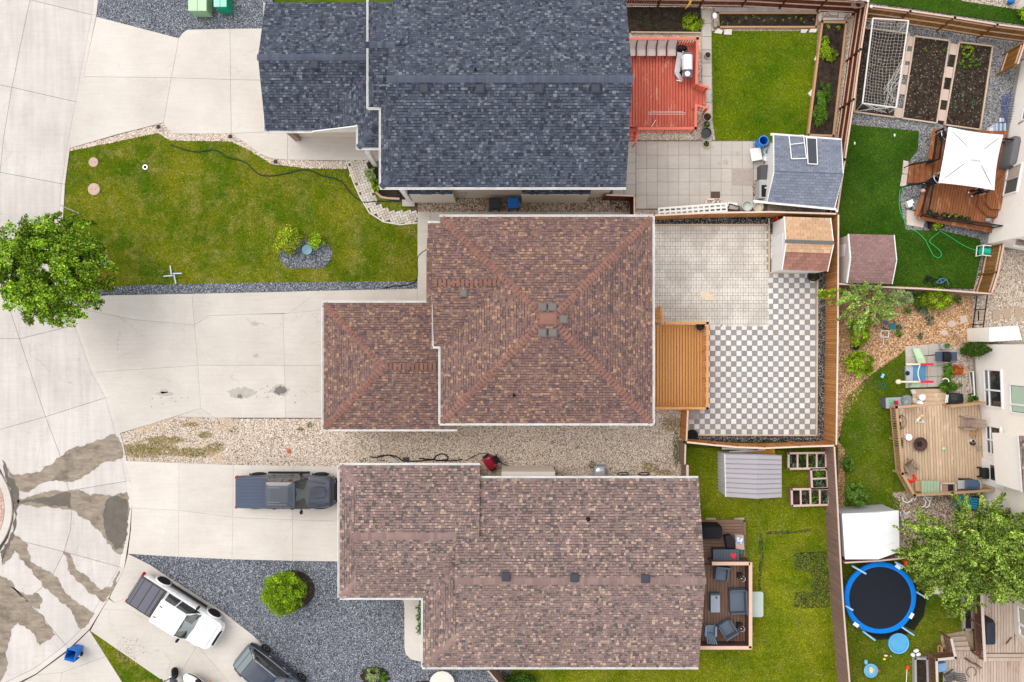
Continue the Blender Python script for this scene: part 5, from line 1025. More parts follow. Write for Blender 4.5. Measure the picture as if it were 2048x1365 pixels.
# arborvitae and low shrubs in the slate bed
b=MB();p=W(585,1180);b.prism([(p.x+math.cos(a)*1.35,p.y+math.sin(a)*1.2)for a in np.linspace(0,6.28,24,endpoint=False)],-.05,.0);b.build('mulch_ring',m_soil,None,kind='structure')
tree('evergreen_bush','bright lime-green rounded cedar bush on the slate bed','bush',W(597,1172),tuple(W(567,1184,1.1)),(1.22,1.27,1.1),17000,.09,LEAF['cedar'],.08,clumps=210,clr=.17,limbs=5,hollow=.25,upb=1.0)
for(x_,y_,rx,ry)in((750,1352,30,20),(845,1374,40,12)):
 tri_sheet('planting_bed',flat(0,jag(blot(x_,y_,rx,ry),1.5,2)),.004,m_soil)
shrub('shrub','pale yellow-green low shrub in the soil bed at the bottom edge',748,1345,17,.45,700,LEAF['pale'],.07);shrub('shrub','small dark green plant right of the pale low shrub',770,1352,10,.4,300,LEAF['veg'],.08);shrub('shrub','tiny yellow-green plant beside the round white table',865,1364,6,.3,120,LEAF['pale'],.07)
b=MB();p=W(754,1353,.1);b.box(p.x-.12,p.y-.12,0,p.x+.12,p.y+.12,.12);b.build('rock',M('pinkish_stone',(.40,.34,.32),.8),None,bevel=.02,label='squarish grey-pink stone among the low shrubs',cat='rock')
p=W(884,1368,.5);t=thing('garden_table','round white garden table cut by the bottom edge','table',(p.x,p.y,0));b=MB();b.lathe([(.72,.46),(.75,.5),(.001,.52)],(p.x,p.y,0),36);b.build('table_top',M('off_white',(.70,.64,.58),.6),t,smooth=True);b=MB();b.lathe([(.1,0),(.08,.46)],(p.x,p.y,0),12);b.build('leg',m_black,t)
b=MB();p=W(842,1228);
tuft(None,[(W(838,1205).x,W(838,1205).y),(W(850,1205).x,W(850,1205).y),(W(850,1265).x,W(850,1265).y),(W(838,1265).x,W(838,1265).y)],500,M('iris_leaf',(.07,.16,.02),.7),size=(.15,.4),z=.05,name='iris_leaves')
# front shrubs by the path
tri_sheet('planting_bed',flat(0,[(736,316),(760,316),(760,370),(800,378),(815,398),(790,400),(765,395),(748,380),(738,345)]),-.004,m_soil)
tri_sheet('grass_patch',flat(0,jag([(755,385),(775,402),(810,405),(822,415),(815,425),(790,424),(770,417),(755,402),(745,385)],1,2)),.0,GM['front'][0]);tuft(None,WP([(755,385),(775,402),(810,405),(822,415),(815,425),(790,424),(770,417),(755,402),(745,385)]),300,GM['front'][1],z=0)
shrub('shrub','pale green shrub beside the curved brick path',744,352,12,.8,700,LEAF['pale'],.09,ry=13);shrub('shrub','mid-green shrub just below the pale one by the curved brick path',753,373,10,.6,500,LEAF['lime'],.08,ry=14)
b=MB();b.tube(WP([(752,384),(762,394),(775,397),(799,398)],.06),.07,6);b.build('bed_edging',M('salmon_block',(.55,.38,.28),.85),None,label='curved salmon block edging of the bed at the house corner',cat='edging')
# side yard clutter
p=W(980,928,.8);t=thing('snow_blower','dark red machine with black chute standing on the gravel at the roof corner','machine',(p.x,p.y,0),rz=R(32));mr=M('maroon_paint',(.24,.012,.03),.35,coat=.6)
b=MB();b.loft([sel(x,.42,a,c_,4,16)for x,a,c_ in((-.32,.1,.5),(-.2,.1,.62),(.15,.1,.66),(.3,.1,.55))]);b.build('housing',mr,t,smooth=True)
b=MB();b.box(-.36,-.36,.4,-.2,.36,.52);b.build('front_lip',M('pink_red',(.45,.10,.12),.4),t);b=MB();b.loft([[(.3,-.25,.3),(.3,.25,.3),(.3,.25,.7),(.3,-.25,.7)],[(.6,-.2,.6),(.6,.2,.6),(.6,.2,.9),(.6,-.2,.9)]]);b.build('chute',m_black,t)
for s_ in(-1,1):b=MB();b.lathe([(.001,-.05),(.2,-.05),(.2,.05),(.001,.05)],(-.05,s_*.46,.2),16,'y');b.build('wheel',m_black,t);b=MB();b.tube([(.2,s_*.2,.5),(.7,s_*.25,.85)],.02);b.build('handle',m_black,t)
for lb,pts in(('black hose snaking along the roof edge, left part',[(740,914),(755,915),(775,911),(793,914),(805,922),(820,923),(845,922),(865,920),(880,922)]),('black hose looping above the roof edge, middle part',[(838,917),(865,919),(873,912),(885,908),(895,914),(893,920),(875,921),(905,922),(925,919)]),('thin black cable arching to the red machine',[(930,922),(945,914),(960,908),(975,908),(985,913)]),('thin black cable coiling near the roof edge',[(770,922),(756,920),(758,912),(780,912),(797,922)])):
 hose(lb,pts,M('black_rubber',(.012,.012,.012),.5),.035 if 'hose' in lb else.018,.03)
hose('thin dark cable on the gravel right of the red machine',[(1000,925),(1010,930),(1025,936),(1030,944)],m_black,.02)
p=W(1200,944,.8);t=thing('air_conditioner','grey air conditioner unit at the top edge of the faded roof','air conditioner',(p.x,p.y,0));b=MB();b.box(p.x-.32,p.y-.32,0,p.x+.32,p.y+.32,.78);b.build('casing',M('ac_grey',(.28,.33,.35),.5),t,bevel=.04);b=MB();b.lathe([(.24,.785),(.26,.80),(.22,.82),(.05,.86),(.001,.86)],(p.x,p.y,0),24);b.build('fan_grille',m_metal,t,smooth=True)
for x_,lb in((1246,'left black coiled loop lying by the gutter'),(1288,'right black coiled loop lying by the gutter')):
 p=W(x_,948,.3);b=MB();b.tube([(p.x+.33*math.cos(a),p.y+.12*math.sin(a),.3+.2*math.sin(a))for a in np.linspace(0,6.283,24)],.03,6);b.build('hose_coil',m_tyre,None,label=lb,cat='hose')
t=thing('stone_pile','loose pile of pale stones by the gutter','stones',tuple(W(1130,940)))
m_rock=M('pale_rock',(.58,.48,.40),.85,rnd=.15)
for k in range(70):
 x_,y_=random.gauss(1128,14),random.gauss(940,7);p=W(x_,y_);b=MB();s_=random.uniform(.06,.11);b.ell((p.x,p.y,.04),(s_,s_*.75,s_*.6),6,4);o=b.build('stone',m_rock,t);o.rotation_euler=(0,0,random.uniform(0,3))
b=MB();p=W(812,919);b.box(p.x-.2,p.y-.12,0,p.x+.2,p.y+.12,.03);b.build('roof_tile',M('slate_piece',(.06,.065,.08),.8),None,label='dark slate piece lying in the black hoses',cat='slab');b=MB();p=W(787,921);b.box(p.x-.35,p.y-.1,-.01,p.x+.35,p.y+.15,.02);b.build('paving_slab',m_slab,None,label='grey slab lying at the roof edge near the hoses',cat='slab')
m_deck=m_wood('orange_deck_stain',(.62,.31,.115),(.53,.25,.085),1,.06);m_deckr=m_wood('orange_rail_stain',(.66,.34,.14),(.5,.23,.08),0,.05)
t=thing('deck','orange stained deck with steps behind the brown hip roof','deck',tuple(W(1360,730)))
boards(t,flat(.6,[(1290,650),(1411,650),(1411,815),(1290,815)]),.6,.175,m_deck,1,gap=.045)
railing(t,[(1333,646.5),(1415,646.5),(1414.5,817),(1290,817)],1.5,.6,m_deckr,.14,bw=.05,pitch=.14)
b=MB();q=flat(.5,[(1290,648),(1413,648),(1413,817),(1290,817)]);b.prism(inset(q,.05),-.05,.3);b.build('skirt',m_deckr,t)
for k in range(4):y_=645-k*7.5;z_=.5-k*.14;a,c_=W(1300,y_,z_),W(1322,y_-6.6,z_);b=MB();b.box(a.x,a.y,z_-.14,c_.x,c_.y,z_);b.build('step',m_deckr,t)
b=MB();b.bar(W(1327,650,1.5),W(1321,612,.9),.12,.035);b.bar(W(1327,650,1.4),W(1326,650,.5),.09,.09,up=(1,0,0));b.bar(W(1321,613,.85),W(1319,616,.0),.09,.09,up=(1,0,0));b.build('stair_rail',m_deckr,t)
pot(1401,653,.6,.27,.3,'dark planter in the top right corner of the orange deck',M('slate_pot',(.10,.13,.15),.5));pot(1628,552,0,.33,.35,'black pot with dried plant at the corner of the checkered paving',m_black,'darkshrub',n=40)
p=W(1386,872,.3);t=thing('tyre','black tyre in the bottom left corner of the checkered yard','tyre',(p.x,p.y,0));b=MB();b.lathe([(.19,.06),(.22,.0),(.33,.0),(.36,.12),(.33,.24),(.22,.24),(.19,.18)],(p.x,p.y,.0),30);b.build('tread',m_tyre,t,smooth=True)
p=W(1388,830,.5);t=thing('glass_table','small square table with glass top and red legs beside the lower fence','table',(p.x,p.y,0));b=MB();b.box(p.x-.3,p.y-.28,.48,p.x+.3,p.y+.28,.5);b.build('table_top',M('smoky_glass',(.30,.27,.25),.1,spec=.6,alpha=.6),t)
for sx in(-1,1):
 for sy in(-1,1):b=MB();b.bar((p.x+sx*.1,p.y+sy*.1,.47),(p.x+sx*.29,p.y+sy*.27,0),.05,.05);b.build('leg',M('red_frame',(.35,.05,.03),.5),t)
p=W(1557,437,.5);t=thing('petrol_can','red petrol can wedged behind the tan shed','can',(p.x,p.y,0));b=MB();b.loft([[(p.x-s_,p.y-s_*.6,z),(p.x+s_,p.y-s_*.6,z),(p.x+s_,p.y+s_*.6,z),(p.x-s_,p.y+s_*.6,z)]for s_,z in((.16,0),(.16,.3),(.08,.38))]);b.build('body',M('red_plastic',(.6,.01,.01),.4),t,bevel=.02);b=MB();b.tube([(p.x,p.y,.36),(p.x-.1,p.y+.1,.5)],.025);b.build('spout',M('yellow_plastic',(.7,.45,.02),.5),t)
m_sidew=M('white_siding',(.72,.72,.72),.6,var=.04)
def two(TL,TR,BR,BL,RL,RR,k):return[([TL,TR,RR,RL],k),([BL,BR,RR,RL],k)]
t,rf_,c=gable_shed('grey-shingled shed with white gutters at the corner of the slab patio',[(1547,271),(1682,281),(1669,416),(1535,403)],[(1548,343),(1686,348)],2.0,2.55,m_sidew,lambda*a:two(*a,'grey3'))
b=MB();b.bar(W(1507,403,1.95),W(1672,419,1.95),.13,.10);b.build('gutter',m_gut,rf_);b=MB();b.bar(W(1541,269,1.95),W(1682,280,1.95),.13,.10);b.build('gutter',m_gut,rf_)
def frame(label,q,z,bars=1,screen=None):
 P=WP(q,z);t_=thing('window_frame',label,'frame',tuple(P[0]));e=P+P[:1]
 for a,c_ in zip(e[:-1],e[1:]):b=MB();b.bar(a,c_,.045,.03);b.build('rail',m_white,t_)
 if bars:b=MB();b.bar(P[0].lerp(P[3],.38),P[1].lerp(P[2],.33),.04,.03);b.build('crossbar',m_white,t_)
 if screen:b=MB();b.prism([(p.x,p.y)for p in P],0,.001)if 0 else b.face([p-Vector((0,0,.01))for p in P]);b.build('screen',screen,t_)
frame('open white screen frame lying on the grey shed roof, left one',[(1578,272,2.12),(1607,271,2.12),(1613,317,2.52),(1583,318,2.52)],2.4);frame('white window frame with dark screen on the grey shed roof, right one',[(1613,276,2.15),(1633,277,2.15),(1635,329,2.58),(1616,328,2.58)],2.5,0,M('dark_mesh',(.06,.065,.08),.6))
def kin(TL,TR,BR,BL,RL,RR):
 f=.33;ml,mr=RL.lerp(BL,f),RR.lerp(BR,f);return[([TL,TR,RR,RL],'tan3'),([RL,RR,mr,ml],'tan3'),([ml,mr,BR,BL],'red3')]
t,rf_,c=gable_shed('tan and red patch-shingled shed with white doors in the checkered yard',[(1568,434),(1661,437),(1655,543),(1564,540)],[(1572,486),(1667,489)],2.0,2.5,m_sidew,kin,course=.2,wid=(.37,.37),side_inset=.02,indiv=True)
a,c_=W(1570,483,2.52),W(1667,486,2.52);b=MB();b.bar(a+Vector((0,0,.03)),c_+Vector((0,0,.03)),.20,.05);b.build('ridge_strip',M('grey_ridge',(.13,.13,.125),.8),rf_)
for y0_,y1_ in((470,509),):b=MB();x_=W(1568,490,2.0).x-.02;ya_,yb_=W(0,y0_,1.).y,W(0,y1_,1.).y;b.box(x_-.03,yb_,.05,x_-.012+.03,ya_,1.9);b.build('door',M('shed_door',(.76,.77,.80),.4),t)
b=MB();b.box(x_-.06,W(0,471,1).y-.02,1.1,x_-.03,W(0,471,1).y+.1,1.15);b.build('latch',m_metal,t)
t,rf_,c=gable_shed('shed with rose-brown shingles and pale door behind the cedar fence',[(1697,469),(1788,471),(1784,568),(1694,566)],[(1701,518),(1793,521)],2.0,2.5,M('beige_siding',(.55,.49,.46),.7),lambda*a:two(*a,'rose3'),side_inset=.03)
x_=W(1697,500,2.0).x;b=MB();b.box(x_+.0,W(0,514,1).y,.3,x_+.05,W(0,490,1).y,1.5);b.build('window',m_white,t)
# grey ribbed metal shed
TL,TR,BR,BL=[W(*q,1.8)for q in((1450,908),(1563,911),(1563,995),(1452,994))];RT,RB=W(1513,909,2.05),W(1513,998,2.05);c=(TL+BR)/2
t=thing('metal_shed','low grey ribbed metal shed on the south lawn','shed',(c.x,c.y,0));mm=M('grey_sheet_metal',(.36,.335,.36),.5,rnd=.03,var=.05);ml_=M('light_sheet_metal',(.58,.60,.60),.5)
b=MB();b.prism([(TL.x+.04,TL.y-.05),(TR.x-.05,TR.y-.05),(BR.x-.05,BR.y+.05),(BL.x+.04,BL.y+.05)],0,1.78);b.build('wall',ml_,t);b=MB();b.face([TL,TR,BR,BL]);b.face([TL,RT,TR]);b.face([BL,RB,BR][::-1]);rf_=b.build('roof',ml_,t)
for k in range(9):
 a0,a1=k/9+.004,(k+1)/9-.004
 for L0,L1 in((TL,BL),(TR,BR)):
  b=MB();up=Vector((0,0,.025));q=[L0.lerp(L1,a0),L0.lerp(L1,a1),RT.lerp(RB,a1),RT.lerp(RB,a0)];b.loft([[p for p in q],[p+up for p in q]]);b.build('roof_panel',mm,rf_)
  b=MB();b.bar(L0.lerp(L1,a0)+up*1.4,RT.lerp(RB,a0)+up*1.4,.03,.04);b.build('seam',M('seam_grey',(.24,.225,.24),.6)if 'seam_grey' not in bpy.data.materials else bpy.data.materials['seam_grey'],rf_)
for k in range(14):y_=TL.y-.1-k*(TL.y-BL.y-.2)/13;b=MB();b.box(TL.x-.0,y_-.02,.05,TL.x+.06,y_+.02,1.75);b.build('wall_rib',ml_,t)
b=MB();b.bar(TL+Vector((-.02,0,-.02)),BL+Vector((-.02,0,-.02)),.06,.1);b.build('eave_trim',ml_,t)
t=thing('gutter_stack','two white gutter lengths lying between the metal shed and the fence','gutter',tuple(W(1480,902)))
for a,c_ in(((1444,897),(1515,899)),((1458,905),(1530,899))):b=MB();b.bar(W(*a,.6),W(*c_,.6),.12,.08);b.build('length',m_gut,t)
b=MB();b.bar(W(1490,906,.5),W(1549,903,.5),.28,.1);b.build('orange_board',M('orange_ply',(.60,.29,.01),.6),None,label='orange-yellow board leaning behind the metal shed',cat='board')
# white shed
TL,TR,BR,BL=[W(*q,1.9)for q in((1684,1028),(1797,1021),(1800,1091),(1690,1119))];BR=W(1799,1104,1.9);RT,RB=W(1752,1026,2.2),W(1757,1119,2.2);c=(TL+BR)/2
t=thing('white_shed','white metal shed with grey gable wall next to the trampoline','shed',(c.x,c.y,0));mw_=M('white_sheet',(.82,.82,.83),.45,var=.02)
b=MB();b.prism([(TL.x+.05,TL.y-.05),(TR.x-.05,TR.y-.05),(BR.x-.05,BR.y+.05),(BL.x+.05,BL.y+.05)],0,1.88);b.build('wall',M('grey_gable',(.42,.43,.45),.6),t)
b=MB();b.face([TL,RT,RB,BL][::-1]);b.face([RT,TR,BR,RB][::-1]);b.face([TL,TR,RT]);rf_=b.build('roof',mw_,t)
for k in range(4):
 for L0,L1 in((TL,BL),(TR,BR)):
  a0,a1=k/4+.003,(k+1)/4-.003;q=[L0.lerp(L1,a0),L0.lerp(L1,a1),RT.lerp(RB,a1),RT.lerp(RB,a0)];b=MB();b.loft([q,[p+Vector((0,0,.02))for p in q]]);b.build('roof_panel',mw_,rf_)
m_red=m_wood('red_deck_paint',(.60,.145,.095),(.48,.105,.07),1,.06,weather=(.66,.30,.23));m_redr=M('red_rail_paint',(.62,.17,.12),.6,var=.08)
t=thing('deck','bright red painted deck with railing beside the slate-blue roof','deck',tuple(W(1330,170)))
boards(t,flat(.6,[(1230,84),(1392,84),(1387,254),(1230,254)]),.6,.175,m_red,1,gap=.036)
railing(t,[(1235,77.5),(1395,77.5),(1393,166)],1.5,.6,m_redr,.15,pitch=.15,bw=.05);railing(t,[(1392,211),(1391,257),(1278,257.5)],1.5,.6,m_redr,.15,pitch=.15,bw=.05)
railing(t,[(1278,258),(1272,284)],1.15,.2,m_redr,.13,bal=False,lower=False,postw=.08);railing(t,[(1394,168),(1416,175)],1.2,.3,m_redr,.13,pitch=.15,bw=.05,lower=True);railing(t,[(1393,211),(1416,216)],1.2,.3,m_redr,.13,pitch=.15,bw=.05)
for k in range(3):z_=.45-k*.15;a,c_=W(1388+k*8,172,z_),W(1396+k*8,210,z_);b=MB();b.box(a.x,a.y,z_-.15,c_.x,c_.y,z_);b.build('step',m_red,t)
for k in range(3):z_=.45-k*.15;a,c_=W(1235,257+k*8,z_),W(1272,265+k*8,z_);b=MB();b.box(a.x,a.y,z_-.15,c_.x,c_.y,z_);b.build('step',m_red,t)
b=MB();b.prism(flat(.55,[(1232,86),(1390,86),(1386,253),(1232,253)]),0,.3);b.build('skirt',m_redr,t)
m_sling=M('pale_sling',(.50,.42,.40),.8,var=.05);m_brn=M('brown_metal',(.10,.05,.05),.5)
CH='pale sling chairs lined up along the red deck railing'
for k,lb in enumerate(('leftmost pale sling chair half under the roof edge','second pale sling chair from the roof edge on the red deck','middle pale sling chair in the row on the red deck','fourth pale sling chair in the row on the red deck','rightmost pale sling chair next to the black barbecue gear')):
 x_=1262+k*20.2;t=thing('sling_chair',lb,'chair',tuple(W(x_,108,.6)),group=CH);hw=.26;c0=W(x_,112,1.05);cb=W(x_+1.5,81,1.55);sl=.6
 q=[(c0.y,1.02),(c0.y+.12,1.06),(c0.y+.42,.98),(c0.y+.55,1.15),(c0.y+.72,1.52)]
 b=MB();b.loft([[(c0.x-hw,y_,z_),(c0.x+hw,y_,z_),(c0.x+hw,y_,z_+.02),(c0.x-hw,y_,z_+.02)]for y_,z_ in q]);b.build('sling',m_sling,t,smooth=True)
 for s_ in(-1,1):b=MB();b.tube([(c0.x+s_*(hw+.03),c0.y+.02,.6),(c0.x+s_*(hw+.03),c0.y,1.2),(c0.x+s_*(hw+.03),c0.y+.5,1.22),(c0.x+s_*(hw+.03),c0.y+.72,1.54),(c0.x+s_*(hw+.03),c0.y+.55,.6)],.022,6);b.build('frame',m_brn,t)
def bbq(label,px,py,rz,z,hood,shelf,L_=.75,D=.5,hgt=.95,sh=(.35,.35),side=True):
 p=W(px,py,z+hgt);t_=thing('barbecue',label,'barbecue',(p.x,p.y,z),rz=rz)
 b=MB();b.box(-L_/2+.03,-D/2+.03,.08,L_/2-.03,D/2-.03,hgt-.2);b.build('cabinet',m_black,t_)
 b=MB();b.loft([[(-L_/2,D/2*math.cos(a)*1.0,hgt-.2+.27*math.sin(a))if s_==0 else(L_/2,D/2*math.cos(a),hgt-.2+.27*math.sin(a))for a in np.linspace(0,math.pi,12)]for s_ in(0,1)]);b.build('hood',hood,t_,smooth=True)
 b=MB();b.tube([(-L_*.35,-D/2-.03,hgt-.05),(L_*.35,-D/2-.03,hgt-.05)],.015);b.build('handle',m_metal,t_)
 for s_,w_ in((-1,sh[0]),(1,sh[1])):
  if w_:b=MB();b.box(s_*L_/2,-D/2+.05,hgt-.2,s_*(L_/2+w_),D/2-.03,hgt-.16);b.build('side_shelf',shelf,t_,bevel=.01)
 for sx in(-1,1):
  for sy in(-1,1):b=MB();b.box(sx*L_*.4-.03,sy*D*.4-.03,0,sx*L_*.4+.03,sy*D*.4+.03,.1);b.build('leg',m_black,t_)
 return t_
m_steel=M('stainless',(.78,.79,.8),.3,metal=.25,var=.03)
t=bbq('steel barbecue with white round burner lid at the red deck rail',1376,124,R(-90),.6,m_steel,M('slate_shelf',(.12,.14,.18),.5),.85,.62,.95,(.22,.42));b=MB();b.lathe([(.16,.80),(.16,.83),(.03,.87),(.001,.87)],(.65,0,0),24);b.build('burner_lid',m_white,t,smooth=True)
t=thing('folding_table','grey folded metal stand lying beside the steel barbecue','stand',tuple(W(1356,130,.7)))
for q,m_ in(([(1355,104),(1365,106),(1360,144),(1349,145)],M('light_grey_panel',(.55,.54,.54),.5)),([(1349,146),(1358,144),(1367,160),(1358,160)],m_metal)):b=MB();b.prism(flat(.95,q),.88,.93);b.build('panel',m_,t)
b=MB();b.bar(W(1366,103,1.1),W(1366,153,1.1),.05,.05);b.bar(W(1353,161,1.),W(1364,163,1.),.04,.05);b.build('frame',m_white,t)
b=MB();p=W(1363,97,.9);b.ell((p.x,p.y,.85),(.36,.20,.25),14,8);b.build('grill_cover',m_black,None,smooth=True,label='crumpled black cover heaped in the corner of the red deck',cat='cover')
b=MB();b.bar(W(1391,82,1.5),W(1383,96,.7),.06,.04);b.build('garden_tool',m_metal,None,label='silver-handled tool leaning in the deck corner',cat='tool')
t=thing('drying_rack','thin white metal drying rack on the red deck','rack',tuple(W(1335,240,.6)));m_w2=M('rack_metal',(.62,.50,.48),.4)
P=lambda x,y,z=1.5:W(x,y,z)
for a,c_ in(((1296,226),(1372,226)),((1298,229),(1370,229)),((1299,223),(1366,224))):b=MB();b.tube([P(*a),P(*c_)],.012,5);b.build('rail',m_w2,t)
for x_ in(1297,1301,1360,1366):b=MB();b.tube([P(x_,223,1.5),W(x_-2,252,.62)],.012,5);b.build('leg',m_w2,t)
b=MB();b.bar(W(1303,254,.7),W(1312,240,.9),.04,.03);b.build('stick',m_white,None,label='white stick lying under the drying rack',cat='stick')
pot(1416,110,0,.19,.32,'small grey round planter on the slab path',M('grey_pot',(.45,.43,.41),.7));pg=M('pink_pot',(.65,.42,.36),.6);bk=m_black
PG='plant pots lined up beside the red deck'
pot(1415,234,0,.26,.3,'pink-rimmed plant pot, topmost of the four by the slab path',pg,'veg',group=PG,n=30);pot(1413.5,249,0,.23,.3,'grey-rimmed plant pot, second from the top by the slab path',M('grey_rim_pot',(.32,.29,.27),.6),'veg',group=PG,n=30);pot(1413,266,0,.31,.3,'wide glossy black pot of water by the slab path',M('gloss_black',(.01,.01,.012),.1,spec=.6),None,group=PG,soil=False);pot(1413,288,0,.21,.28,'pale-rimmed plant pot, lowest of the four by the slab path',M('pale_pot',(.58,.48,.42),.6),'veg',group=PG,n=25)
# raised beds
def bedf(label,q,h_,mat,w_=.12,name='raised_bed'):
 P=WP(q,h_);t_=thing(name,label,'planter',(sum(p.x for p in P)/len(P),sum(p.y for p in P)/len(P),0));b=MB();b.prism(inset([(p.x,p.y)for p in P],.02),-.05,h_-.07);b.build('soil',m_soil,t_)
 for a,c_ in zip(P,P[1:]+P[:1]):
  if(a-c_).length>.3:d=(c_-a).normalized()*(w_/2-.002);dz=Vector((0,0,h_/2));b=MB();b.bar(a-d-dz,c_+d-dz,w_,h_);b.build('board',mat,t_)
 return t_
m_tim=m_wood('raw_timber',(.52,.31,.17),(.38,.21,.11),2,.1);m_blk2=M('grey_block',(.36,.34,.33),.85,rnd=.1)
tb1=bedf('long timber raised bed with green plants beside the red-brown fence',[(1645,44),(1693,45),(1667,272),(1617,270)],.25,m_tim)
for x_,y_,rx,ry,n,pl in((1650,85,7,13,400,'lime'),(1657,108,17,15,1300,'lime'),(1648,193,14,28,2000,'veg'),(1640,230,13,22,1400,'veg'),(1655,55,5,4,60,'lime'),(1676,56,4,4,50,'lime')):
 p=W(x_,y_,.3);crown(tb1,'plants',(p.x,p.y,.32),(rx/PPM,ry/PPM,.18),n,.07,LEAF[pl],24,.3,kind='stuff')
tb2=bedf('black soil bed with timber front below the top fence',[(1436,26),(1636,26),(1632,54),(1438,54)],.15,m_tim,.1)
for k in range(16):
 x_,y_=1445+k*12+random.uniform(-3,3),random.uniform(32,49);p=W(x_,y_,.15);crown(tb2,'seedling',(p.x,p.y,.14),(.09,.09,.06),14,.06,LEAF['lime'],4,.5)
t=thing('block_edging','row of grey concrete blocks behind the black soil bed','edging',tuple(W(1530,22)))
for k in range(16):a=W(1430+k*13.2,19,.2);b=MB();b.box(a.x,a.y-.13,-.02,a.x+.385,a.y+.12,.2);b.build('block',m_blk2,t)
for k in range(3):a=W(1432-k*.5,27+k*9,.2);b=MB();b.box(a.x-.1,a.y-.25,-.02,a.x+.12,a.y,.2);b.build('block',m_blk2,t)
m_sw=M('whitish_stone',(.66,.62,.57),.85,rnd=.08)
for lb,q in(('pale wedge-shaped stone at the left end of the soil bed',[(1428,66),(1436,57),(1446,62),(1443,68)]),('square pale slab right of the wedge-shaped stone',[(1449,59),(1464,59),(1463,70),(1448,69)]),('pale slab at the right end of the soil bed timber',[(1602,59),(1616,59),(1612,66),(1602,66)]),('pale slab touching the corner of the long raised bed',[(1621,58),(1634,58),(1632,65),(1618,65)]),('upper pale stone leaning on the side of the long raised bed',[(1628,120),(1634,109),(1636,116),(1632,122)]),('lower pale triangular stone by the long raised bed',[(1616,187),(1628,174),(1631,184),(1629,195),(1621,193)]),('irregular paving stone near the fence corner',[(1654,22),(1676,22),(1676,31),(1664,31)]),('upright pale stone near the fence corner',[(1678,24),(1690,24),(1690,35),(1677,35)]),('pale stone between the block row and the long bed',[(1636,28),(1644,27),(1643,40),(1637,45)]),('long grey stone at the head of the long raised bed',[(1646,36),(1688,36),(1688,41),(1646,41)])):
 b=MB();b.prism(flat(.06,q),-.02,.07);b.build('stone_slab',m_sw,None,label=lb,cat='stone')
o_=sheet('weed_base',[(1362,24),(1400,24),(1400,62),(1368,62)],m_soil,-.025);P0=W(1384,46);crown(None,'weed_patch',(P0.x,P0.y,.1),(.6,.55,.15),1600,.07,LEAF['lime'],30,.3,kind='stuff');P0=W(1320,38);crown(None,'weed_patch',(P0.x,P0.y,.04),(1.6,.7,.08),500,.05,LEAF['darkshrub'],40,.12,kind='stuff')
b=MB();b.bar(W(1262,65,.06),W(1400,66,.06),.06,.1);b.build('timber_edge',m_edge,None,label='thin timber edge in front of the dark garden soil',cat='edging')
p=W(1430,31,.9);t=thing('spotlight','white round lamp on a stake beside the soil bed','lamp',(p.x,p.y,0));b=MB();b.ell((p.x,p.y,.85),(.14,.19,.1),16,8);b.build('lamp_head',m_white,t,smooth=True);b=MB();b.tube([(p.x,p.y,.8),(p.x,p.y,0)],.02);b.build('stake',m_white,t)
b=MB();b.tube([W(1383,-2,1.6),W(1379,8,1.3),W(1371,18,.9)],[.08,.06,.02],8);b.build('yellow_tool',M('yellow_paint',(.70,.42,.05),.5),None,label='black and yellow trimmer hanging on the top fence',cat='tool')
# barrel and clutter by the grey shed
p=W(1528,281,1.0);bs=W(1510,290,0);t=thing('barrel','open blue plastic barrel beside the grey shed','barrel',(p.x,p.y,0));b=MB();b.lathe([(.26,0),(.29,.1),(.30,.5),(.29,.92),(.27,.95),(.27,.95),(.25,.93),(.27,.5),(.25,.06),(.001,.05)],(p.x,p.y,0),30);b.build('body',M('barrel_blue',(.0,.19,.68),.35,coat=.3),t,smooth=True)
b=MB();b.tube([(p.x+.27*math.cos(a),p.y+.27*math.sin(a),.95)for a in np.linspace(0,6.283,28)],.022,6);b.build('rim',M('rim_blue',(.10,.35,.8),.35),t,smooth=True)
b=MB();q=flat(.35,[(1500,298),(1521,295),(1525,319),(1504,323)]);b.prism(q,.3,.34);t=thing('white_board','square white board lying flat near the blue barrel','board',(q[0][0],q[0][1],0));b.build('top',m_white,t);b=MB();b.prism(inset(q,.1),0,.3);b.build('base',m_slab,t)
pot(1535,303,0,.24,.3,'pale square tub holding a teal bucket',m_white,None,name='tub',cat='tub',soil=False);pot(1537,303,.1,.14,.3,'teal bucket standing inside the pale tub',M('teal_plastic',(.02,.35,.42),.4),None,name='bucket',cat='bucket',soil=False);pot(1532,316,0,.19,.35,'round white lidded bucket near the blue barrel',m_white,None,name='bucket',cat='bucket',soil=False)
p=W(1529,380,.8);t=thing('outdoor_sink','grey metal sink cabinet with black basin against the grey shed','sink',(p.x,p.y,0));b=MB();b.box(p.x-.3,p.y-.5,0,p.x+.4,p.y+.6,.8);b.build('cabinet',M('grey_green',(.40,.44,.43),.5),t);b=MB();b.box(p.x-.18,p.y-.42,.79,p.x+.36,p.y+.28,.82);b.build('basin',m_black,t)
for k in range(3):b=MB();b.ell((p.x+.05+k*.1,p.y+.1-k*.13,.86),(.06,.05,.04),8,5);b.build('dish',m_white,t)
b=MB();b.box(p.x-.2,p.y+.6,0,p.x+.4,p.y+1.5,.75);b.build('dark_cabinet',M('charcoal_box',(.10,.095,.10),.6),None,bevel=.02,label='dark grey box standing between the sink and the slab patio',cat='box')
t=thing('leaf_litter','scattered brown leaf litter and stones beside the sink cabinet','litter',tuple(W(1512,385)))
stones(t,WP(blot(1512,382,7,18)),700,[(.20,.13,.07),(.35,.27,.18),(.10,.07,.04),(.6,.56,.5)],size=(.03,.07),z=.02,name='litter')
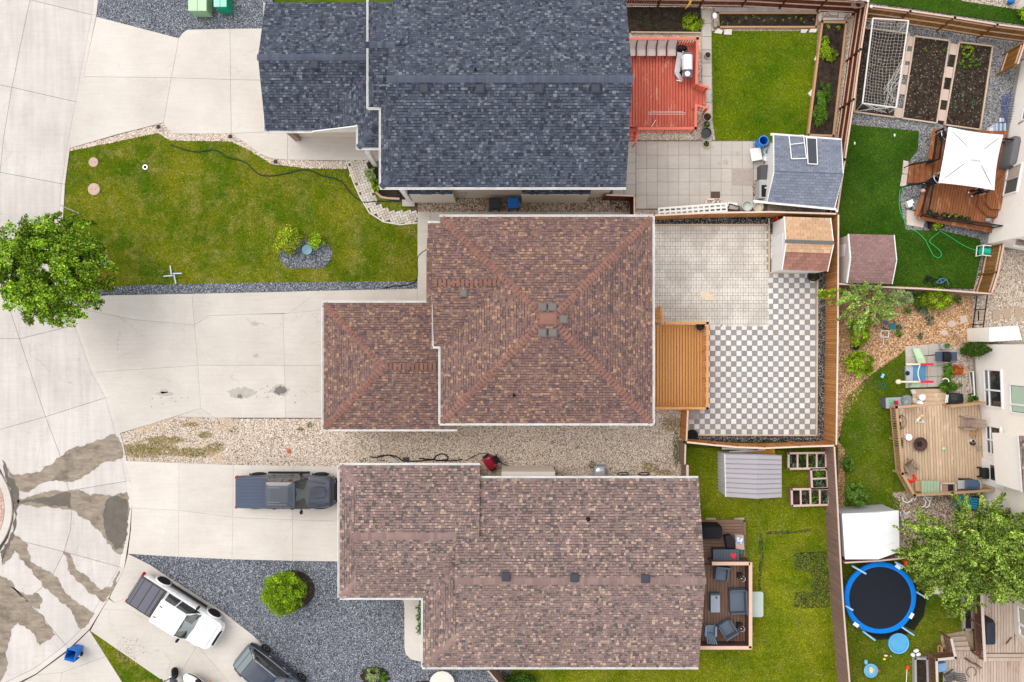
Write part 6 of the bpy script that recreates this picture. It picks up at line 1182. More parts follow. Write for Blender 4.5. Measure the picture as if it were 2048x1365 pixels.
q=flat(.03,[(1464,337),(1505,337),(1505,372),(1464,370)]);b=MB();b.prism(q,-.02,.025);b.build('stone_slab',M('rough_pink_slab',(.42,.36,.33),.9,var=.2,sc=6,bump=.02),None,label='large rough pinkish slab set in the patio by the shed',cat='slab')
b=MB();b.prism(flat(.04,[(1422,383.5),(1440,383.5),(1440,396.5),(1422,396.5)]),-.02,.04);t=b.build('drain_grate',M('rusty_brown',(.10,.07,.055),.8),None,label='dark brown square metal grate on the slab patio',cat='grate')
t=thing('crate','pale pink timber offcuts stacked below the metal grate','crate',tuple(W(1428,405)))
for a,c_ in(((1413,399),(1444,400)),((1413,410),(1444,408)),((1413,399),(1412,411)),((1443,400),(1443,409)),((1424,407),(1432,400)),((1436,399),(1436,409))):b=MB();b.bar(W(*a,.1),W(*c_,.1),.11,.08);b.build('slat',M('pale_pink_wood',(.72,.58,.50),.8)if 'pale_pink_wood' not in bpy.data.materials else bpy.data.materials['pale_pink_wood'],t)
t=thing('lattice_trellis','long white lattice strip leaning along the cedar fence','trellis',tuple(W(1380,418)))
a,c_=W(1318,425,.9),W(1453,415,.9);d=(c_-a);nrm=Vector((-d.y,d.x,0)).normalized()
for k in range(3):o=nrm*(-.0+.22*(k-1));b=MB();b.bar(a+o,c_+o,.11,.04);b.build('strip',m_white,t)
for k in range(13):p=a.lerp(c_,k/12);b=MB();b.bar(p-nrm*.26,p+nrm*.26,.1,.03);b.build('slat',m_white,t)
b=MB();q=[W(1459,408,.7),W(1479,414,.7),W(1476,421,.5),W(1455,419,.5)];t=thing('picture_frame','black framed pane leaning against the cedar fence','frame',tuple(W(1465,415)));b.face(q);b.build('pane',M('pale_pane',(.55,.53,.48),.2),t)
for a,c_ in zip(q,q[1:]+q[:1]):b=MB();b.bar(a,c_,.05,.04);b.build('border',m_black,t)
b=MB();q=flat(.3,[(1456,405),(1475,406),(1475,412),(1455,414)]);b.prism(q,.0,.3);b.build('white_box',m_white,None,label='white box behind the black framed pane',cat='box')
pot(1495,412,0,.31,.75,'large pale grey open tub by the cedar fence',M('pale_tub',(.56,.60,.58),.5),None,name='tub',cat='tub',soil=False);pot(1517,415,0,.29,.7,'open tub with olive-green inside next to the pale grey tub',M('cream_tub',(.62,.60,.50),.5),None,name='tub',cat='tub',soil=False)
for x_,y_,m_ in((1495,412,M('tub_inside',(.22,.29,.27),.6)),(1517,415,M('olive_water',(.17,.16,.03),.4))):
 p=W(x_,y_,.72);b=MB();b.lathe([(.001,.35),(.23,.35)],(p.x,p.y,0),20);b.build('liner',m_,[o for o in bpy.data.objects if o.name.startswith('tub')][-2 if x_==1495 else-1])
def plot(label,q,n=0,pl='veg'):
 P=WP(q,.02);t_=thing('vegetable_plot',label,'plot',(sum(p.x for p in P)/4,sum(p.y for p in P)/4,0));b=MB();b.prism([(p.x,p.y)for p in P],-.1,.0);b.build('soil',m_soil,t_)
 for a,c_ in zip(P,P[1:]+P[:1]):b=MB();b.bar(a,c_,.08,.10);b.build('edging',m_edge,t_)
 stones(t_,[(p.x,p.y)for p in P],45,[(.12,.085,.06),(.06,.045,.035),(.22,.17,.13)],size=(.02,.05),z=.0,name='clods');return t_
pa=plot('bare soil vegetable plot beneath the white goal net',[(1722,55),(1818,68),(1789,235),(1708,224)]);pb=plot('middle bare soil vegetable plot between the two rows of slabs',[(1829,73),(1899,82),(1873,247),(1804,237)]);pc=plot('right-hand vegetable plot with rows of green seedlings',[(1918,85),(1985,93),(1960,260),(1889,250)])
for par,x_,y_,rx,ry,n,pl in((pc,1932,102,16,12,500,'lime'),(pc,1940,125,20,14,420,'veg'),(pb,1870,100,25,14,60,'veg'),(pa,1760,150,30,70,90,'pale'),(pc,1925,180,3,45,90,'sage'),(pc,1945,200,3,45,90,'sage'),(pc,1910,195,3,45,60,'sage')):
 p=W(x_,y_,.1);crown(par,'plants',(p.x,p.y,.1),(rx/PPM,ry/PPM,.12),n,.08,LEAF[pl],26,.16,kind='stuff')
m_ps=M('pink_slab',(.55,.43,.37),.85,rnd=.06);t=thing('stepping_slabs','row of pinkish slabs between the goal and the middle vegetable plot','slabs',tuple(W(1810,140)))
for x_,y_ in((1820,83),(1815,113),(1808,140),(1803,179),(1796,226)):p=W(x_,y_);b=MB();b.box(-.24,-.3,-.08,.24,.3,.015);o=b.build('slab',m_ps,t);o.location=p-ACC[t]+Vector((0,0,-.08));o.rotation_euler=(0,0,R(-8))
t=thing('stepping_slabs','row of pinkish slabs between the middle and right vegetable plots','slabs',tuple(W(1900,170)))
for x_,y_ in((1907,99),(1897,145),(1889,190),(1883,231)):p=W(x_,y_);b=MB();b.box(-.24,-.33,-.08,.24,.33,.015);o=b.build('slab',m_ps,t);o.location=p-ACC[t]+Vector((0,0,-.08));o.rotation_euler=(0,0,R(-8))
for q in([(1905,88),(1915,90),(1886,248),(1877,246)],):b=MB();b.prism(flat(0,q),-.1,-.02);b.build('path_strip',m_soil,None,kind='structure')
# football goal
t=thing('football_goal','white football goal frame with net standing over the vegetable plot','goal',tuple(W(1780,130)));g=[(1746,37),(1817,42),(1792,216),(1725,207)];GZ=2.0;P=[W(*q,GZ)for q in g];B=[W(x,y,0)for x,y in((1735,60),(1795,66),(1778,226),(1712,222))]
for a,c_ in zip(P,P[1:]+P[:1]):b=MB();b.tube([a,c_],.045,8);b.build('bar',M('goal_paint',(.62,.60,.58),.6),t)
for a,c_ in((P[0],B[0]),(P[3],B[3]),(P[1],B[1]),(P[2],B[2])):b=MB();b.tube([a,c_],.03,6);b.build('post',m_white,t)
b=MB();nx,ny=11,27
def gp(u_,v_):q=P[0].lerp(P[1],u_).lerp(P[3].lerp(P[2],u_),v_);return q+Vector((0,0,-.35*math.sin(math.pi*u_)*math.sin(math.pi*v_)-.02))+Vector((.02*math.sin(v_*23+u_*9),.02*math.sin(u_*19),0))
for i in range(nx+1):b.tube([gp(i/nx,j/16)for j in range(17)],.0065,3,cap=False)
for j in range(ny+1):b.tube([gp(i/8,j/ny)for i in range(9)],.0065,3,cap=False)
b.build('net',M('net_grey',(.42,.40,.38),.8),t,kind='stuff')
b=MB()
for k in range(16):a=P[2].lerp(P[1],k/26);c_=Vector((B[2].x+random.uniform(-.5,.1),B[2].y+random.uniform(0,2.2),random.uniform(.1,.8)));b.tube([a,a.lerp(c_,.5)+Vector((random.uniform(-.2,.1),random.uniform(-.2,.2),-.2)),c_],.012,3)
for k in range(12):a=P[3].lerp(P[2],k/12);c_=B[3].lerp(B[2],random.random());b.tube([a,a.lerp(c_,.6)+Vector((random.uniform(-.2,.2),.0,0)),c_],.011,3)
b.build('loose_net',m_white,t,kind='stuff')
# white house, north-east
def house_wall(h_,pts,z0,z1,mat,depth=6.,name='wall'):
 """wall seen from the west: pts world 2-D from north to south, extruded eastwards"""
 P=[(p.x,p.y)for p in pts];b=MB();b.prism(P+[(P[-1][0]+depth,P[-1][1]),(P[0][0]+depth,P[0][1])],z0,z1);return b.build(name,mat,h_)
def win(h_,a,c_,z0,z1,split=None,glass=m_glass,off=.0,curtain=None,hz=None):
 """window in the vertical plane a-c_ (world 2-D), facing west"""
 a=Vector((a[0],a[1],0));c_=Vector((c_[0],c_[1],0));d=(c_-a).normalized();nn=Vector((d.y,-d.x,0));nn=nn if nn.x<0 else-nn;o=nn*(.03+off)
 b=MB()
 for z in(z0,z1):b.bar(a+o+Vector((0,0,z)),c_+o+Vector((0,0,z)),.09,.09)
 for k in[0,1]+(split or[]):p=a.lerp(c_,k);b.bar(p+o+Vector((0,0,z0)),p+o+Vector((0,0,z1)),.09,.09,up=nn)
 if hz:z=z0+(z1-z0)*hz;b.bar(a+o+Vector((0,0,z)),c_+o+Vector((0,0,z)),.08,.07)
 w_=b.build('window',m_white,h_);b=MB();o=nn*(.012+off);b.face([a+o+Vector((0,0,z0)),c_+o+Vector((0,0,z0)),c_+o+Vector((0,0,z1)),a+o+Vector((0,0,z1))]);b.build('pane',glass,w_)
 if curtain:b=MB();o=nn*(.016+off);q=a.lerp(c_,.05),a.lerp(c_,.95);b.face([q[0]+o+Vector((0,0,z0+(z1-z0)*.08)),q[1]+o+Vector((0,0,z0+(z1-z0)*.08)),q[1]+o+Vector((0,0,z1-.08)),q[0]+o+Vector((0,0,z1-.08))]);b.build('blind',curtain,w_)
m_wall=M('offwhite_stucco',(.86,.81,.75),.9,var=.05,bump=.004,bsc=50);m_fnd=M('grey_foundation',(.36,.35,.33),.9)
def onz(px,py,z):return W(px,py,z)
h_=thing('house','off-white stucco house at the right edge behind the parasol deck','house',tuple(W(2060,300)))
A1,A2,A3=W(2036,128),W(2012,262),W(1969,489)
d_=(A3-A2).normalized();nE=Vector((-d_.y,d_.x,0));nE=nE if nE.x>0 else-nE
b=MB();q=[A1,A2,A3,A3+nE*6,A1+nE*6];b.prism([(p.x,p.y)for p in q],.3,5.3);b.build('wall',m_wall,h_);b=MB();b.prism([(p.x+.02,p.y)for p in q],-.1,.3);b.build('foundation',m_fnd,h_)
m_curt=M('striped_curtain',(.42,.38,.30),.8,var=.3,sc=8);m_curt2=M('green_curtain',(.42,.55,.42),.8)
wa,wb,wm=A2.lerp(A3,.36),A2.lerp(A3,.60),A2.lerp(A3,.47);win(h_,wa,wm,1.0,2.25,curtain=m_curt);win(h_,wm,wb,1.0,2.25,glass=M('dark_blind',(.10,.10,.10),.3,var=.4,sc=9));win(h_,A1.lerp(A2,.75),A1.lerp(A2,.95),1.4,2.2)
e0,e1=A2-nE*.05,A2+nE*3;b=MB();b.bar(Vector((e0.x,e0.y,1.2))+Vector((.0,.1,0)),Vector((e0.x+.9,e0.y+.55,5.0)),.06,.06);b.build('downpipe',m_metal,h_)
b=MB();b.bar(A2+Vector((-.1,0,5.25)),A3+Vector((-.1,0,5.25)),.12,.12);b.build('gutter',m_gut,h_)
lr=[W(2029,488,2.6),W(2100,500,2.6),W(2100,420,3.3),W(2050,430,3.3)];b=MB();b.face([W(2029,491,2.55),W(2110,503,2.55),W(2110,420,3.2),W(2052,425,3.2)]);rr=b.build('lower_roof',m_gut,h_);shingles(rr,[W(2030,489,2.6),W(2110,501,2.6),W(2110,415,3.5),W(2052,425,3.4)],'rose',(1,-.1,0));gutter(rr,[W(2029,491,2.6),W(2110,503,2.6)])
# parasol deck
m_dk=m_wood('red_cedar_deck',(.33,.13,.055),(.20,.07,.03),1,.1,weather=(.42,.24,.14));rot=math.atan2((W(1990,430)-W(2003,385)).y,(W(1990,430)-W(2003,385)).x);dv=(-d_.x,-d_.y)
t=thing('deck','red cedar deck with black metal railing under the white parasol','deck',tuple(W(1930,360)));tdk=t
q=flat(.6,[(1896,250),(2016,275),(1996,452),(1845,420)]);q1=flat(.6,[(1888,253),(2018,272),(1980,470),(1836,444)]);boards(t,flat(.6,[(1863,368),(1878,262),(2016,262),(1982,462),(1840,432)]),.6,.17,m_dk,dv)
b=MB();b.prism(inset(flat(.6,[(1863,368),(1878,262),(2016,262),(1982,462),(1840,432)]),.06),0,.3);b.build('skirt',m_dk,t)
for a,c_ in(((1859,318),(1871,258)),((1832,432),(1850,380)),((1834,434),(1984,462))):b=MB();b.bar(W(*a,.52),W(*c_,.52),.26,.05);b.build('bench',m_dk,t)
railing(t,[(1888,256),(1880,318),(1871,321)],1.5,.6,m_blk,.05,pitch=.11,bw=.02,postw=.05);railing(t,[(1868,367),(1857,428),(1900,436),(2006,452)],1.5,.6,m_blk,.05,pitch=.11,bw=.02,postw=.05)
railing(t,[(1828,327),(1870,320)],1.2,.35,m_blk,.05,pitch=.11,bw=.02,postw=.05,lower=False);railing(t,[(1820,369),(1868,362)],1.2,.35,m_blk,.05,pitch=.11,bw=.02,postw=.05,lower=False)
for k in range(4):z_=.12+k*.13;x_=1817+k*11.5;b=MB();b.prism(flat(z_,[(x_+2.5,327),(x_+14,327),(x_+11,366),(x_-1,366)]),z_-.13,z_);b.build('step',m_dk,t)
b=MB();b.prism(flat(.77,[(1961,378),(2010,330),(1999,436),(1975,433),(1955,412)]),.6,.77);b.build('platform',m_dk,t);pf=t
boards(t,flat(.81,[(1963,376),(2010,335),(1999,434),(1976,431),(1958,411)]),.81,.14,m_dk,dv);boards(t,flat(1.,[(1976,378),(2010,350),(2003,420),(1982,418),(1973,408)]),1.0,.14,m_dk,dv,th=.17)
t=thing('parasol','square white parasol over the red cedar deck','parasol',tuple(W(1950,312,.6)));m_can=M('white_canvas',(.76,.76,.78),.8,var=.03);ap=W(1953,310,3.2);cs=[W(1897,254,2.7),W(2007,270,2.7),W(1989,381,2.7),W(1877,366,2.7)]
for k in range(4):
 a,c_=cs[k],cs[(k+1)%4];rows=[]
 for i in range(9):
  s_=i/8;L0,L1=ap.lerp(a,s_),ap.lerp(c_,s_);rows.append([L0.lerp(L1,j/8)+Vector((0,0,-.10*math.sin(math.pi*j/8)*s_-.05*math.sin(math.pi*s_)))+(ap-(a+c_)/2)*(.035*math.sin(math.pi*j/8)*s_)for j in range(9)])
 b=MB();b.raw([p for r_ in rows for p in r_],[(i*9+j,i*9+j+1,(i+1)*9+j+1,(i+1)*9+j)for i in range(8)for j in range(8)]);b.build('canopy_panel',m_can,t,smooth=True)
 b=MB();b.tube([ap-Vector((0,0,.06)),a-Vector((0,0,.03))],.015,5);b.build('rib',m_blk,t)
b=MB();v_=[ap+(c_-ap)*.17+Vector((0,0,.10))for c_ in cs];
for k in range(4):b.face([ap+Vector((0,0,.12)),v_[(k+1)%4],v_[k]])
b.build('vent_cap',m_can,t);b=MB();b.tube([(ap.x,ap.y,.6),(ap.x,ap.y,3.2)],.03);b.build('pole',m_blk,t);b=MB();b.lathe([(.25,.6),(.25,.68),(.04,.7)],(ap.x,ap.y,0),20);b.build('base',m_blk,t)
t=thing('barbecue','large barbecue under a grey cover beside the white parasol','barbecue',tuple(W(2018,312,.6)),rz=R(-12));b=MB();hc=[ring(-.48,.48,.95,z,rc=.2)for z in(.0,.75)]+[ring(-.42,.42,.88,.95,rc=.2),ring(-.2,.2,.6,1.1,rc=.15)];b.loft(hc);b.build('cover',M('grey_cover',(.13,.13,.14),.6,var=.15,sc=5),t,smooth=True)
railing(tdk,[(2010,277),(2040,281)],1.5,.6,m_blk,.05,pitch=.11,bw=.02,postw=.05)
def round_chair(label,px,py,rz,z,mat):
 p=W(px,py,z+.8);t_=thing('patio_chair',label,'chair',(p.x,p.y,z),rz=rz);b=MB();b.tube([(.30*math.cos(a),.32*math.sin(a),.72+.12*math.cos(a))for a in np.linspace(-2.0,2.0,14)],.025,6);b.build('arm_rail',mat,t_)
 b=MB();b.box(-.25,-.25,.40,.25,.25,.46);b.build('seat',m_black,t_,bevel=.03)
 for sx in(-1,1):
  for sy in(-1,1):b=MB();b.tube([(sx*.22,sy*.22,0),(sx*.24,sy*.27,.75)],.018,6);b.build('leg',mat,t_)
 return t_
round_chair('black patio chair peeking out at the top left of the white parasol',1893,269,R(200),.6,m_metal);round_chair('black patio chair peeking out at the lower left of the white parasol',1878,356,R(215),.6,m_metal)
# people (mostly under the parasol)
def limb(name,parent,V,E_,rad,mat,lvl=1):
 me=bpy.data.meshes.new(name);me.from_pydata(V,E_,[]);me.materials.append(mat);o=bpy.data.objects.new(name,me);link(o,parent,Vector((0,0,0)));s_=o.modifiers.new('skin','SKIN');sv=me.skin_vertices[0].data
 for i,r in enumerate(rad):sv[i].radius=r if isinstance(r,tuple)else(r,r)
 sv[0].use_root=True;s_.use_smooth_shade=True;m_=o.modifiers.new('smooth','SUBSURF');m_.levels=lvl;m_.render_levels=lvl;return o
m_skin=M('skin',(.48,.29,.20),.6,var=.03);m_trou=M('black_trousers',(.015,.015,.018),.9);m_shirt=M('dark_shirt',(.06,.05,.07),.9);m_hair=M('dark_hair',(.03,.02,.015),.7)
def person(label,loc,rz,sit=False,shirt=None):
 t_=thing('person',label,'person',tuple(loc),rz=rz)
 if not sit:J=dict(pel=(0,0,.95),ch=(0,0,1.30),nk=(0,0,1.50),hd=(.02,0,1.64),sL=(0,.19,1.43),eL=(.04,.25,1.15),wL=(.16,.22,.92),hL=(0,.10,.92),kL=(.03,.11,.50),aL=(-.02,.12,.09),fL=(.16,.14,.05))
 else:J=dict(pel=(0,0,.50),ch=(-.05,0,.86),nk=(-.04,0,1.06),hd=(0,0,1.20),sL=(-.04,.19,1.0),eL=(.05,.27,.75),wL=(.26,.22,.64),hL=(.03,.10,.50),kL=(.45,.13,.48),aL=(.62,.12,.10),fL=(.80,.14,.05))
 V=[];ix={}
 def add(k,p):ix[k]=len(V);V.append(p);return ix[k]
 for k in('pel','ch','nk','hd'):add(k,J[k])
 add('top',(J['hd'][0],0,J['hd'][2]+.10))
 for s_,m_ in(('L',1),('R',-1)):
  for k in('s','e','w','h','k','a'):q=J[k+'L'];add(k+s_,(q[0]+(.03 if s_=='R' and k in 'ka' and not sit else 0),q[1]*m_,q[2]))
 E_=[(ix['pel'],ix['ch']),(ix['ch'],ix['nk']),(ix['nk'],ix['hd']),(ix['hd'],ix['top'])];rad=[(.15,.12),(.16,.11),.055,.085,.06]
 for s_ in 'LR':
  E_+=[(ix['ch'],ix['s'+s_]),(ix['s'+s_],ix['e'+s_]),(ix['e'+s_],ix['w'+s_]),(ix['pel'],ix['h'+s_]),(ix['h'+s_],ix['k'+s_]),(ix['k'+s_],ix['a'+s_])];rad+=[.06,.045,.03,.085,.06,.04]
 limb('body',t_,V,E_,rad,m_skin)
 sh=['pel','ch','nk','sL','eL','sR','eR'];m2={k:i for i,k in enumerate(sh)};Vs=[V[ix[k]]for k in sh];Vs[2]=(Vs[1][0],0,Vs[2][2]-.07)
 limb('shirt',t_,Vs,[(0,1),(1,2),(1,3),(3,4),(1,5),(5,6)],[(.17,.14),(.18,.13),.08,.075,.06,.075,.06],shirt or m_shirt)
 tr=['pel','hL','kL','aL','hR','kR','aR'];limb('trousers',t_,[V[ix[k]]for k in tr],[(0,1),(1,2),(2,3),(0,4),(4,5),(5,6)],[(.165,.135),.10,.075,.06,.10,.075,.06],m_trou)
 b=MB();hx,hz=J['hd'][0]-.02,J['hd'][2]+.04;b.ell((hx,0,hz),(.115,.10,.12),14,8);b.build('hair',m_hair,t_,smooth=True)
 b=MB();b.ell((J['hd'][0]+.095,0,J['hd'][2]-.02),(.02,.015,.025),8,5);b.build('nose',m_skin,t_,smooth=True)
 for m_ in(1,-1):
  b=MB();b.ell((J['hd'][0]+.08,.035*m_,J['hd'][2]+.01),(.012,.012,.01),8,5);b.build('eye',m_black,t_)
  w_=V[ix['wL' if m_>0 else 'wR']];e_=Vector(V[ix['eL' if m_>0 else 'eR']]);d=(Vector(w_)-e_).normalized();V2=[tuple(Vector(w_)),tuple(Vector(w_)+d*.08)];E2=[(0,1)];rd=[.026,(.032,.016)]
  sd=Vector((0,1,0))
  for i,ln in enumerate((.06,.07,.065,.05)):o_=sd*(.022*(i-1.5));V2.append(tuple(Vector(w_)+d*.09+o_));V2.append(tuple(Vector(w_)+d*(.09+ln)+o_+Vector((0,0,-.02))));E2+=[(1,len(V2)-2),(len(V2)-2,len(V2)-1)];rd+=[.009,.007]
  V2.append(tuple(Vector(w_)+d*.03-sd*.04*m_));V2.append(tuple(Vector(w_)+d*.07-sd*.06*m_));E2+=[(0,len(V2)-2),(len(V2)-2,len(V2)-1)];rd+=[.011,.009];limb('hand',t_,V2,E2,rd,m_skin)
  f=J['fL'];a=J['aL'];off=(.03 if m_<0 and not sit else 0);b=MB();b.loft([sel(x+off,w,0,h,3,14,yc=f[1]*m_)for x,w,h in((a[0]-.09,.035,.09),(a[0]-.05,.045,.12),(a[0]+.02,.048,.12),(a[0]+.10,.05,.08),(a[0]+.17,.045,.055),(a[0]+.20,.025,.04))]);b.build('shoe',m_black,t_,smooth=True)
  b=MB();b.loft([sel(x+off,w,-.0,h,3,12,yc=f[1]*m_)for x,w,h in((a[0]+.09,.054,.062),(a[0]+.16,.052,.058),(a[0]+.22,.034,.045))]);b.build('shoe_toe',m_white,t_,smooth=True)
 return t_
fp=W(1945,386,.62);person('standing person in black trousers and white-toed shoes under the parasol edge',(fp.x,fp.y,.62),R(215))
fp=W(1876,360,.62);person('seated person in black trousers with white-toed shoe by the stair railing',(fp.x-.1,fp.y+.1,.62),R(212),sit=True)
b=MB();p=W(1848,381,.9);b.ell((p.x,p.y,.8),(.14,.12,.12),10,6);b.build('pink_bundle',M('pink_cloth',(.62,.35,.36),.9),None,label='small pink and white cloth bundle by the deck railing',cat='cloth')
FP='flower pots along the black railing of the cedar deck'
for k,(x_,y_,pl)in enumerate(((1862,424,'veg'),(1873,430,'darkshrub'),(1890,430,'veg'),(1899,432,'yellow'),(1911,433,'lime'),(1923,436,'darkshrub'),(1937,438,'veg'))):
 pot(x_,y_,.6,.15,.25,['first small dark pot in the corner of the railing','second dark pot from the railing corner','green-leaved pot left of the yellow flowers','pot with yellow flowers on the cedar deck','pot with lime leaves right of the yellow flowers','dark-leaved pot second from the right at the railing','rightmost and widest pot at the railing'][k],m_black,pl,group=FP,n=60)
shrub('shrub','bright green bush in a black box just below the cedar deck',1868,450,12,.5,700,LEAF['lime'],.07);b=MB();b.box(*(W(1855,458)[:2]),0,*(W(1884,443)[:2]),.3);b.build('planter_box',m_black,None,label='black planter box below the cedar deck railing',cat='planter')
for lb,x_,y_,c_ in(('turquoise sandal-like mat pair by the house wall',1996,432,(.15,.62,.55)),('pale blue bottles lying by the deck corner',1976,441,(.30,.50,.62))):p=W(x_,y_,.7);b=MB();b.box(p.x-.14,p.y-.06,.62,p.x+.14,p.y-.0,.72);b.box(p.x-.12,p.y+.03,.62,p.x+.15,p.y+.1,.72);b.build('shoes' if 'sandal' in lb else 'bottles',M('aqua_'+str(x_),c_,.5),None,bevel=.02,label=lb,cat='shoes' if 'sandal' in lb else 'bottles')
m_pl=M('pale_stone',(.60,.52,.45),.85,var=.12)
for lb,q in(('upper pale slab at the foot of the cedar steps',[(1807,321),(1817,323),(1816,348),(1805,347)]),('lower pale slab at the foot of the cedar steps',[(1804,349),(1815,349),(1812,373),(1800,372)]),('large sandy slab below the left deck corner',[(1814,420),(1838,425),(1850,444),(1846,456),(1814,450)])):b=MB();b.prism(flat(0,jag(q,.5,1)),-.1,.0);b.build('stone_slab',m_pl,None,label=lb,cat='slab')
for lb,x_,y_,c_ in(('white box by the hose loop',1822,407,m_white),('pale grey leaning box beside the white box',1833,411,m_metal)):b=MB();p=W(x_,y_,.3);b.box(p.x-.2,p.y-.2,0,p.x+.2,p.y+.2,.3);b.build('box',c_,None,bevel=.02,label=lb,cat='box').rotation_euler=(0,0,.4)
m_gr=M('bright_green_hose',(.03,.50,.14),.45);hose('bright green hose running from below the cedar deck in a long arc',[(1815,378),(1803,374),(1799,390),(1799,415),(1806,436),(1818,455),(1836,466),(1850,480),(1858,495),(1868,512),(1880,515),(1882,505),(1870,493),(1860,485),(1862,478),(1880,463)],m_gr,.02)
hose('thin green hose running straight to the hose reel',[(1880,462),(1900,474),(1925,490),(1945,499),(1962,503)],m_gr,.018)
p=W(1974,502,.6);t=thing('hose_reel','white-framed hose reel with green hose beside the honey-brown gate','hose reel',(p.x,p.y,0),rz=R(-6));b=MB();b.lathe([(.26,-.22),(.26,-.19),(.2,-.19),(.2,.19),(.26,.19),(.26,.22)],(0,0,.38),20,'x');b.build('drum',M('hose_green',(.02,.50,.35),.5),t,smooth=True)
for s_ in(-1,1):
 b=MB();b.bar((s_*.3,-.33,.05),(s_*.3,.33,.05),.05,.05);b.bar((s_*.3,-.3,.05),(s_*.3,-.3,.7),.05,.05,up=(1,0,0));b.bar((s_*.3,.3,.05),(s_*.3,.3,.7),.05,.05,up=(1,0,0));b.bar((s_*.3,-.3,.7),(s_*.3,.3,.7),.05,.05);b.build('frame',m_white,t)
b=MB();b.bar((-.3,.3,.7),(.3,.3,.7),.05,.05);b.bar((-.3,-.3,.7),(.3,-.3,.7),.05,.05);b.build('frame',m_white,t);b=MB();b.box(.32,-.08,.35,.46,.1,.5);b.build('crank',m_white,t)
def bicycle(label,px,py,rz,mat,s=1.,lying=True,L_=.5):
 p=W(px,py,.1);t_=thing('bicycle',label,'bicycle',(p.x,p.y,.04),rz=rz);r=.3*s
 for x in(-L_*s,L_*s):b=MB();b.tube([(x+r*math.cos(a),r*math.sin(a),.05)for a in np.linspace(0,6.283,22)],.022,6);b.build('wheel',m_tyre,t_)
 b=MB()
 for a,c_ in(((-L_,0),(-.1,.02)),((-.1,.02),(.3,.38)),((-L_,0),(-.2,.42)),((-.2,.42),(.3,.38)),((-.1,.02),(-.2,.5)),((.3,.38),(L_,0))):b.tube([(a[0]*s,a[1]*s,.1),(c_[0]*s,c_[1]*s,.1)],.022,6)
 b.build('frame',mat,t_);b=MB();b.tube([(.28*s,.42*s,.0),(.3*s,.45*s,.3)],.018,6);b.build('handlebar',m_black,t_);b=MB();b.ell((-.22*s,.52*s,.12),(.12,.05,.05));b.build('saddle',m_black,t_);return t_
bicycle('small blue bicycle lying in the grass by the bottom fence',1884,568,R(-8),M('bike_blue',(.12,.25,.45),.4),.75)
pot(1858,553,0,.09,.15,'tiny dark green pot in the grass near the small bicycle',m_dkbin,None,soil=False)
bicycle('dark pushchair-like wheels leaning in the grass',1857,561,R(20),m_black,.4)
pot(1987,260,0,.26,.35,'white plastic pail beside the parasol deck',m_white,None,name='bucket',cat='bucket',soil=False);b=MB();p=W(2003,260,.5)
for k in range(3):b.box(p.x-.35+k*.25,p.y-.4,.1,p.x-.27+k*.25,p.y+.4,.55)
b.build('bench',M('pale_blue_plastic',(.45,.55,.72),.4),None,label='pale blue slatted item between the pail and the house wall',cat='stand')
b=MB();p=W(2002,241);b.box(p.x-.12,p.y-.12,0,p.x+.12,p.y+.12,.1);b.build('white_block',m_white,None,label='small white square block beside the blue netting',cat='block')
b=MB()
for k in range(12):a=W(2010,190+k*5);b.bar(a+Vector((-.15,0,.05)),a+Vector((.25,-.1,.5)),.02,.02)
for k in range(5):b.bar(W(2006+k*3,188,.1+k*.1),W(2002+k*3,250,.1+k*.1),.02,.02)
b.build('blue_netting',M('blue_net',(.05,.10,.28),.6),None,label='dark blue folded netting leaning on the house wall',cat='netting')
for q in([(2040,0),(2048,0),(2110,20),(2110,40),(2030,18)],):b=MB();b.prism(flat(0,q),-.1,.05);b.build('concrete_pad',m_slab,None,kind='structure')
gravel('pink_gravel_patch',[(1905,-40),(2120,-40),(2120,22),(2030,18),(1925,2)],m_gbeige,BEIGEP,z=-.02,dens=300,size=(.02,.04));shrub('yucca','spiky green plant at the edge of the top right lawn',2046,30,15,.5,160,LEAF['lime'],.3);b=MB();p=W(2024,2,.3);b.ell((p.x,p.y,.2),(.2,.18,.2),14,8);b.build('ball',m_bluebin,None,smooth=True,label='blue ball at the top right edge',cat='ball')
b=MB()
for k in range(7):
 r_=W(1712,10,1.8);b.tube([r_+Vector((.28*math.cos(a)+.03*k,.22*math.sin(a),.02*k))for a in np.linspace(k,k+6.0,16)],.01,4)
b.build('wire_coil',M('rusty_wire',(.20,.15,.13),.6),None,label='tangled wire coil hanging at the fence corner',cat='wire')
for lb,x_,y_ in(('small white litter near the middle of the dark lawn',1709,287),('tiny white litter near the grey gravel',1789,271)):p=W(x_,y_);b=MB();b.ell((p.x,p.y,.02),(.06,.1,.03),8,4);b.build('litter',m_white,None,label=lb,cat='litter')
tree('ornamental_tree','spreading pale-leaved shrub tree leaning over the cedar fence','tree',W(1735,640),tuple(W(1728,612,1.8)),(1.55,1.35,1.3),4200,.13,[(.20,.34,.03),(.30,.44,.06),(.11,.22,.03),(.50,.60,.25),(.38,.50,.10)],.07,clumps=90,clr=.2,spray=.3)
p=W(1662,588,1.9);crown(bpy.data.objects['ornamental_tree'],'crown',(p.x,p.y,1.8),(.75,.35,.3),350,.12,LEAF['lime'],10,.35);p=W(1785,600,1.6);crown(bpy.data.objects['ornamental_tree'],'crown',(p.x,p.y,1.6),(1.1,.6,.5),1300,.11,[(.42,.52,.22),(.30,.42,.12),(.55,.62,.35),(.2,.33,.06)],22,.3)
shrub('shrub','yellow-green shrub hanging through the gap above the wood chips',1704,665,24,1.7,1900,LEAF['lime'],.11,ry=32,clumps=30,clr=.3);shrub('shrub','rounded lime-green shrub at the corner of the middle lawn',1709,728,32,1.3,3600,LEAF['lime'],.11,ry=29,clumps=60,clr=.22)
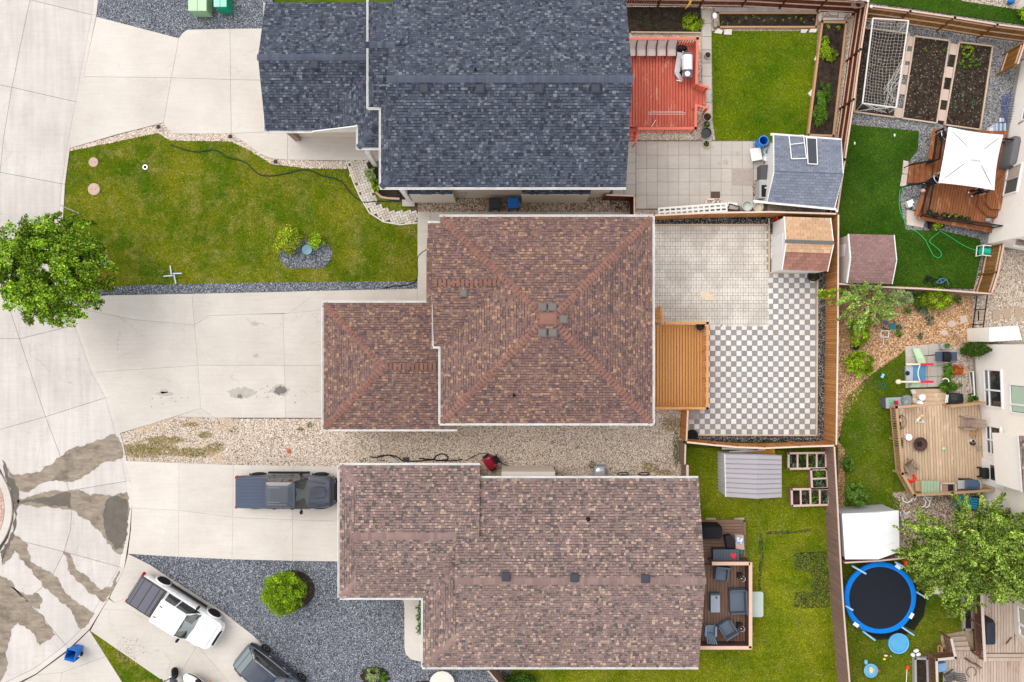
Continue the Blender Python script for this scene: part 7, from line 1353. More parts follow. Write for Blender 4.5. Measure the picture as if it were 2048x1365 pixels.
shrub('shrub','bright yellow-green bush beside the grey-brown fence',1857,600,36,1.4,4200,LEAF['lime'],.10,ry=26,clumps=70,clr=.2);shrub('shrub','blue-green shrub left of the bright yellow-green bush',1803,590,16,.9,800,LEAF['sage'],.09);shrub('shrub','dark green shrub between the sage and lime bushes',1826,602,16,1.,1000,LEAF['veg'],.09)
shrub('shrub','sage-green plant below the lime bush',1842,621,12,.4,350,LEAF['sage'],.08)
for lb,x_,y_,r_,pl in(('small green plant in the wood chips below the pale tree',1813,624,8,'veg'),('grey-green tuft in the middle of the wood chips',1857,641,11,'sage'),('small grey-green tuft near the lawn edge',1839,672,6,'sage'),('green plant right of the folding chair',1795,668,8,'veg'),('sage seedling above that green plant',1796,655,6,'sage'),('green weeds around the white light',1912,601,9,'veg')):shrub('plant',lb,x_,y_,r_,.25,200,LEAF[pl],.08,cat='plant')
b=MB();p=W(1918,602,.1);b.ell((p.x,p.y,.12),(.1,.08,.08),10,6);b.build('garden_light',m_white,None,smooth=True,label='small white garden light in the weeds',cat='light')
for lb,q in(('round pinkish stepping stone in the wood chips',blot(1904,648,10,8,8)),('squarish pinkish stepping stone near the wire fence',[(1920,633),(1933,630),(1936,642),(1922,649)]),('pinkish stepping stone near the lawn edge',blot(1889,666,8,6,8))):b=MB();b.prism(flat(0,q),-.1,-.01);b.build('stepping_stone',m_ps,None,label=lb,cat='stone')
t=thing('stepping_slabs','row of brownish square slabs crossing the pink gravel','slabs',tuple(W(2000,628)))
for x_,y_ in((1951,633),(1963,631),(1993,630),(2015,627),(2037,624),(2059,621)):p=W(x_,y_);b=MB();b.box(p.x-.22,p.y-.32,-.08,p.x+.22,p.y+.32,.0);b.build('slab',M('brown_slab',(.42,.32,.24),.85)if 'brown_slab' not in bpy.data.materials else bpy.data.materials['brown_slab'],t)
t=thing('folding_chair','teal folding chair with blue seat standing in the wood chips','chair',tuple(W(1775,655)));m_teal=M('teal_cloth',(.03,.16,.16),.7)
for nm,q,z0,m_ in(('seat',[(1766,644),(1775,641),(1777,650),(1768,650)],.4,M('navy_cloth',(.06,.10,.22),.7)),('backrest',[(1779,648),(1791,645),(1791,659),(1779,660)],.5,m_teal)):b=MB();b.prism(flat(z0,q),z0-.03,z0);b.build(nm,m_,t)
for a,c_ in(((1762,655),(1778,660)),((1765,650),(1772,663)),((1790,643),(1778,660))):b=MB();b.tube([W(*a,.4),W(*c_,.05)],.02);b.build('leg',m_black,t)
t=thing('stool','white-framed low stool beside the teal chair','stool',tuple(W(1770,668)));q=[(1762,662),(1778,662),(1777,675),(1762,674)]
P=WP(q,.35)
for a,c_ in zip(P,P[1:]+P[:1]):b=MB();b.tube([a,c_],.025);b.build('frame',m_white,t)
b=MB();b.tube([WP([(1768,675)],.1)[0],W(1766,690,.05),W(1760,695,.03)],.02);b.build('strap',m_white,t)
pot(1712,693,0,.27,.35,'grey half-barrel planter between the two lime shrubs',M('barrel_grey',(.20,.18,.17),.8),None)
b=MB();a,c_=W(1905,663,.1),W(1928,682,1.);b.tube([a,c_],.025);b.build('pole',m_metal,None,label='thin metal pole leaning from the chips to the house corner',cat='pole')
shrub('evergreen_cone','dense dark green conical evergreen at the corner of the stucco house',1935,697,15,.2,10,LEAF['darkshrub'],.06)
tp=bpy.data.objects['evergreen_cone'];a,c_=W(1922,699,.1),W(1962,694,2.4)
for k in range(9):p=a.lerp(c_,k/8);r_=.42*math.sin(math.pi*(.25+.70*k/8))+.05;crown(tp,'foliage_tier',tuple(Vector((a.x+.2,a.y,.15+2.3*k/8))),(r_,r_,.3),900,.06,[(.05,.11,.01),(.09,.17,.015),(.03,.07,.008)],30,.3,kind='stuff',upb=.2)
# patio slabs
slabs('toddler_patio',[[(1810,693),(1834,691),(1835,713),(1811,715)],[(1834,691),(1856,689),(1857,711),(1835,713)],[(1856,689),(1878,687),(1878,709),(1857,711)],[(1878,687),(1899,685),(1899,706),(1878,709)]]+[[(1811+21.6*i,714+21*j-i),(1832.6+21.6*i,713+21*j-i),(1832.6+21.6*i,734+21*j-i),(1811+21.6*i,735+21*j-i)]for i in range(4)for j in range(3)],m_slab,.0,.012,pname='paving_slab')
t=thing('play_centre','toddler play centre with blue deck, mint slides and red wheels','play centre',tuple(W(1835,735)));m_mint=M('mint_plastic',(.50,.66,.45),.5);m_redp=M('crimson_plastic',(.62,.02,.06),.4);m_cr=M('cream_plastic',(.74,.64,.48),.5);m_blu=M('denim_blue_plastic',(.08,.24,.42),.5,var=.15)
L0,L1=[W(1823,697,.1),W(1831,718,.15),W(1837,731,.7)],[W(1838,697,.1),W(1846,714,.15),W(1851,731,.7)]
b=MB();b.loft([[L0[k],L1[k],L1[k]+Vector((0,0,.12)),L1[k]-Vector((.05,0,0))+Vector((0,0,.04)),L0[k]+Vector((.05,0,.04)),L0[k]+Vector((0,0,.12))]for k in range(3)]);b.build('slide',m_mint,t)
b=MB();b.prism(flat(.7,[(1826,731),(1852,731),(1851,762),(1827,762)]),.6,.7);b.build('platform',m_blu,t);b=MB();b.prism(flat(.72,[(1812,733),(1826,733),(1826,762),(1813,762)]),.55,.72);b.build('side_panel',M('grey_plastic',(.36,.40,.46),.5),t)
b=MB();q=W(1815,747,.73);b.lathe([(.001,.735),(.14,.735)],(q.x,q.y,0),18);b.build('opening',m_black,t)
for y_ in(729,764):
 b=MB();b.bar(W(1841,y_,.95),W(1867,y_,.95),.13,.1);b.build('wheel_block',m_redp,t,bevel=.03);b=MB();b.bar(W(1812 if y_<750 else 1792,y_,.85),W(1841,y_,.9),.11,.1);b.build('rail',m_cr,t,bevel=.03)
b=MB();b.tube([W(1840-4*math.sin(math.pi*k/8),731+4*k,1.05)for k in range(9)],.035);b.build('arch',m_cr,t);b=MB();b.ell(tuple(W(1797,764,.9)),(.18,.15,.12),12,8);b.build('telescope',m_cr,t,smooth=True)
b=MB();b.prism(flat(.2,[(1825,766),(1846,766),(1838,775),(1820,775)]),.02,.2);b.build('lower_slide',m_mint,t)
b=MB();b.tube([W(1858,732,.9),W(1856,748,1.0),W(1857,764,.9)],.03);b.build('brown_arch',M('dusty_pink',(.48,.30,.24),.6),t)
def box_at(name,label,q,z0,z1,mat,cat=None,bevel=0):b=MB();b.prism(flat(z1,q),z0,z1);return b.build(name,mat,None,bevel=bevel,label=label,cat=cat or name.replace('_',' '))
bbq('black barbecue with brown and slate side shelves beside the conical evergreen',1895,714,0,0,m_black,M('slate_shelf2',(.06,.08,.12),.5),.42,.62,.95,(.42,.46))
box_at('paving_block','grey block above the black barbecue',[(1885,700),(1899,700),(1899,708),(1885,708)],0,.2,m_slab);box_at('paving_block','grey block below the black barbecue',[(1887,731),(1901,731),(1901,739),(1887,739)],0,.2,m_slab)
box_at('planter','grey tapered planter with herb at the head of the slabs',[(1882,688),(1894,686),(1896,699),(1884,699)],0,.35,m_metal);shrub('plant','small herb in the grey tapered planter',1892,692,6,.3,160,LEAF['veg'],.07,cat='plant',z=.3)
shrub('shrub','rust-orange shrub in the gravel beside the house',1909,741,15,.5,900,LEAF['rust'],.07,ry=11);shrub('plant','leafy green clump left of the rust-orange shrub',1892,738,10,.5,500,LEAF['veg'],.1,ry=10,cat='plant');shrub('plant','second leafy green clump below the first one',1888,753,11,.5,600,LEAF['veg'],.1,cat='plant');shrub('plant','wide leafy green clump around the white hoop',1884,768,15,.5,900,LEAF['veg'],.1,cat='plant');shrub('plant','large-leaved green plant just above the deck steps',1899,773,11,.5,600,LEAF['veg'],.1,cat='plant');shrub('plant','sparse low weed in the gravel',1919,771,6,.15,80,LEAF['veg'],.06,cat='plant')
b=MB();p=W(1891,763,.6);b.tube([(p.x+.2*math.cos(a),p.y+.17*math.sin(a),.6)for a in np.linspace(-.3,2.6,12)],.03);b.build('hoop',m_white,None,label='white hoop among the leafy plants',cat='hoop')
b=MB();b.lathe([(.001,.5),(.12,.5),(.12,.0)],(W(1930,744,.5).x,W(1930,744,.5).y,0),16);b.build('terracotta_pot',M('terracotta',(.60,.28,.12),.7),None,label='small round terracotta pot beside the rust-orange shrub',cat='pot');box_at('edging_stone','grey kerb stone running along the house gravel',[(1924,755),(1927,755),(1928,830),(1925,830)],-.05,.08,m_slab)
for lb,x_,y_ in(('blue and white toy dropped on the middle lawn',1765,752),):b=MB();b.bar(W(x_-2,y_+4,.1),W(x_+2,y_-4,.1),.14,.1);b.build('toy',M('sky_plastic',(.25,.60,.75),.4),None,label=lb,cat='toy')
b=MB();p=W(1766,771);b.tube([(p.x+.12*math.cos(a),p.y+.13*math.sin(a),.05)for a in np.linspace(0,6.28,14)],.035,6);b.build('toy_ring',M('dark_teal_plastic',(.03,.15,.13),.5),None,label='dark teal ring lying on the middle lawn',cat='toy')
# stucco house, east
h_=thing('house','cream stucco house at the right edge beside the weathered timber deck','house',tuple(W(2060,830)));w0,w1=W(1945,690),W(1966,1010)
house_wall(h_,[W(1944,689),W(1952,905),W(1962,1010)],.28,5.2,m_wall);house_wall(h_,[W(1945.5,690),W(1953.5,905),W(1963.5,1010)],-.1,.28,m_fnd,name='foundation')
wl_=lambda t_:(W(1944,689)+(W(1952,905)-W(1944,689))*t_)
win(h_,wl_(.225),wl_(.555),1.15,2.75,[.55],hz=.27);win(h_,wl_(.34),wl_(.58),3.5,4.9,[.7],curtain=m_curt2);win(h_,wl_(.73),wl_(.98),1.15,2.5,[.5],hz=.3,curtain=None)
p=[W(1940,745,.6),W(1944,792,.6)];t=thing('basement_window','white open basement window hopper leaning from the house wall','window',tuple(p[0]));b=MB();q=[W(1939,744,.2),W(1946,744,.7),W(1949,791,.7),W(1944,792,.2)];b.face(q);b.build('pane',m_glass,t)
for a,c_ in zip(q,q[1:]+q[:1]):b=MB();b.bar(a,c_,.06,.05);b.build('frame',m_white,t)
cb=[W(1984,866,2.9),W(1991,968,2.9)];b=MB();b.prism([(cb[0].x,cb[0].y),(cb[1].x,cb[1].y),(cb[1].x+5,cb[1].y),(cb[0].x+5,cb[0].y)],2.9,5.2);b.build('upper_bay',m_wall,h_)
cr_=[W(2038,872,5.4),W(2046,985,5.4)];b=MB();b.prism([(cr_[0].x,cr_[0].y),(cr_[1].x,cr_[1].y),(cr_[1].x+5,cr_[1].y),(cr_[0].x+5,cr_[0].y)],5.2,5.38);bay=b.build('bay_roof',m_white,h_);gutter(bay,[cr_[0],cr_[1]]);shingles(bay,[cr_[0],cr_[1],cr_[1]+Vector((2,0,.8)),cr_[0]+Vector((2,0,.8))],'rose',(0,1,0))
dr=[wl_(1.03),wl_(1.27)];b=MB();o=Vector((-.05,0,0));dd=(dr[1]-dr[0]);b.bar(dr[0]+o+dd*0+Vector((0,0,1.6)),dr[1]+o+Vector((0,0,1.6)),.06,2.1);door=b.build('door',M('white_door',(.8,.8,.8),.4),h_)
b=MB();b.face([dr[0]+dd*.2+Vector((-.09,0,1.5)),dr[0]+dd*.75+Vector((-.09,0,1.5)),dr[0]+dd*.75+Vector((-.09,0,2.4)),dr[0]+dd*.2+Vector((-.09,0,2.4))]);b.build('door_pane',m_glass,door)
house_wall(h_,[W(1984,958),W(1990,1025),W(1994,1060)],-.1,5.0,m_wall);win(h_,W(1988,968),W(1991,1003),1.2,2.6)
b=MB();b.prism(flat(2.2,[(1979,656),(2036,652),(2044,680),(1979,684)]),0,2.2);b.build('chimney_box',m_wall,h_);b=MB();b.prism([(p.x,p.y)for p in WP([(1944,690),(2050,684),(2050,690),(1944,694)])],.0,.1);b.build('sill',m_fnd,h_)
# weathered deck
m_wd=m_wood('weathered_deck',(.58,.43,.30),(.45,.32,.21),1,.10,weather=(.66,.53,.40));m_wr=m_wood('weathered_rail',(.50,.33,.19),(.36,.22,.12),1,.08)
t=thing('deck','weathered tan timber deck with fire pit behind the cream stucco house','deck',tuple(W(1880,900)))
boards(t,flat(.7,[(1793,815),(1955,808),(1990,975),(1830,988),(1804,945)]),.7,.17,m_wd,(W(1955,808)-W(1962,975)).normalized()[:2]);boards(t,flat(.69,[(1950,930),(1986,940),(1990,975),(1950,976)]),.69,.17,m_wd,1)
railing(t,[(1793,815),(1805,948),(1829,991),(1905,987),(2006,979)],1.55,.7,m_wr,.15,pitch=.14,bw=.05);railing(t,[(1793,815),(1846,811)],1.55,.7,m_wr,.15,pitch=.14,bw=.05);railing(t,[(1904,813),(1970,806)],1.55,.7,m_wr,.15,pitch=.14,bw=.05)
b=MB();b.prism(inset(flat(.7,[(1793,815),(1955,808),(1962,975),(1830,988),(1804,945)]),.06),-.05,.4);b.build('skirt',m_wr,t)
for k in range(4):
 z_=.13+k*.15;y_=779+k*8.5
 for j in range(2):b=MB();b.prism(flat(z_,[(1826,y_+j*4.2),(1891,y_-1+j*4.2),(1893,y_+3.3+j*4.2),(1826,y_+4+j*4.2)]),z_-.12,z_);b.build('step_board',m_wd,t)
t=thing('storage_box','grey storage box with toys on its lid at the corner of the tan deck','box',tuple(W(1795,806)));b=MB();b.prism(flat(.75,[(1772,798),(1820,795),(1822,815),(1773,818)]),0,.68);b.build('body',M('dark_grey_box',(.12,.13,.16),.5),t,bevel=.03);b=MB();b.prism(flat(.78,[(1772,796),(1822,794),(1823,815),(1773,818)]),.68,.76);b.build('lid',M('box_grey',(.33,.35,.39),.5),t,bevel=.03)
for lb,x_,y_,c_ in(('green toy on the grey storage box',1783,803,(.10,.50,.22)),('red toy next to the green one on the storage box',1792,805,(.55,.02,.05))):p=W(x_,y_,.82);b=MB();b.box(p.x-.12,p.y-.12,.76,p.x+.12,p.y+.1,.86);b.ell((p.x,p.y,.86),(.09,.08,.08),8,5);b.build('toy',M('toy_'+str(x_),c_,.4),None,bevel=.02,label=lb,cat='toy')
pot(1815,801,.76,.32,.25,'clear round tub holding a grey brick on the storage box',M('clear_plastic',(.35,.42,.42),.2,alpha=.45,spec=.6),None,name='tub',cat='tub',soil=False);box_at('brick','pale brick inside the clear tub',[(1808,805),(1814,801),(1818,804),(1811,810)],.8,.9,m_slab)
for lb,x_,y_ in(('upper white bucket on the deck steps',1845,795),('lower white bucket on the deck steps',1840,808),('white bucket on the corner of the deck rail',1799,821)):pot(x_,y_,.45,.2,.3,lb,m_white,None,name='bucket',cat='bucket',soil=False)
for lb,x_,y_ in(('pale stones at the top of the deck steps',1828,783),):box_at('stone',lb,[(1822,780),(1830,779),(1834,787),(1825,789)],.1,.25,m_sw,bevel=.02)
p=W(1915,798,.95);t=thing('kettle_barbecue','glossy black barrel barbecue beside the deck steps','barbecue',(p.x,p.y,0));b=MB();b.loft([sel(x,w,.5,h,3.2,20)for x,w,h in((-.46,.2,.8),(-.38,.30,.95),(-.15,.34,1.02),(.15,.34,1.02),(.36,.30,.95),(.44,.2,.8))]);b.v=[(x+p.x,y+p.y,z)for x,y,z in b.v];b.build('body',M('gloss_black2',(.02,.02,.022),.15,coat=.6),t,smooth=True)
for s_ in(-1,1):b=MB();b.tube([(p.x+s_*.3,p.y,.55),(p.x+s_*.4,p.y-.2,0)],.03);b.build('leg',m_black,t)
b=MB();b.bar(W(1893,790,.8),W(1891,806,.8),.05,.05);b.bar(W(1896,790,.8),W(1894,806,.8),.05,.05);b.build('tongs',m_white,None,label='white tongs-like bars left of the barrel barbecue',cat='tool');shrub('plant','spiky green plant right of the barrel barbecue',1942,800,10,.5,160,LEAF['veg'],.2,cat='plant',ry=13)
p=W(1841,889,1.0);t=thing('fire_pit','round rusty mesh fire pit on the tan deck','fire pit',(p.x,p.y,.7));b=MB();b.lathe([(.15,.78),(.36,.88),(.40,1.0),(.37,1.0),(.33,.9),(.14,.82),(.001,.82)],(p.x,p.y,0),30);b.build('bowl',M('dark_rust',(.10,.055,.045),.7),t,smooth=True)
b=MB();b.tube([(p.x+.40*math.cos(a),p.y+.40*math.sin(a),1.01)for a in np.linspace(0,6.283,30)],.02,5);b.build('rim',M('rim_rust',(.09,.05,.045),.5),t)
for k in range(5):b=MB();a=k*1.3;b.bar((p.x-.1*math.cos(a),p.y-.12*math.sin(a),.9),(p.x+.2*math.cos(a),p.y+.18*math.sin(a),.95),.05,.05);b.build('log',m_black,t)
box_at('heat_mat','pinkish square mat under the rusty fire pit',[(1824,877),(1846,876),(1848,903),(1824,903)],.7,.715,M('dull_pink',(.40,.27,.21),.9),'mat')
b=MB();p=W(1818,875,1.0);b.lathe([(.18,.7),(.2,1.0),(.001,1.02)],(p.x,p.y,0),20);b.build('bucket',m_white,None,label='white lidded bucket left of the fire pit',cat='bucket')
def slatchair(label,px,py,rz,z,mat,s=1.,fan=False):
 p=W(px,py,z+.45);t_=thing('adirondack_chair',label,'chair',(p.x,p.y,z),rz=rz)
 for k in range(6):b=MB();x=.28-k*.095;b.box(x*s,-.26*s,.36-k*.025,(x+.08)*s,.26*s,.385-k*.025);b.build('seat_slat',mat,t_)
 for k in range(5):y=(k-2)*.105*s;b=MB();b.bar((-.22*s,y,.28),(-.72*s,y*(1.5 if fan else 1.05),.95),.09*s,.02,up=(1,0,.5));b.build('back_slat',mat,t_)
 for m_ in(-1,1):
  b=MB();b.box(-.38*s,m_*.36*s-.06,.56,.36*s,m_*.36*s+.06,.585);b.build('arm',mat,t_);b=MB();b.box(.26*s,m_*.33*s-.03,0,.33*s,m_*.33*s+.03,.56);b.build('leg',mat,t_);b=MB();b.bar((.2,m_*.29*s,.33),(-.5*s,m_*.29*s,.04),.03,.1,up=(0,0,1));b.build('leg',mat,t_)
 return t_
m_ww=m_wood('greyed_wood',(.33,.25,.20),(.22,.16,.13),1,.1)
slatchair('brown wooden slatted chair against the house wall on the tan deck',1937,846,R(176),.7,m_ww);t=slatchair('brown wooden slatted chair at the lower left corner of the tan deck',1822,936,R(-60),.7,m_ww,.85)
b=MB();p=W(1823,957,.9);b.tube([(p.x+.24*math.cos(a),p.y+.22*math.sin(a),.78)for a in np.linspace(-2.6,.8,12)],.09,8);b.build('ride_on_toy',M('bright_red_plastic',(.80,.035,.01),.35),None,smooth=True,label='curved bright red plastic toy beside the slatted chair',cat='toy')
t=thing('side_stand','small pale wooden folding stand in front of the wall chair','stand',tuple(W(1950,864)))
for a,c_ in(((1946,856),(1958,862)),((1943,865),(1955,871)),((1940,866),(1947,873)),((1946,857),(1943,866)),((1957,862),(1954,872))):b=MB();b.bar(W(*a,1.1),W(*c_,1.0),.1,.04);b.build('slat',m_tim,t)
b=MB();b.prism(flat(.72,jag([(1932,857),(1940,856),(1939,861),(1933,861)],.6,1)),.70,.73);b.build('cloth',M('yellow_cloth',(.70,.50,.15),.8),None,label='small yellow cloth on the deck below the wall chair',cat='cloth')
t=thing('rocking_horse','small cream and yellow toy horse on the tan deck','toy',tuple(W(1840,839,.7)));b=MB();b.bar(W(1833,843,.9),W(1841,833,1.0),.14,.12);b.build('body',m_cr,t,bevel=.03);b=MB();b.ell(tuple(W(1844,832,1.1)),(.14,.09,.09),10,6);b.build('head',M('toy_yellow',(.68,.50,.18),.5),t,smooth=True)
for a,c_ in(((1833,844),(1848,845)),((1832,838),(1831,847)),((1843,838),(1847,845))):b=MB();b.bar(W(*a,.78),W(*c_,.75),.06,.05);b.build('rocker',M('pale_grey_plastic',(.62,.65,.68),.5)if 'pale_grey_plastic' not in bpy.data.materials else bpy.data.materials['pale_grey_plastic'],t)
t=thing('wall_planter','half-round wire basket of mixed flowers on the left deck rail','planter',tuple(W(1797,843,1.2)));p=W(1802,845,1.2);b=MB()
for k in range(5):b.tube([(p.x+.35*math.cos(a)*math.cos(k*.35),p.y+.42*math.sin(a),1.15-.35*math.sin(k*.35)*abs(math.cos(a)))for a in np.linspace(-1.5,1.5,10)],.012,4)
b.build('wire',m_black,t);p=W(1796,846,1.1);b=MB();b.box(p.x-.2,p.y-.35,.95,p.x+.18,p.y+.35,1.08);b.build('box',m_soil,t);crown(t,'flowers',(p.x,p.y+.15,1.15),(.18,.25,.12),150,.09,LEAF['white'],10,.4);crown(t,'flowers',(p.x,p.y-.2,1.15),(.18,.2,.12),120,.09,LEAF['yellow']+LEAF['rust'],8,.4)
t=thing('planter_box','dark square planter with yellow flowers on the left deck rail','planter',tuple(W(1799,886,1.0)));q=flat(1.1,[(1793,877),(1805,877),(1806,895),(1794,896)]);b=MB();b.prism(q,.9,1.1);b.build('box',m_black,t);p=W(1799,886,1.1)
for dy in(.22,0,-.22):crown(t,'flowers',(p.x,p.y+dy,1.14),(.14,.09,.06),60,.08,LEAF['yellow' if dy else 'veg'],5,.4)
pot(1947,887,.7,.13,.22,'small dark pot with green sprig near the house door',m_black,'veg',n=25);pot(1947,883,.7,.12,.2,'small white-rimmed pot touching the dark one near the door',m_white,'rust',n=15);box_at('electric_box','small grey box on the house wall by the door',[(1957,893),(1963,893),(1963,899),(1957,899)],.9,1.1,m_metal);b=MB();p=W(1888,898,.75);b.ell((p.x,p.y,.75),(.13,.1,.05),10,6);b.build('toy',M('mint_toy',(.35,.65,.30),.5),None,smooth=True,label='small mint-green toy alone in the middle of the tan deck',cat='toy')
t=thing('bench','pale green slatted table with brown end at the lower deck rail','table',tuple(W(1855,975,.7)));m_gt=M('faded_green',(.30,.40,.27),.7,rnd=.05)
for k in range(6):b=MB();b.prism(flat(1.3,[(1843+6*k,962),(1848.6+6*k,962),(1849+6*k,988),(1843.4+6*k,989)]),1.26,1.3);b.build('slat',m_gt,t)
b=MB();b.prism(flat(1.2,[(1831,962),(1843,962),(1843,984),(1832,983)]),1.12,1.16);b.build('end_shelf',m_wr,t)
for x_ in(1846,1876):
 for y_ in(965,985):a=W(x_,y_,1.2);b=MB();b.box(a.x-.04,a.y-.04,.7,a.x+.04,a.y+.04,1.26);b.build('leg',m_wr,t)
t=thing('potting_table','small rusty tray table with dark pan right of the green table','table',tuple(W(1896,974,.7)))
for a,c_ in(((1881,967),(1912,967)),((1881,986),(1912,985)),((1882,967),(1882,986)),((1911,967),(1912,985))):b=MB();b.bar(W(*a,1.25),W(*c_,1.25),.08,.06);b.build('frame',m_ps,t)
b=MB();b.prism(flat(1.2,[(1883,968),(1910,968),(1910,984),(1883,985)]),1.17,1.2);b.build('tray',M('rust_tray',(.30,.20,.15),.8,var=.3,sc=6),t);b=MB();b.prism(flat(1.25,[(1897,970),(1907,970),(1907,982),(1897,982)]),1.2,1.25);b.build('pan',m_black,t)
bbq('barbecue with navy hood and steel shelves at the lower deck rail',1946,971,0,.7,M('navy_hood',(.06,.09,.16),.3,coat=.4),m_metal,.75,.58,.95,(.42,.22))
bin_('black waste bin with open grey lid near the house door',1962,943,R(0),m_black,z=.7,h=.6)
slatchair('bright turquoise plastic garden chair on the gravel below the deck',1922,1003,R(175),0,M('turquoise_plastic',(.0,.30,.50),.4),.95,fan=True)
p=W(1973,1012,.8);t=thing('air_conditioner','pale grey air conditioner with round fan below the tan deck','air conditioner',(p.x,p.y,0));b=MB();b.box(p.x-.42,p.y-.42,0,p.x+.42,p.y+.42,.72);b.build('casing',M('dark_louvre',(.12,.12,.13),.6),t);b=MB()
ro=[(p.x+s_*.42,p.y+u_*.42)for s_,u_ in((-1,-1),(1,-1),(1,1),(-1,1))];b.prism(ro,.72,.78);tp_=b.build('top',M('ac_white',(.52,.53,.54),.5),t,bevel=.04);b=MB();b.lathe([(.001,.785),(.31,.785)],(p.x,p.y,0),30);b.build('fan_opening',m_black,t)
for k in range(5):a=k*1.257;b=MB();b.bar((p.x+.05*math.cos(a),p.y+.05*math.sin(a),.795),(p.x+.28*math.cos(a+.3),p.y+.28*math.sin(a+.3),.795),.12,.01);b.build('fan_blade',m_metal,t)
b=MB()
for rr_ in(.1,.2,.3):b.tube([(p.x+rr_*math.cos(a),p.y+rr_*math.sin(a),.81)for a in np.linspace(0,6.283,24)],.008,4)
b.build('grille',m_metal,t)
t=thing('patio_chair','overturned white wire chairs lying on the gravel left of the turquoise chair','chair',tuple(W(1840,1000)))
for q in([(1805,995),(1807,1003),(1815,1006),(1823,1002),(1824,997)],[(1846,996),(1852,1003),(1850,1012),(1844,1015)],[(1852,996),(1860,1004),(1858,1012),(1852,1016)],[(1826,996),(1829,1001),(1832,996)],[(1848,994),(1863,996),(1860,1004)]):b=MB();b.tube(WP(q,.4),.04,6);b.build('frame',m_white,t)
t=thing('garden_clutter','grey and white broken furniture pieces beside the white shed','clutter',tuple(W(1808,1030)))
for q in([(1807,1022),(1812,1029),(1820,1023)],[(1800,1024),(1804,1038),(1808,1052)],[(1801,1030),(1808,1046)]):b=MB();b.tube(WP(q,.3),.035,6);b.build('piece',m_white,t)
box_at('board','grey flat board lying between the white shed and the gravel',[(1806,1026),(1816,1024),(1820,1034),(1809,1040)],0,.05,m_slab)
for lb,x_,y_,rx,ry,h in(('green shrub at the top of the strip beside the pink-brown fence',1688,925,14,16,.8),('leafy shrub against the fence above the white shed',1700,985,26,26,1.3)):shrub('shrub',lb,x_,y_,rx,h,2200,[(.09,.19,.02),(.15,.28,.04),(.06,.12,.015)],.11,ry=ry,clumps=40,clr=.25)
for q in([(1676,880),(1690,900),(1690,1060),(1676,1060)],):b=MB();b.prism(flat(0,q),-.2,-.02);b.build('fence_bed',m_mulch,None,kind='structure')
p=W(1760,1196,.8);t=thing('trampoline','large round trampoline with black mat, blue pad and folded-down net','trampoline',(p.x,p.y,0));r0=64.5*.983/PPM;r1=71.5*.983/PPM;Z=.85
m_mat=M('jump_mat',(.014,.016,.024),.75,var=.12);m_pad=M('blue_pad',(.0,.17,.62),.4,var=.12,sc=4)
b=MB();b.lathe([(.001,Z-.06),(r0,Z-.03)],(p.x,p.y,0),64);b.build('jump_mat',m_mat,t,smooth=True)
for k in range(8):
 b=MB();q=[];m=9
 for j in range(m):
  a=(k+j/(m-1))*2*math.pi/8+.2;w_=.02*math.sin(a*5);q.append([(p.x+r*math.cos(a),p.y+r*math.sin(a),z)for r,z in((r0-.07,Z-.02),(r0+.06,Z+.03),(r1+w_,Z),(r1+.02+w_,Z-.1))])
 b.raw([v for r_ in q for v in r_],[(j*4+i,j*4+i+1,(j+1)*4+i+1,(j+1)*4+i)for j in range(m-1)for i in range(3)]);b.build('pad',m_pad,t,smooth=True)
for k in range(8):a=k*math.pi/4+.3;b=MB();b.tube([(p.x+r1*.95*math.cos(a),p.y+r1*.95*math.sin(a),Z-.06),(p.x+r1*.97*math.cos(a),p.y+r1*.97*math.sin(a),0)],.03);b.build('leg',m_metal,t)
b=MB();b.tube([(p.x+r1*.97*math.cos(a),p.y+r1*.97*math.sin(a),Z-.07)for a in np.linspace(0,6.284,48)],.03,6);b.build('frame',m_metal,t)
m_lb=M('light_blue_sleeve',(.35,.58,.82),.4);m_net=M('black_net',(.012,.014,.014),.9,alpha=.80)
for a,c_,z0,z1 in(((1704,1132),(1732,1148),1.0,1.1),((1691,1212),(1706,1221),1.0,1.1),((1726,1263),(1750,1281),.5,.2),((1803,1254),(1828,1271),.5,.2),((1832,1184),(1856,1198),.5,.2),((1790,1124),(1809,1135),1.0,1.0)):b=MB();b.tube([W(*a,z0),W(*c_,z1)],.055,8);b.build('net_pole',m_lb,t,smooth=True)
net=[[(1826,1163),(1854,1195),(1848,1232),(1828,1262),(1800,1248),(1820,1225),(1829,1195)],[(1728,1262),(1800,1252),(1822,1265),(1790,1278),(1755,1280)]]
for q in net:o_=tri_sheet('fallen_net',flat(.06,q),.06,m_net);o_['kind']='';del o_['kind'];o_.parent=t;o_.location=o_.location-Vector(t.location)
for x_,y_,rz_ in((1796,1134,-35),(1823,1232,60),(1712,1250,-35)):q=W(x_,y_,Z+.05);b=MB();b.box(-.17,-.10,0,.17,.10,.012);o=b.build('label_patch',m_white,t);o.location=q-ACC[t];o.rotation_euler=(0,0,R(rz_))
p=W(1797,1287,.15);t=thing('paddling_pool','small round light blue paddling pool with water below the trampoline','pool',(p.x,p.y,0));rr_=20.5/PPM;b=MB();b.lathe([(rr_*.95,0),(rr_,.2),(rr_-.035,.22),(rr_-.07,.2),(rr_*.88,.04),(.001,.04)],(p.x,p.y,0),40);b.build('shell',M('sky_blue_plastic',(.14,.47,.80),.35),t,smooth=True);b=MB();b.lathe([(.001,.10),(rr_*.90,.10)],(p.x,p.y,0),36);b.build('water',M('pool_water',(.10,.38,.62),.04,spec=.6),t)
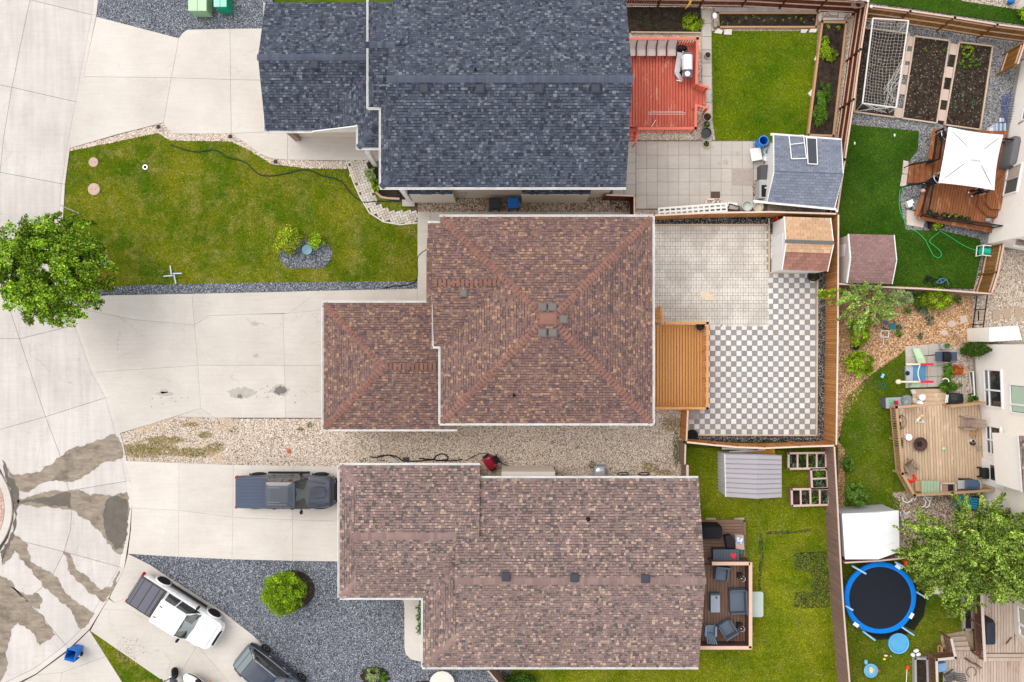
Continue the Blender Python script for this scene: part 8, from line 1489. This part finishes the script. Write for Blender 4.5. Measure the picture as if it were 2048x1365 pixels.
p=W(1741,1341,.15);t=thing('turtle_pool','small blue water table with turtle head shape on the grass','pool',(p.x,p.y,0));b=MB();b.lathe([(.36,0),(.42,.22),(.37,.24),(.33,.1),(.001,.1)],(p.x,p.y,0),32);b.ell((p.x-.28,p.y+.5,.15),(.12,.16,.1),12,8);b.build('shell',M('dusty_sky',(.18,.45,.65),.4),t,smooth=True);b=MB();b.ell((p.x,p.y+.05,.2),(.16,.2,.12),12,8);b.build('toy_figure',m_cr,t,smooth=True);b=MB();b.box(p.x-.15,p.y-.02,.2,p.x+.05,p.y+.15,.36);b.build('toy_block',M('toy_yel',(.7,.6,.25),.5),t,bevel=.03)
for lb,x_,y_,c_,rx,ry in(('white pebble-like toy in the grass below the paddling pool',1771,1311,(.72,.68,.62),.12,.06),('yellow toy below the white one in the grass',1768,1318,(.75,.50,.03),.1,.08),('small red toy beside the turtle water table',1757,1341,(.4,.06,.04),.09,.1),('tiny tan ball in the grass right of the white toy',1781,1312,(.55,.38,.22),.05,.05)):p=W(x_,y_);b=MB();b.ell((p.x,p.y,.05),(rx,ry,.05),10,6);b.build('toy',M('toycol_'+str(x_)+str(y_),c_,.5),None,smooth=True,label=lb,cat='toy')
t=thing('rake','child rake with red head and white stick lying in the grass','rake',tuple(W(1813,1345)));b=MB();b.tube([W(1814,1338,.05),W(1812,1375,.05)],.022);b.build('stick',m_white,t);b=MB();b.box(*(W(1811,1338)[:2]),.02,*(W(1817,1331)[:2]),.09);b.build('head',M('rake_red',(.7,.06,.02),.5),t)
b=MB();p=W(1833,1307,.2)
for k in range(6):b.ell((p.x+random.uniform(-.2,.2),p.y+random.uniform(-.2,.2),.15),(.13,.1,.12),8,5)
b.build('crumpled_bag',m_white,None,label='crumpled white bag at the corner of the soil planter',cat='bag')
t=thing('slide_board','cream boards with teal edging half hidden beneath the tree','board',tuple(W(1900,1190)))
for q in([(1865,1173),(1897,1174),(1902,1192),(1866,1188)],[(1921,1180),(1950,1195),(1946,1198),(1925,1191)]):b=MB();b.prism(flat(.5,q),.42,.5);b.build('board',m_cr,t);b=MB();b.bar(W(*q[3],.45),W(*q[2],.45),.06,.1);b.build('edging',M('teal_edge',(.03,.30,.33),.5)if 'teal_edge' not in bpy.data.materials else bpy.data.materials['teal_edge'],t)
bedf('narrow grey planter with black soil against the grey deck',[(1831,1318),(1855,1318),(1858,1420),(1833,1420)],.3,m_blk2);bedf('empty sand-coloured planter between the lawn and the tall railing',[(1928,1190),(1944,1190),(1946,1260),(1929,1260)],.2,m_blk2)
b=MB();p=W(1934,1216,.3);b.ell((p.x,p.y,.3),(.17,.13,.15),14,8);b.build('ball',M('ball_blue',(.02,.22,.65),.4),None,smooth=True,label='blue ball at the top of the sand-coloured planter',cat='ball');t=thing('scooter','red and black toy scooter lying beside the sand-coloured planter','scooter',tuple(W(1920,1230)));b=MB();b.bar(W(1913,1220,.2),W(1926,1238,.2),.12,.08);b.build('deck',M('scooter_red',(.45,.02,.03),.4),t)
for x_,y_ in((1912,1218),(1927,1241)):q=W(x_,y_,.12);b=MB();b.ell((q.x,q.y,.1),(.08,.1,.1));b.build('wheel',m_black,t)
m_gd=m_wood('grey_pink_deck',(.52,.43,.37),(.42,.33,.27),1,.08,weather=(.38,.24,.18));m_gr2=m_wood('brown_railing',(.22,.11,.08),(.14,.065,.05),0,.1);m_gc=M('pale_rail_cap',(.55,.46,.40),.8,var=.1)
t=thing('deck','two-level weathered pinkish-grey deck in the lower right corner','deck',tuple(W(1990,1290)))
boards(t,flat(1.0,[(1966,1188),(2022,1186),(2030,1275),(2050,1300),(2110,1310),(2110,1306),(1972,1306)])if 0 else flat(1.0,[(1966,1188),(2024,1186),(2030,1306),(1972,1306)]),1.0,.17,m_gd,1);boards(t,flat(1.0,[(2030.5,1270),(2060,1304),(2060,1306),(2030.5,1306)]),1.0,.17,m_gd,1)
boards(t,flat(.6,[(1902,1300),(1965,1303),(1970,1325),(2060,1325),(2060,1420),(1886,1420),(1886,1318)])if 0 else flat(.6,[(1886,1318),(2060,1318),(2060,1420),(1886,1420)]),.6,.17,m_gd,1);boards(t,flat(.6,[(1912,1303),(1972,1303),(1972,1317.7),(1905,1317.7)]),.6,.17,m_gd,1)
for k in range(2):z_=.85-k*.15;b=MB();b.prism(flat(z_,[(1972,1308+8*k),(2050,1308+8*k),(2047,1315+8*k),(1972,1315+8*k)]),.55,z_);b.build('step',m_gd,t)
railing(t,[(1963,1187),(1970,1321)],1.95,1.0,m_gr2,.16,pitch=.13,bw=.05,capmat=m_gc);railing(t,[(1903,1280),(1911,1316),(1873,1320),(1876,1420)],1.45,.5,m_gr2,.14,pitch=.13,bw=.05,capmat=m_gc);railing(t,[(1942,1325),(1962,1336)],1.2,.6,m_gr2,.08,pitch=.13,bw=.04)
b=MB()
for k in range(9):a=W(1930+k*4.0,1200 if 0 else 1188,.9)
for k in range(30):y_=1192+k*4.2;a,c_=W(1945+k*.2,y_,.0),W(1958+k*.2,y_+5,1.0);q=MB();q.bar(a,c_,.05,.05);q.build('lattice_slat',m_gr2,t)
for k in range(3):z_=.18+k*.16;b=MB();b.prism(flat(z_,[(1893+3*k,1275+k*10.5),(1932+3.5*k,1273+k*10.5),(1934+3.5*k,1282+k*10.5),(1894+3*k,1284+k*10.5)]),z_-.12,z_);b.build('step',m_gd,t)
b=MB();b.prism(flat(0,jag([(1882,1272),(1930,1262),(1946,1262),(1948,1300),(1915,1305),(1886,1300)],1,2)),-.1,-.01);b.build('bare_sand',M('bare_sand',(.42,.32,.23),.95,var=.1),None,kind='structure')
t=thing('timber_stand','small open timber cube stand by the lower steps','frame',tuple(W(1888,1300)));
for x0_,x1_ in((1876,1884),(1882,1896)):
 for a,c_ in(((x0_,1292),(x1_,1292)),((x0_,1305),(x1_,1305)),((x0_,1292),(x0_,1305)),((x1_,1292),(x1_,1305))):b=MB();b.bar(W(*a,.4),W(*c_,.4),.06,.06);b.build('stick',m_tim,t)
t=thing('barbecue','barbecue under a black fitted cover on the upper grey deck','barbecue',tuple(W(1982,1267,1.0)));p=W(1981,1267,1.9);b=MB();b.loft([[(p.x+x,p.y+y,z)for x,y,_ in ring(-.30*s_,.30*s_,.74*s_,0,rc=.08)]for s_,z in((1.02,1.02),(1.,1.7),(.85,1.95),(.5,2.02))]);b.build('cover',M('navy_black_cover',(.03,.035,.045),.6,var=.2,sc=5),t,smooth=True)
b=MB();p=W(1943,1345,.65);b.tube([(p.x+.28*math.cos(a),p.y+.3*math.sin(a),.64)for a in np.linspace(-.9,4.4,20)],.02,6);b.build('cable_loop',m_brn,None,label='looped brown cable lying on the lower grey deck',cat='cable');b=MB();b.bar(W(2012,1288,1.4),W(2023,1275,1.2),.06,.06);b.build('wood_brace',m_gr2,None,label='short brown stick leaning near the bay window',cat='stick')
box_at('cooler_box','blue lidded box behind the lower deck railing',[(1876,1329),(1893,1326),(1894,1342),(1877,1346)],.6,1.0,M('mid_blue_plastic',(.16,.32,.52),.5),'box',.03);slatchair('dark grey slatted chair on the lower grey deck at the bottom edge',1902,1358,R(200),.6,M('charcoal_slat',(.10,.10,.10),.6),.9,fan=True)
h_=thing('house','cream house with bay window in the bottom right corner','house',tuple(W(2060,1270)));b=MB();q=[W(2021,1183,0),W(2024,1205),W(2030,1262),W(2052,1296),W(2120,1296),W(2120,1183)];q=[W(2004,1175,0),W(2008,1255),W(2030,1285),W(2030,1380),W(2120,1380),W(2120,1175)];b.prism([(p.x,p.y)for p in q],-.1,5.2);b.build('wall',m_stuccow,h_)
win(h_,W(2005,1195),W(2007,1228),1.5,2.9,hz=None,curtain=m_curt);win(h_,W(2007,1230),W(2008.3,1250),1.5,2.9,curtain=m_curt)
# big tree, south-east
tree('shade_tree','large drooping light green shade tree in the lower right','tree',W(1935,1105),tuple(W(1952,1100,3.6)),(3.75,2.75,2.6),50000,.15,LEAF['willow'],.18,clumps=330,clr=.13,hollow=.12,aspect=.34,limbs=9,upb=.4,spray=.24)
for x_,y_,rx,ry in((1925,1195,.75,.8),(1880,1160,1.1,.8),(1850,1070,1.2,.9),(2010,1170,1.2,.7),(1905,1215,.35,.5),(1830,1105,.8,.5),(1985,1060,1.3,.8)):p=W(x_,y_,2.9);crown(bpy.data.objects['shade_tree'],'crown',(p.x,p.y,2.8),(rx,ry,1.0),2400,.15,LEAF['willow'],26,.24,aspect=.34,upb=.4,spray=.6)
box_at('toy_pile','red, yellow and blue plastic toys beside the trampoline',[(1808,1124),(1816,1122),(1816,1132),(1809,1133)],0,.3,M('orange_toy',(.75,.15,.02),.5),'toys',.03)
def planter(label,q,h_,divs,veg):
 t_=thing('raised_planter',label,'planter',tuple(W(sum(x for x,y in q)/4,sum(y for x,y in q)/4)));P=WP(q,h_);b=MB();b.prism(inset([(p.x,p.y)for p in P],.03),0,h_-.25);b.build('soil',m_soil,t_)
 for a,c_ in zip(P,P[1:]+P[:1]):b=MB();dz=Vector((0,0,h_/2));b.bar(a-dz,c_-dz,.05,h_-.02);b.build('side',m_pink,t_);b=MB();d=(c_-a).normalized()*.05;b.bar(a-d,c_+d,.12,.05);b.build('cap',m_capp,t_)
 for k in divs:b=MB();b.bar(P[0].lerp(P[1],k),P[3].lerp(P[2],k),.10,.04);b.build('divider',m_capp,t_)
 for(u_,v_,pl,n)in veg:p=P[0].lerp(P[1],u_).lerp(P[3].lerp(P[2],u_),v_);crown(t_,'plants',(p.x,p.y,h_-.12),(.33,.55,.16),n,.09,LEAF[pl],20,.3,kind='stuff')
 return t_
planter('upper brown raised planter with spiky herbs by the fence',[(1577,907),(1652,906),(1652,937),(1577,938)],.5,[.24,.5,.75],[(.12,.5,'sage',350),(.37,.5,'darkshrub',350),(.62,.5,'veg',120),(.87,.5,'sage',250)]);planter('middle brown raised planter linking the other two',[(1622,939),(1654,939),(1656,977),(1624,978)],.5,[],[(.5,.25,'veg',300),(.5,.75,'sage',300)]);planter('lower brown raised planter with bare soil at its left end',[(1583,979),(1658,978),(1658,1010),(1584,1012)],.5,[.24,.5,.75],[(.4,.5,'sage',80),(.62,.5,'veg',150),(.87,.5,'sage',250)])
b=MB();b.bar(W(1624,958,.52),W(1655,957,.52),.1,.04);b.build('divider',m_capp,bpy.data.objects['raised_planter.001'])
for q in([(1518,1068),(1524,1068),(1526,1130),(1522,1180),(1518,1180),(1520,1110)],[(1530,1066),(1610,1060),(1625,1058),(1622,1064),(1590,1066),(1535,1070)],[(1588,1108),(1655,1105),(1662,1180),(1660,1215),(1590,1215),(1590,1186),(1625,1184),(1622,1145),(1588,1140)]):
 tri_sheet('soil_patch',flat(0,jag(q,2,2)),-.024,m_soil);tuft(None,WP(q),240,GM['south'][1],z=-.02);tuft(None,WP(q),260,M('weed_leaf',(.10,.17,.03),.8)if 'weed_leaf' not in bpy.data.materials else bpy.data.materials['weed_leaf'],z=-.02,name='weeds')
m_dd=m_wood('dark_brown_deck',(.24,.15,.11),(.15,.09,.065),0,.1);m_dd1=m_wood('dark_brown_deck_long',(.24,.15,.11),(.15,.09,.065),1,.12);m_dcap=M('tan_cap',(.62,.42,.31),.8,var=.1)
t=thing('deck','dark brown two-part deck with box railing behind the faded brown roof','deck',tuple(W(1450,1180)))
boards(t,flat(.4,[(1380,1042),(1487,1042),(1487,1128),(1380,1128)]),.4,.17,m_dd,0);b=MB();b.bar(W(1489,1041,.41),W(1489,1128,.41),.15,.05);b.bar(W(1380,1042,.41),W(1491,1042,.41),.12,.05);b.build('border',m_dd1,t)
boards(t,flat(.6,[(1380,1130),(1496,1130),(1496,1291),(1380,1291)]),.6,.17,m_dd1,1)
for a,c_ in(((1424,1127.5),(1500,1127.5)),((1501,1125),(1501,1297)),((1503,1296),(1380,1296))):A0,C0=W(*a,1.5),W(*c_,1.5);b=MB();b.bar(A0,C0,.20,.045);b.build('cap_rail',m_dcap,t);b=MB();b.bar(A0-Vector((0,0,.65)),C0-Vector((0,0,.65)),.09,1.2);b.build('rail_wall',M('dark_rail',(.10,.055,.05),.8)if 'dark_rail' not in bpy.data.materials else bpy.data.materials['dark_rail'],t)
b=MB();b.prism(flat(.5,[(1380,1046),(1485,1046),(1485,1128),(1500,1128),(1500,1294),(1380,1294)]),-.05,.33);b.build('skirt',m_dd1,t)
for lb,q in(('left pale slab at the top edge of the dark deck',[(1412,1037),(1432,1037),(1432,1041),(1412,1041)]),('right pale slab at the top edge of the dark deck',[(1468,1037),(1488,1036),(1488,1041),(1468,1041)])):box_at('stone_slab',lb,q,-.05,.08,m_slab,'slab')
m_wick=M('slate_wicker',(.085,.105,.135),.6,var=.06,rnd=.05);m_cush=M('slate_cushion',(.11,.135,.175),.8,var=.05)
def sofa(label,px,py,rz,w_,d_,name='armchair'):
 p=W(px,py,1.2);t_=thing(name,label,'armchair' if w_<1 else 'sofa',(p.x,p.y,.6),rz=rz);b=MB();b.box(-d_/2,-w_/2,.05,d_/2,w_/2,.28);b.build('base',m_wick,t_)
 b=MB();b.box(-d_/2+.10,-w_/2+.1,.28,d_/2-.0,w_/2-.1,.42);b.build('cushion',m_cush,t_,bevel=.03);b=MB();b.box(-d_/2,-w_/2,.28,-d_/2+.1,w_/2,.80);b.build('backrest',m_wick,t_,bevel=.02)
 for s_ in(-1,1):b=MB();y=s_*(w_/2-.05);b.box(-d_/2,y-.05,.28,d_/2,y+.05,.62);b.build('armrest',m_wick,t_,bevel=.015)
 return t_
sofa('slate wicker armchair nearest the upper deck, back to the rail',1445,1148,R(-97),.80,.85);sofa('slate wicker two-seat sofa facing the coffee table',1478,1205,R(182),1.45,.95,'sofa');sofa('slate wicker armchair turned diagonally near the deck corner',1457,1261,R(122),.88,.86)
p=W(1431,1207,1.05);t=thing('coffee_table','rectangular coffee table with pale glass top on the dark deck','table',(p.x,p.y,.6));b=MB();b.box(p.x-.28,p.y-.55,.62,p.x+.28,p.y+.55,1.0);b.build('base',m_wick,t);b=MB();b.box(p.x-.27,p.y-.55,1.0,p.x+.27,p.y+.45,1.03);b.build('table_top',M('pale_glass',(.30,.34,.41),.25,var=.15,sc=5),t);b=MB();b.lathe([(.001,1.05),(.06,1.05),(.06,1.03)],(p.x+.06,p.y+.33,0),12);b.build('ashtray',m_dkbin,t)
slatchair('blue-grey slatted garden chair in the lower left corner of the dark deck',1421,1262,R(88),.6,M('blue_slat',(.17,.24,.33),.5),.82,fan=True)
for lb,x_,y_ in(('small black lantern stand between the rail and the upper armchair',1483,1156),('small black lantern stand beside the diagonal armchair',1482,1256)):p=W(x_,y_,.9);t=thing('lantern',lb,'lantern',(p.x,p.y,.6));b=MB();b.box(p.x-.2,p.y-.05,.6,p.x+.05,p.y+.25,.9);b.build('box',m_black,t);b=MB();b.tube([(p.x+.04+.17*math.cos(a),p.y-.05+.17*math.sin(a),.95)for a in np.linspace(0,6.283,20)],.012,5);b.build('ring',m_chrome,t);b=MB();b.ell((p.x,p.y-.04,.95),(.05,.05,.05));b.build('candle',m_chrome,t)
box_at('patio_table','pale green-grey table top outside the dark deck rail',[(1503,1184),(1524,1184),(1527,1187),(1527,1232),(1524,1235),(1503,1235)],.65,.7,M('pale_green_grey',(.42,.49,.45),.35),'table',.02)
t=thing('barbecue','barbecue under a black cover half hidden by the faded roof edge','barbecue',tuple(W(1425,1066,.4)));p=W(1426,1067,1.4);b=MB();b.loft([[(p.x+x,p.y+y,z)for x,y,_ in ring(-.75*s_,.62*s_,.42*s_,0,rc=.2)]for s_,z in((1.02,.42),(1.,1.1),(.85,1.4),(.5,1.48))]);b.build('cover',M('black_cover',(.012,.012,.014),.6,var=.2,sc=5),t,smooth=True)
box_at('bag','black bag slumped between the barbecue and the cardboard',[(1450,1073),(1463,1070),(1469,1080),(1468,1098),(1454,1098)],.4,.9,m_black,'bag',.06);box_at('cardboard_box','open cardboard box at the edge of the dark deck',[(1471,1071),(1487,1071),(1489,1100),(1472,1099)],.4,.8,M('cardboard',(.46,.33,.27),.8),'box');box_at('paper','white and blue printed package on the cardboard box',[(1475,1074),(1487,1078),(1484,1089),(1472,1084)],.8,.95,M('white_blue_print',(.70,.74,.80),.6,col2=(.15,.25,.6),sc=12),'package',.02)
t=thing('storage_bench','slate plastic storage bench with red heart mat on top','bench',tuple(W(1452,1110,.4)));b=MB();b.prism(flat(1.0,[(1427,1100),(1478,1100),(1478,1121),(1428,1121)]),.4,.98);b.build('body',m_dkbin,t)
for k in range(10):b=MB();b.prism(flat(1.02,[(1426.5+5.2*k,1099.5),(1431.2+5.2*k,1099.5),(1431.2+5.2*k,1121.5),(1426.5+5.2*k,1121.5)]),.98,1.02);b.build('lid_slat',m_wick,t)
b=MB();p=W(1467,1112,1.05);b.prism([(p.x+s_*.013*16*math.sin(a)**3*.8,p.y+.013*(13*math.cos(a)-5*math.cos(2*a)-2*math.cos(3*a)-math.cos(4*a)))for s_ in(1,)for a in np.linspace(0,6.283,28,endpoint=False)],1.03,1.05);b.build('heart_mat',M('red_felt',(.75,.04,.04),.8),None,label='red heart-shaped mat lying on the storage bench',cat='mat')
box_at('green_box','small teal-green box behind the storage bench',[(1479,1101),(1486,1101),(1484,1108),(1479,1108)],.4,.7,M('emerald_plastic',(.0,.25,.16),.5),'box',.02)
shrub('shrub','dark green shrub peeking out below the faded roof',1040,1352,36,.8,2200,[(.05,.12,.01),(.09,.18,.015),(.03,.07,.01)],.12,ry=14,clumps=30,clr=.3)
p=W(1516,1209,.65);b=MB();b.box(p.x-.05,p.y-.05,0,p.x+.05,p.y+.05,.65);b.box(p.x-.25,p.y-.4,0,p.x+.25,p.y+.4,.05);b.build('leg',m_metal,bpy.data.objects['patio_table'])
for hn,q,z in(('house.003',[A1,A3,A3+nE*6,A1+nE*6],5.3),('house.004',[W(1944,689),W(1962,1010),W(1962,1010)+Vector((6,0,0)),W(1944,689)+Vector((6,0,0))],5.2),('house.005',[W(2004,1175),W(2030,1380),W(2120,1380),W(2120,1175)],5.2)):
 m_=sum(q,Vector())/4;b=MB();b.loft([[m_.lerp(v,k)*1+Vector((0,0,zz-m_.lerp(v,k).z))for v in q]for k,zz in((1,z+.003),(1,z+.12),(.08,z+1.6))]);b.build('roof',M('far_roof_'+hn,(.16,.11,.10),.9,var=.2,sc=8),bpy.data.objects[hn])
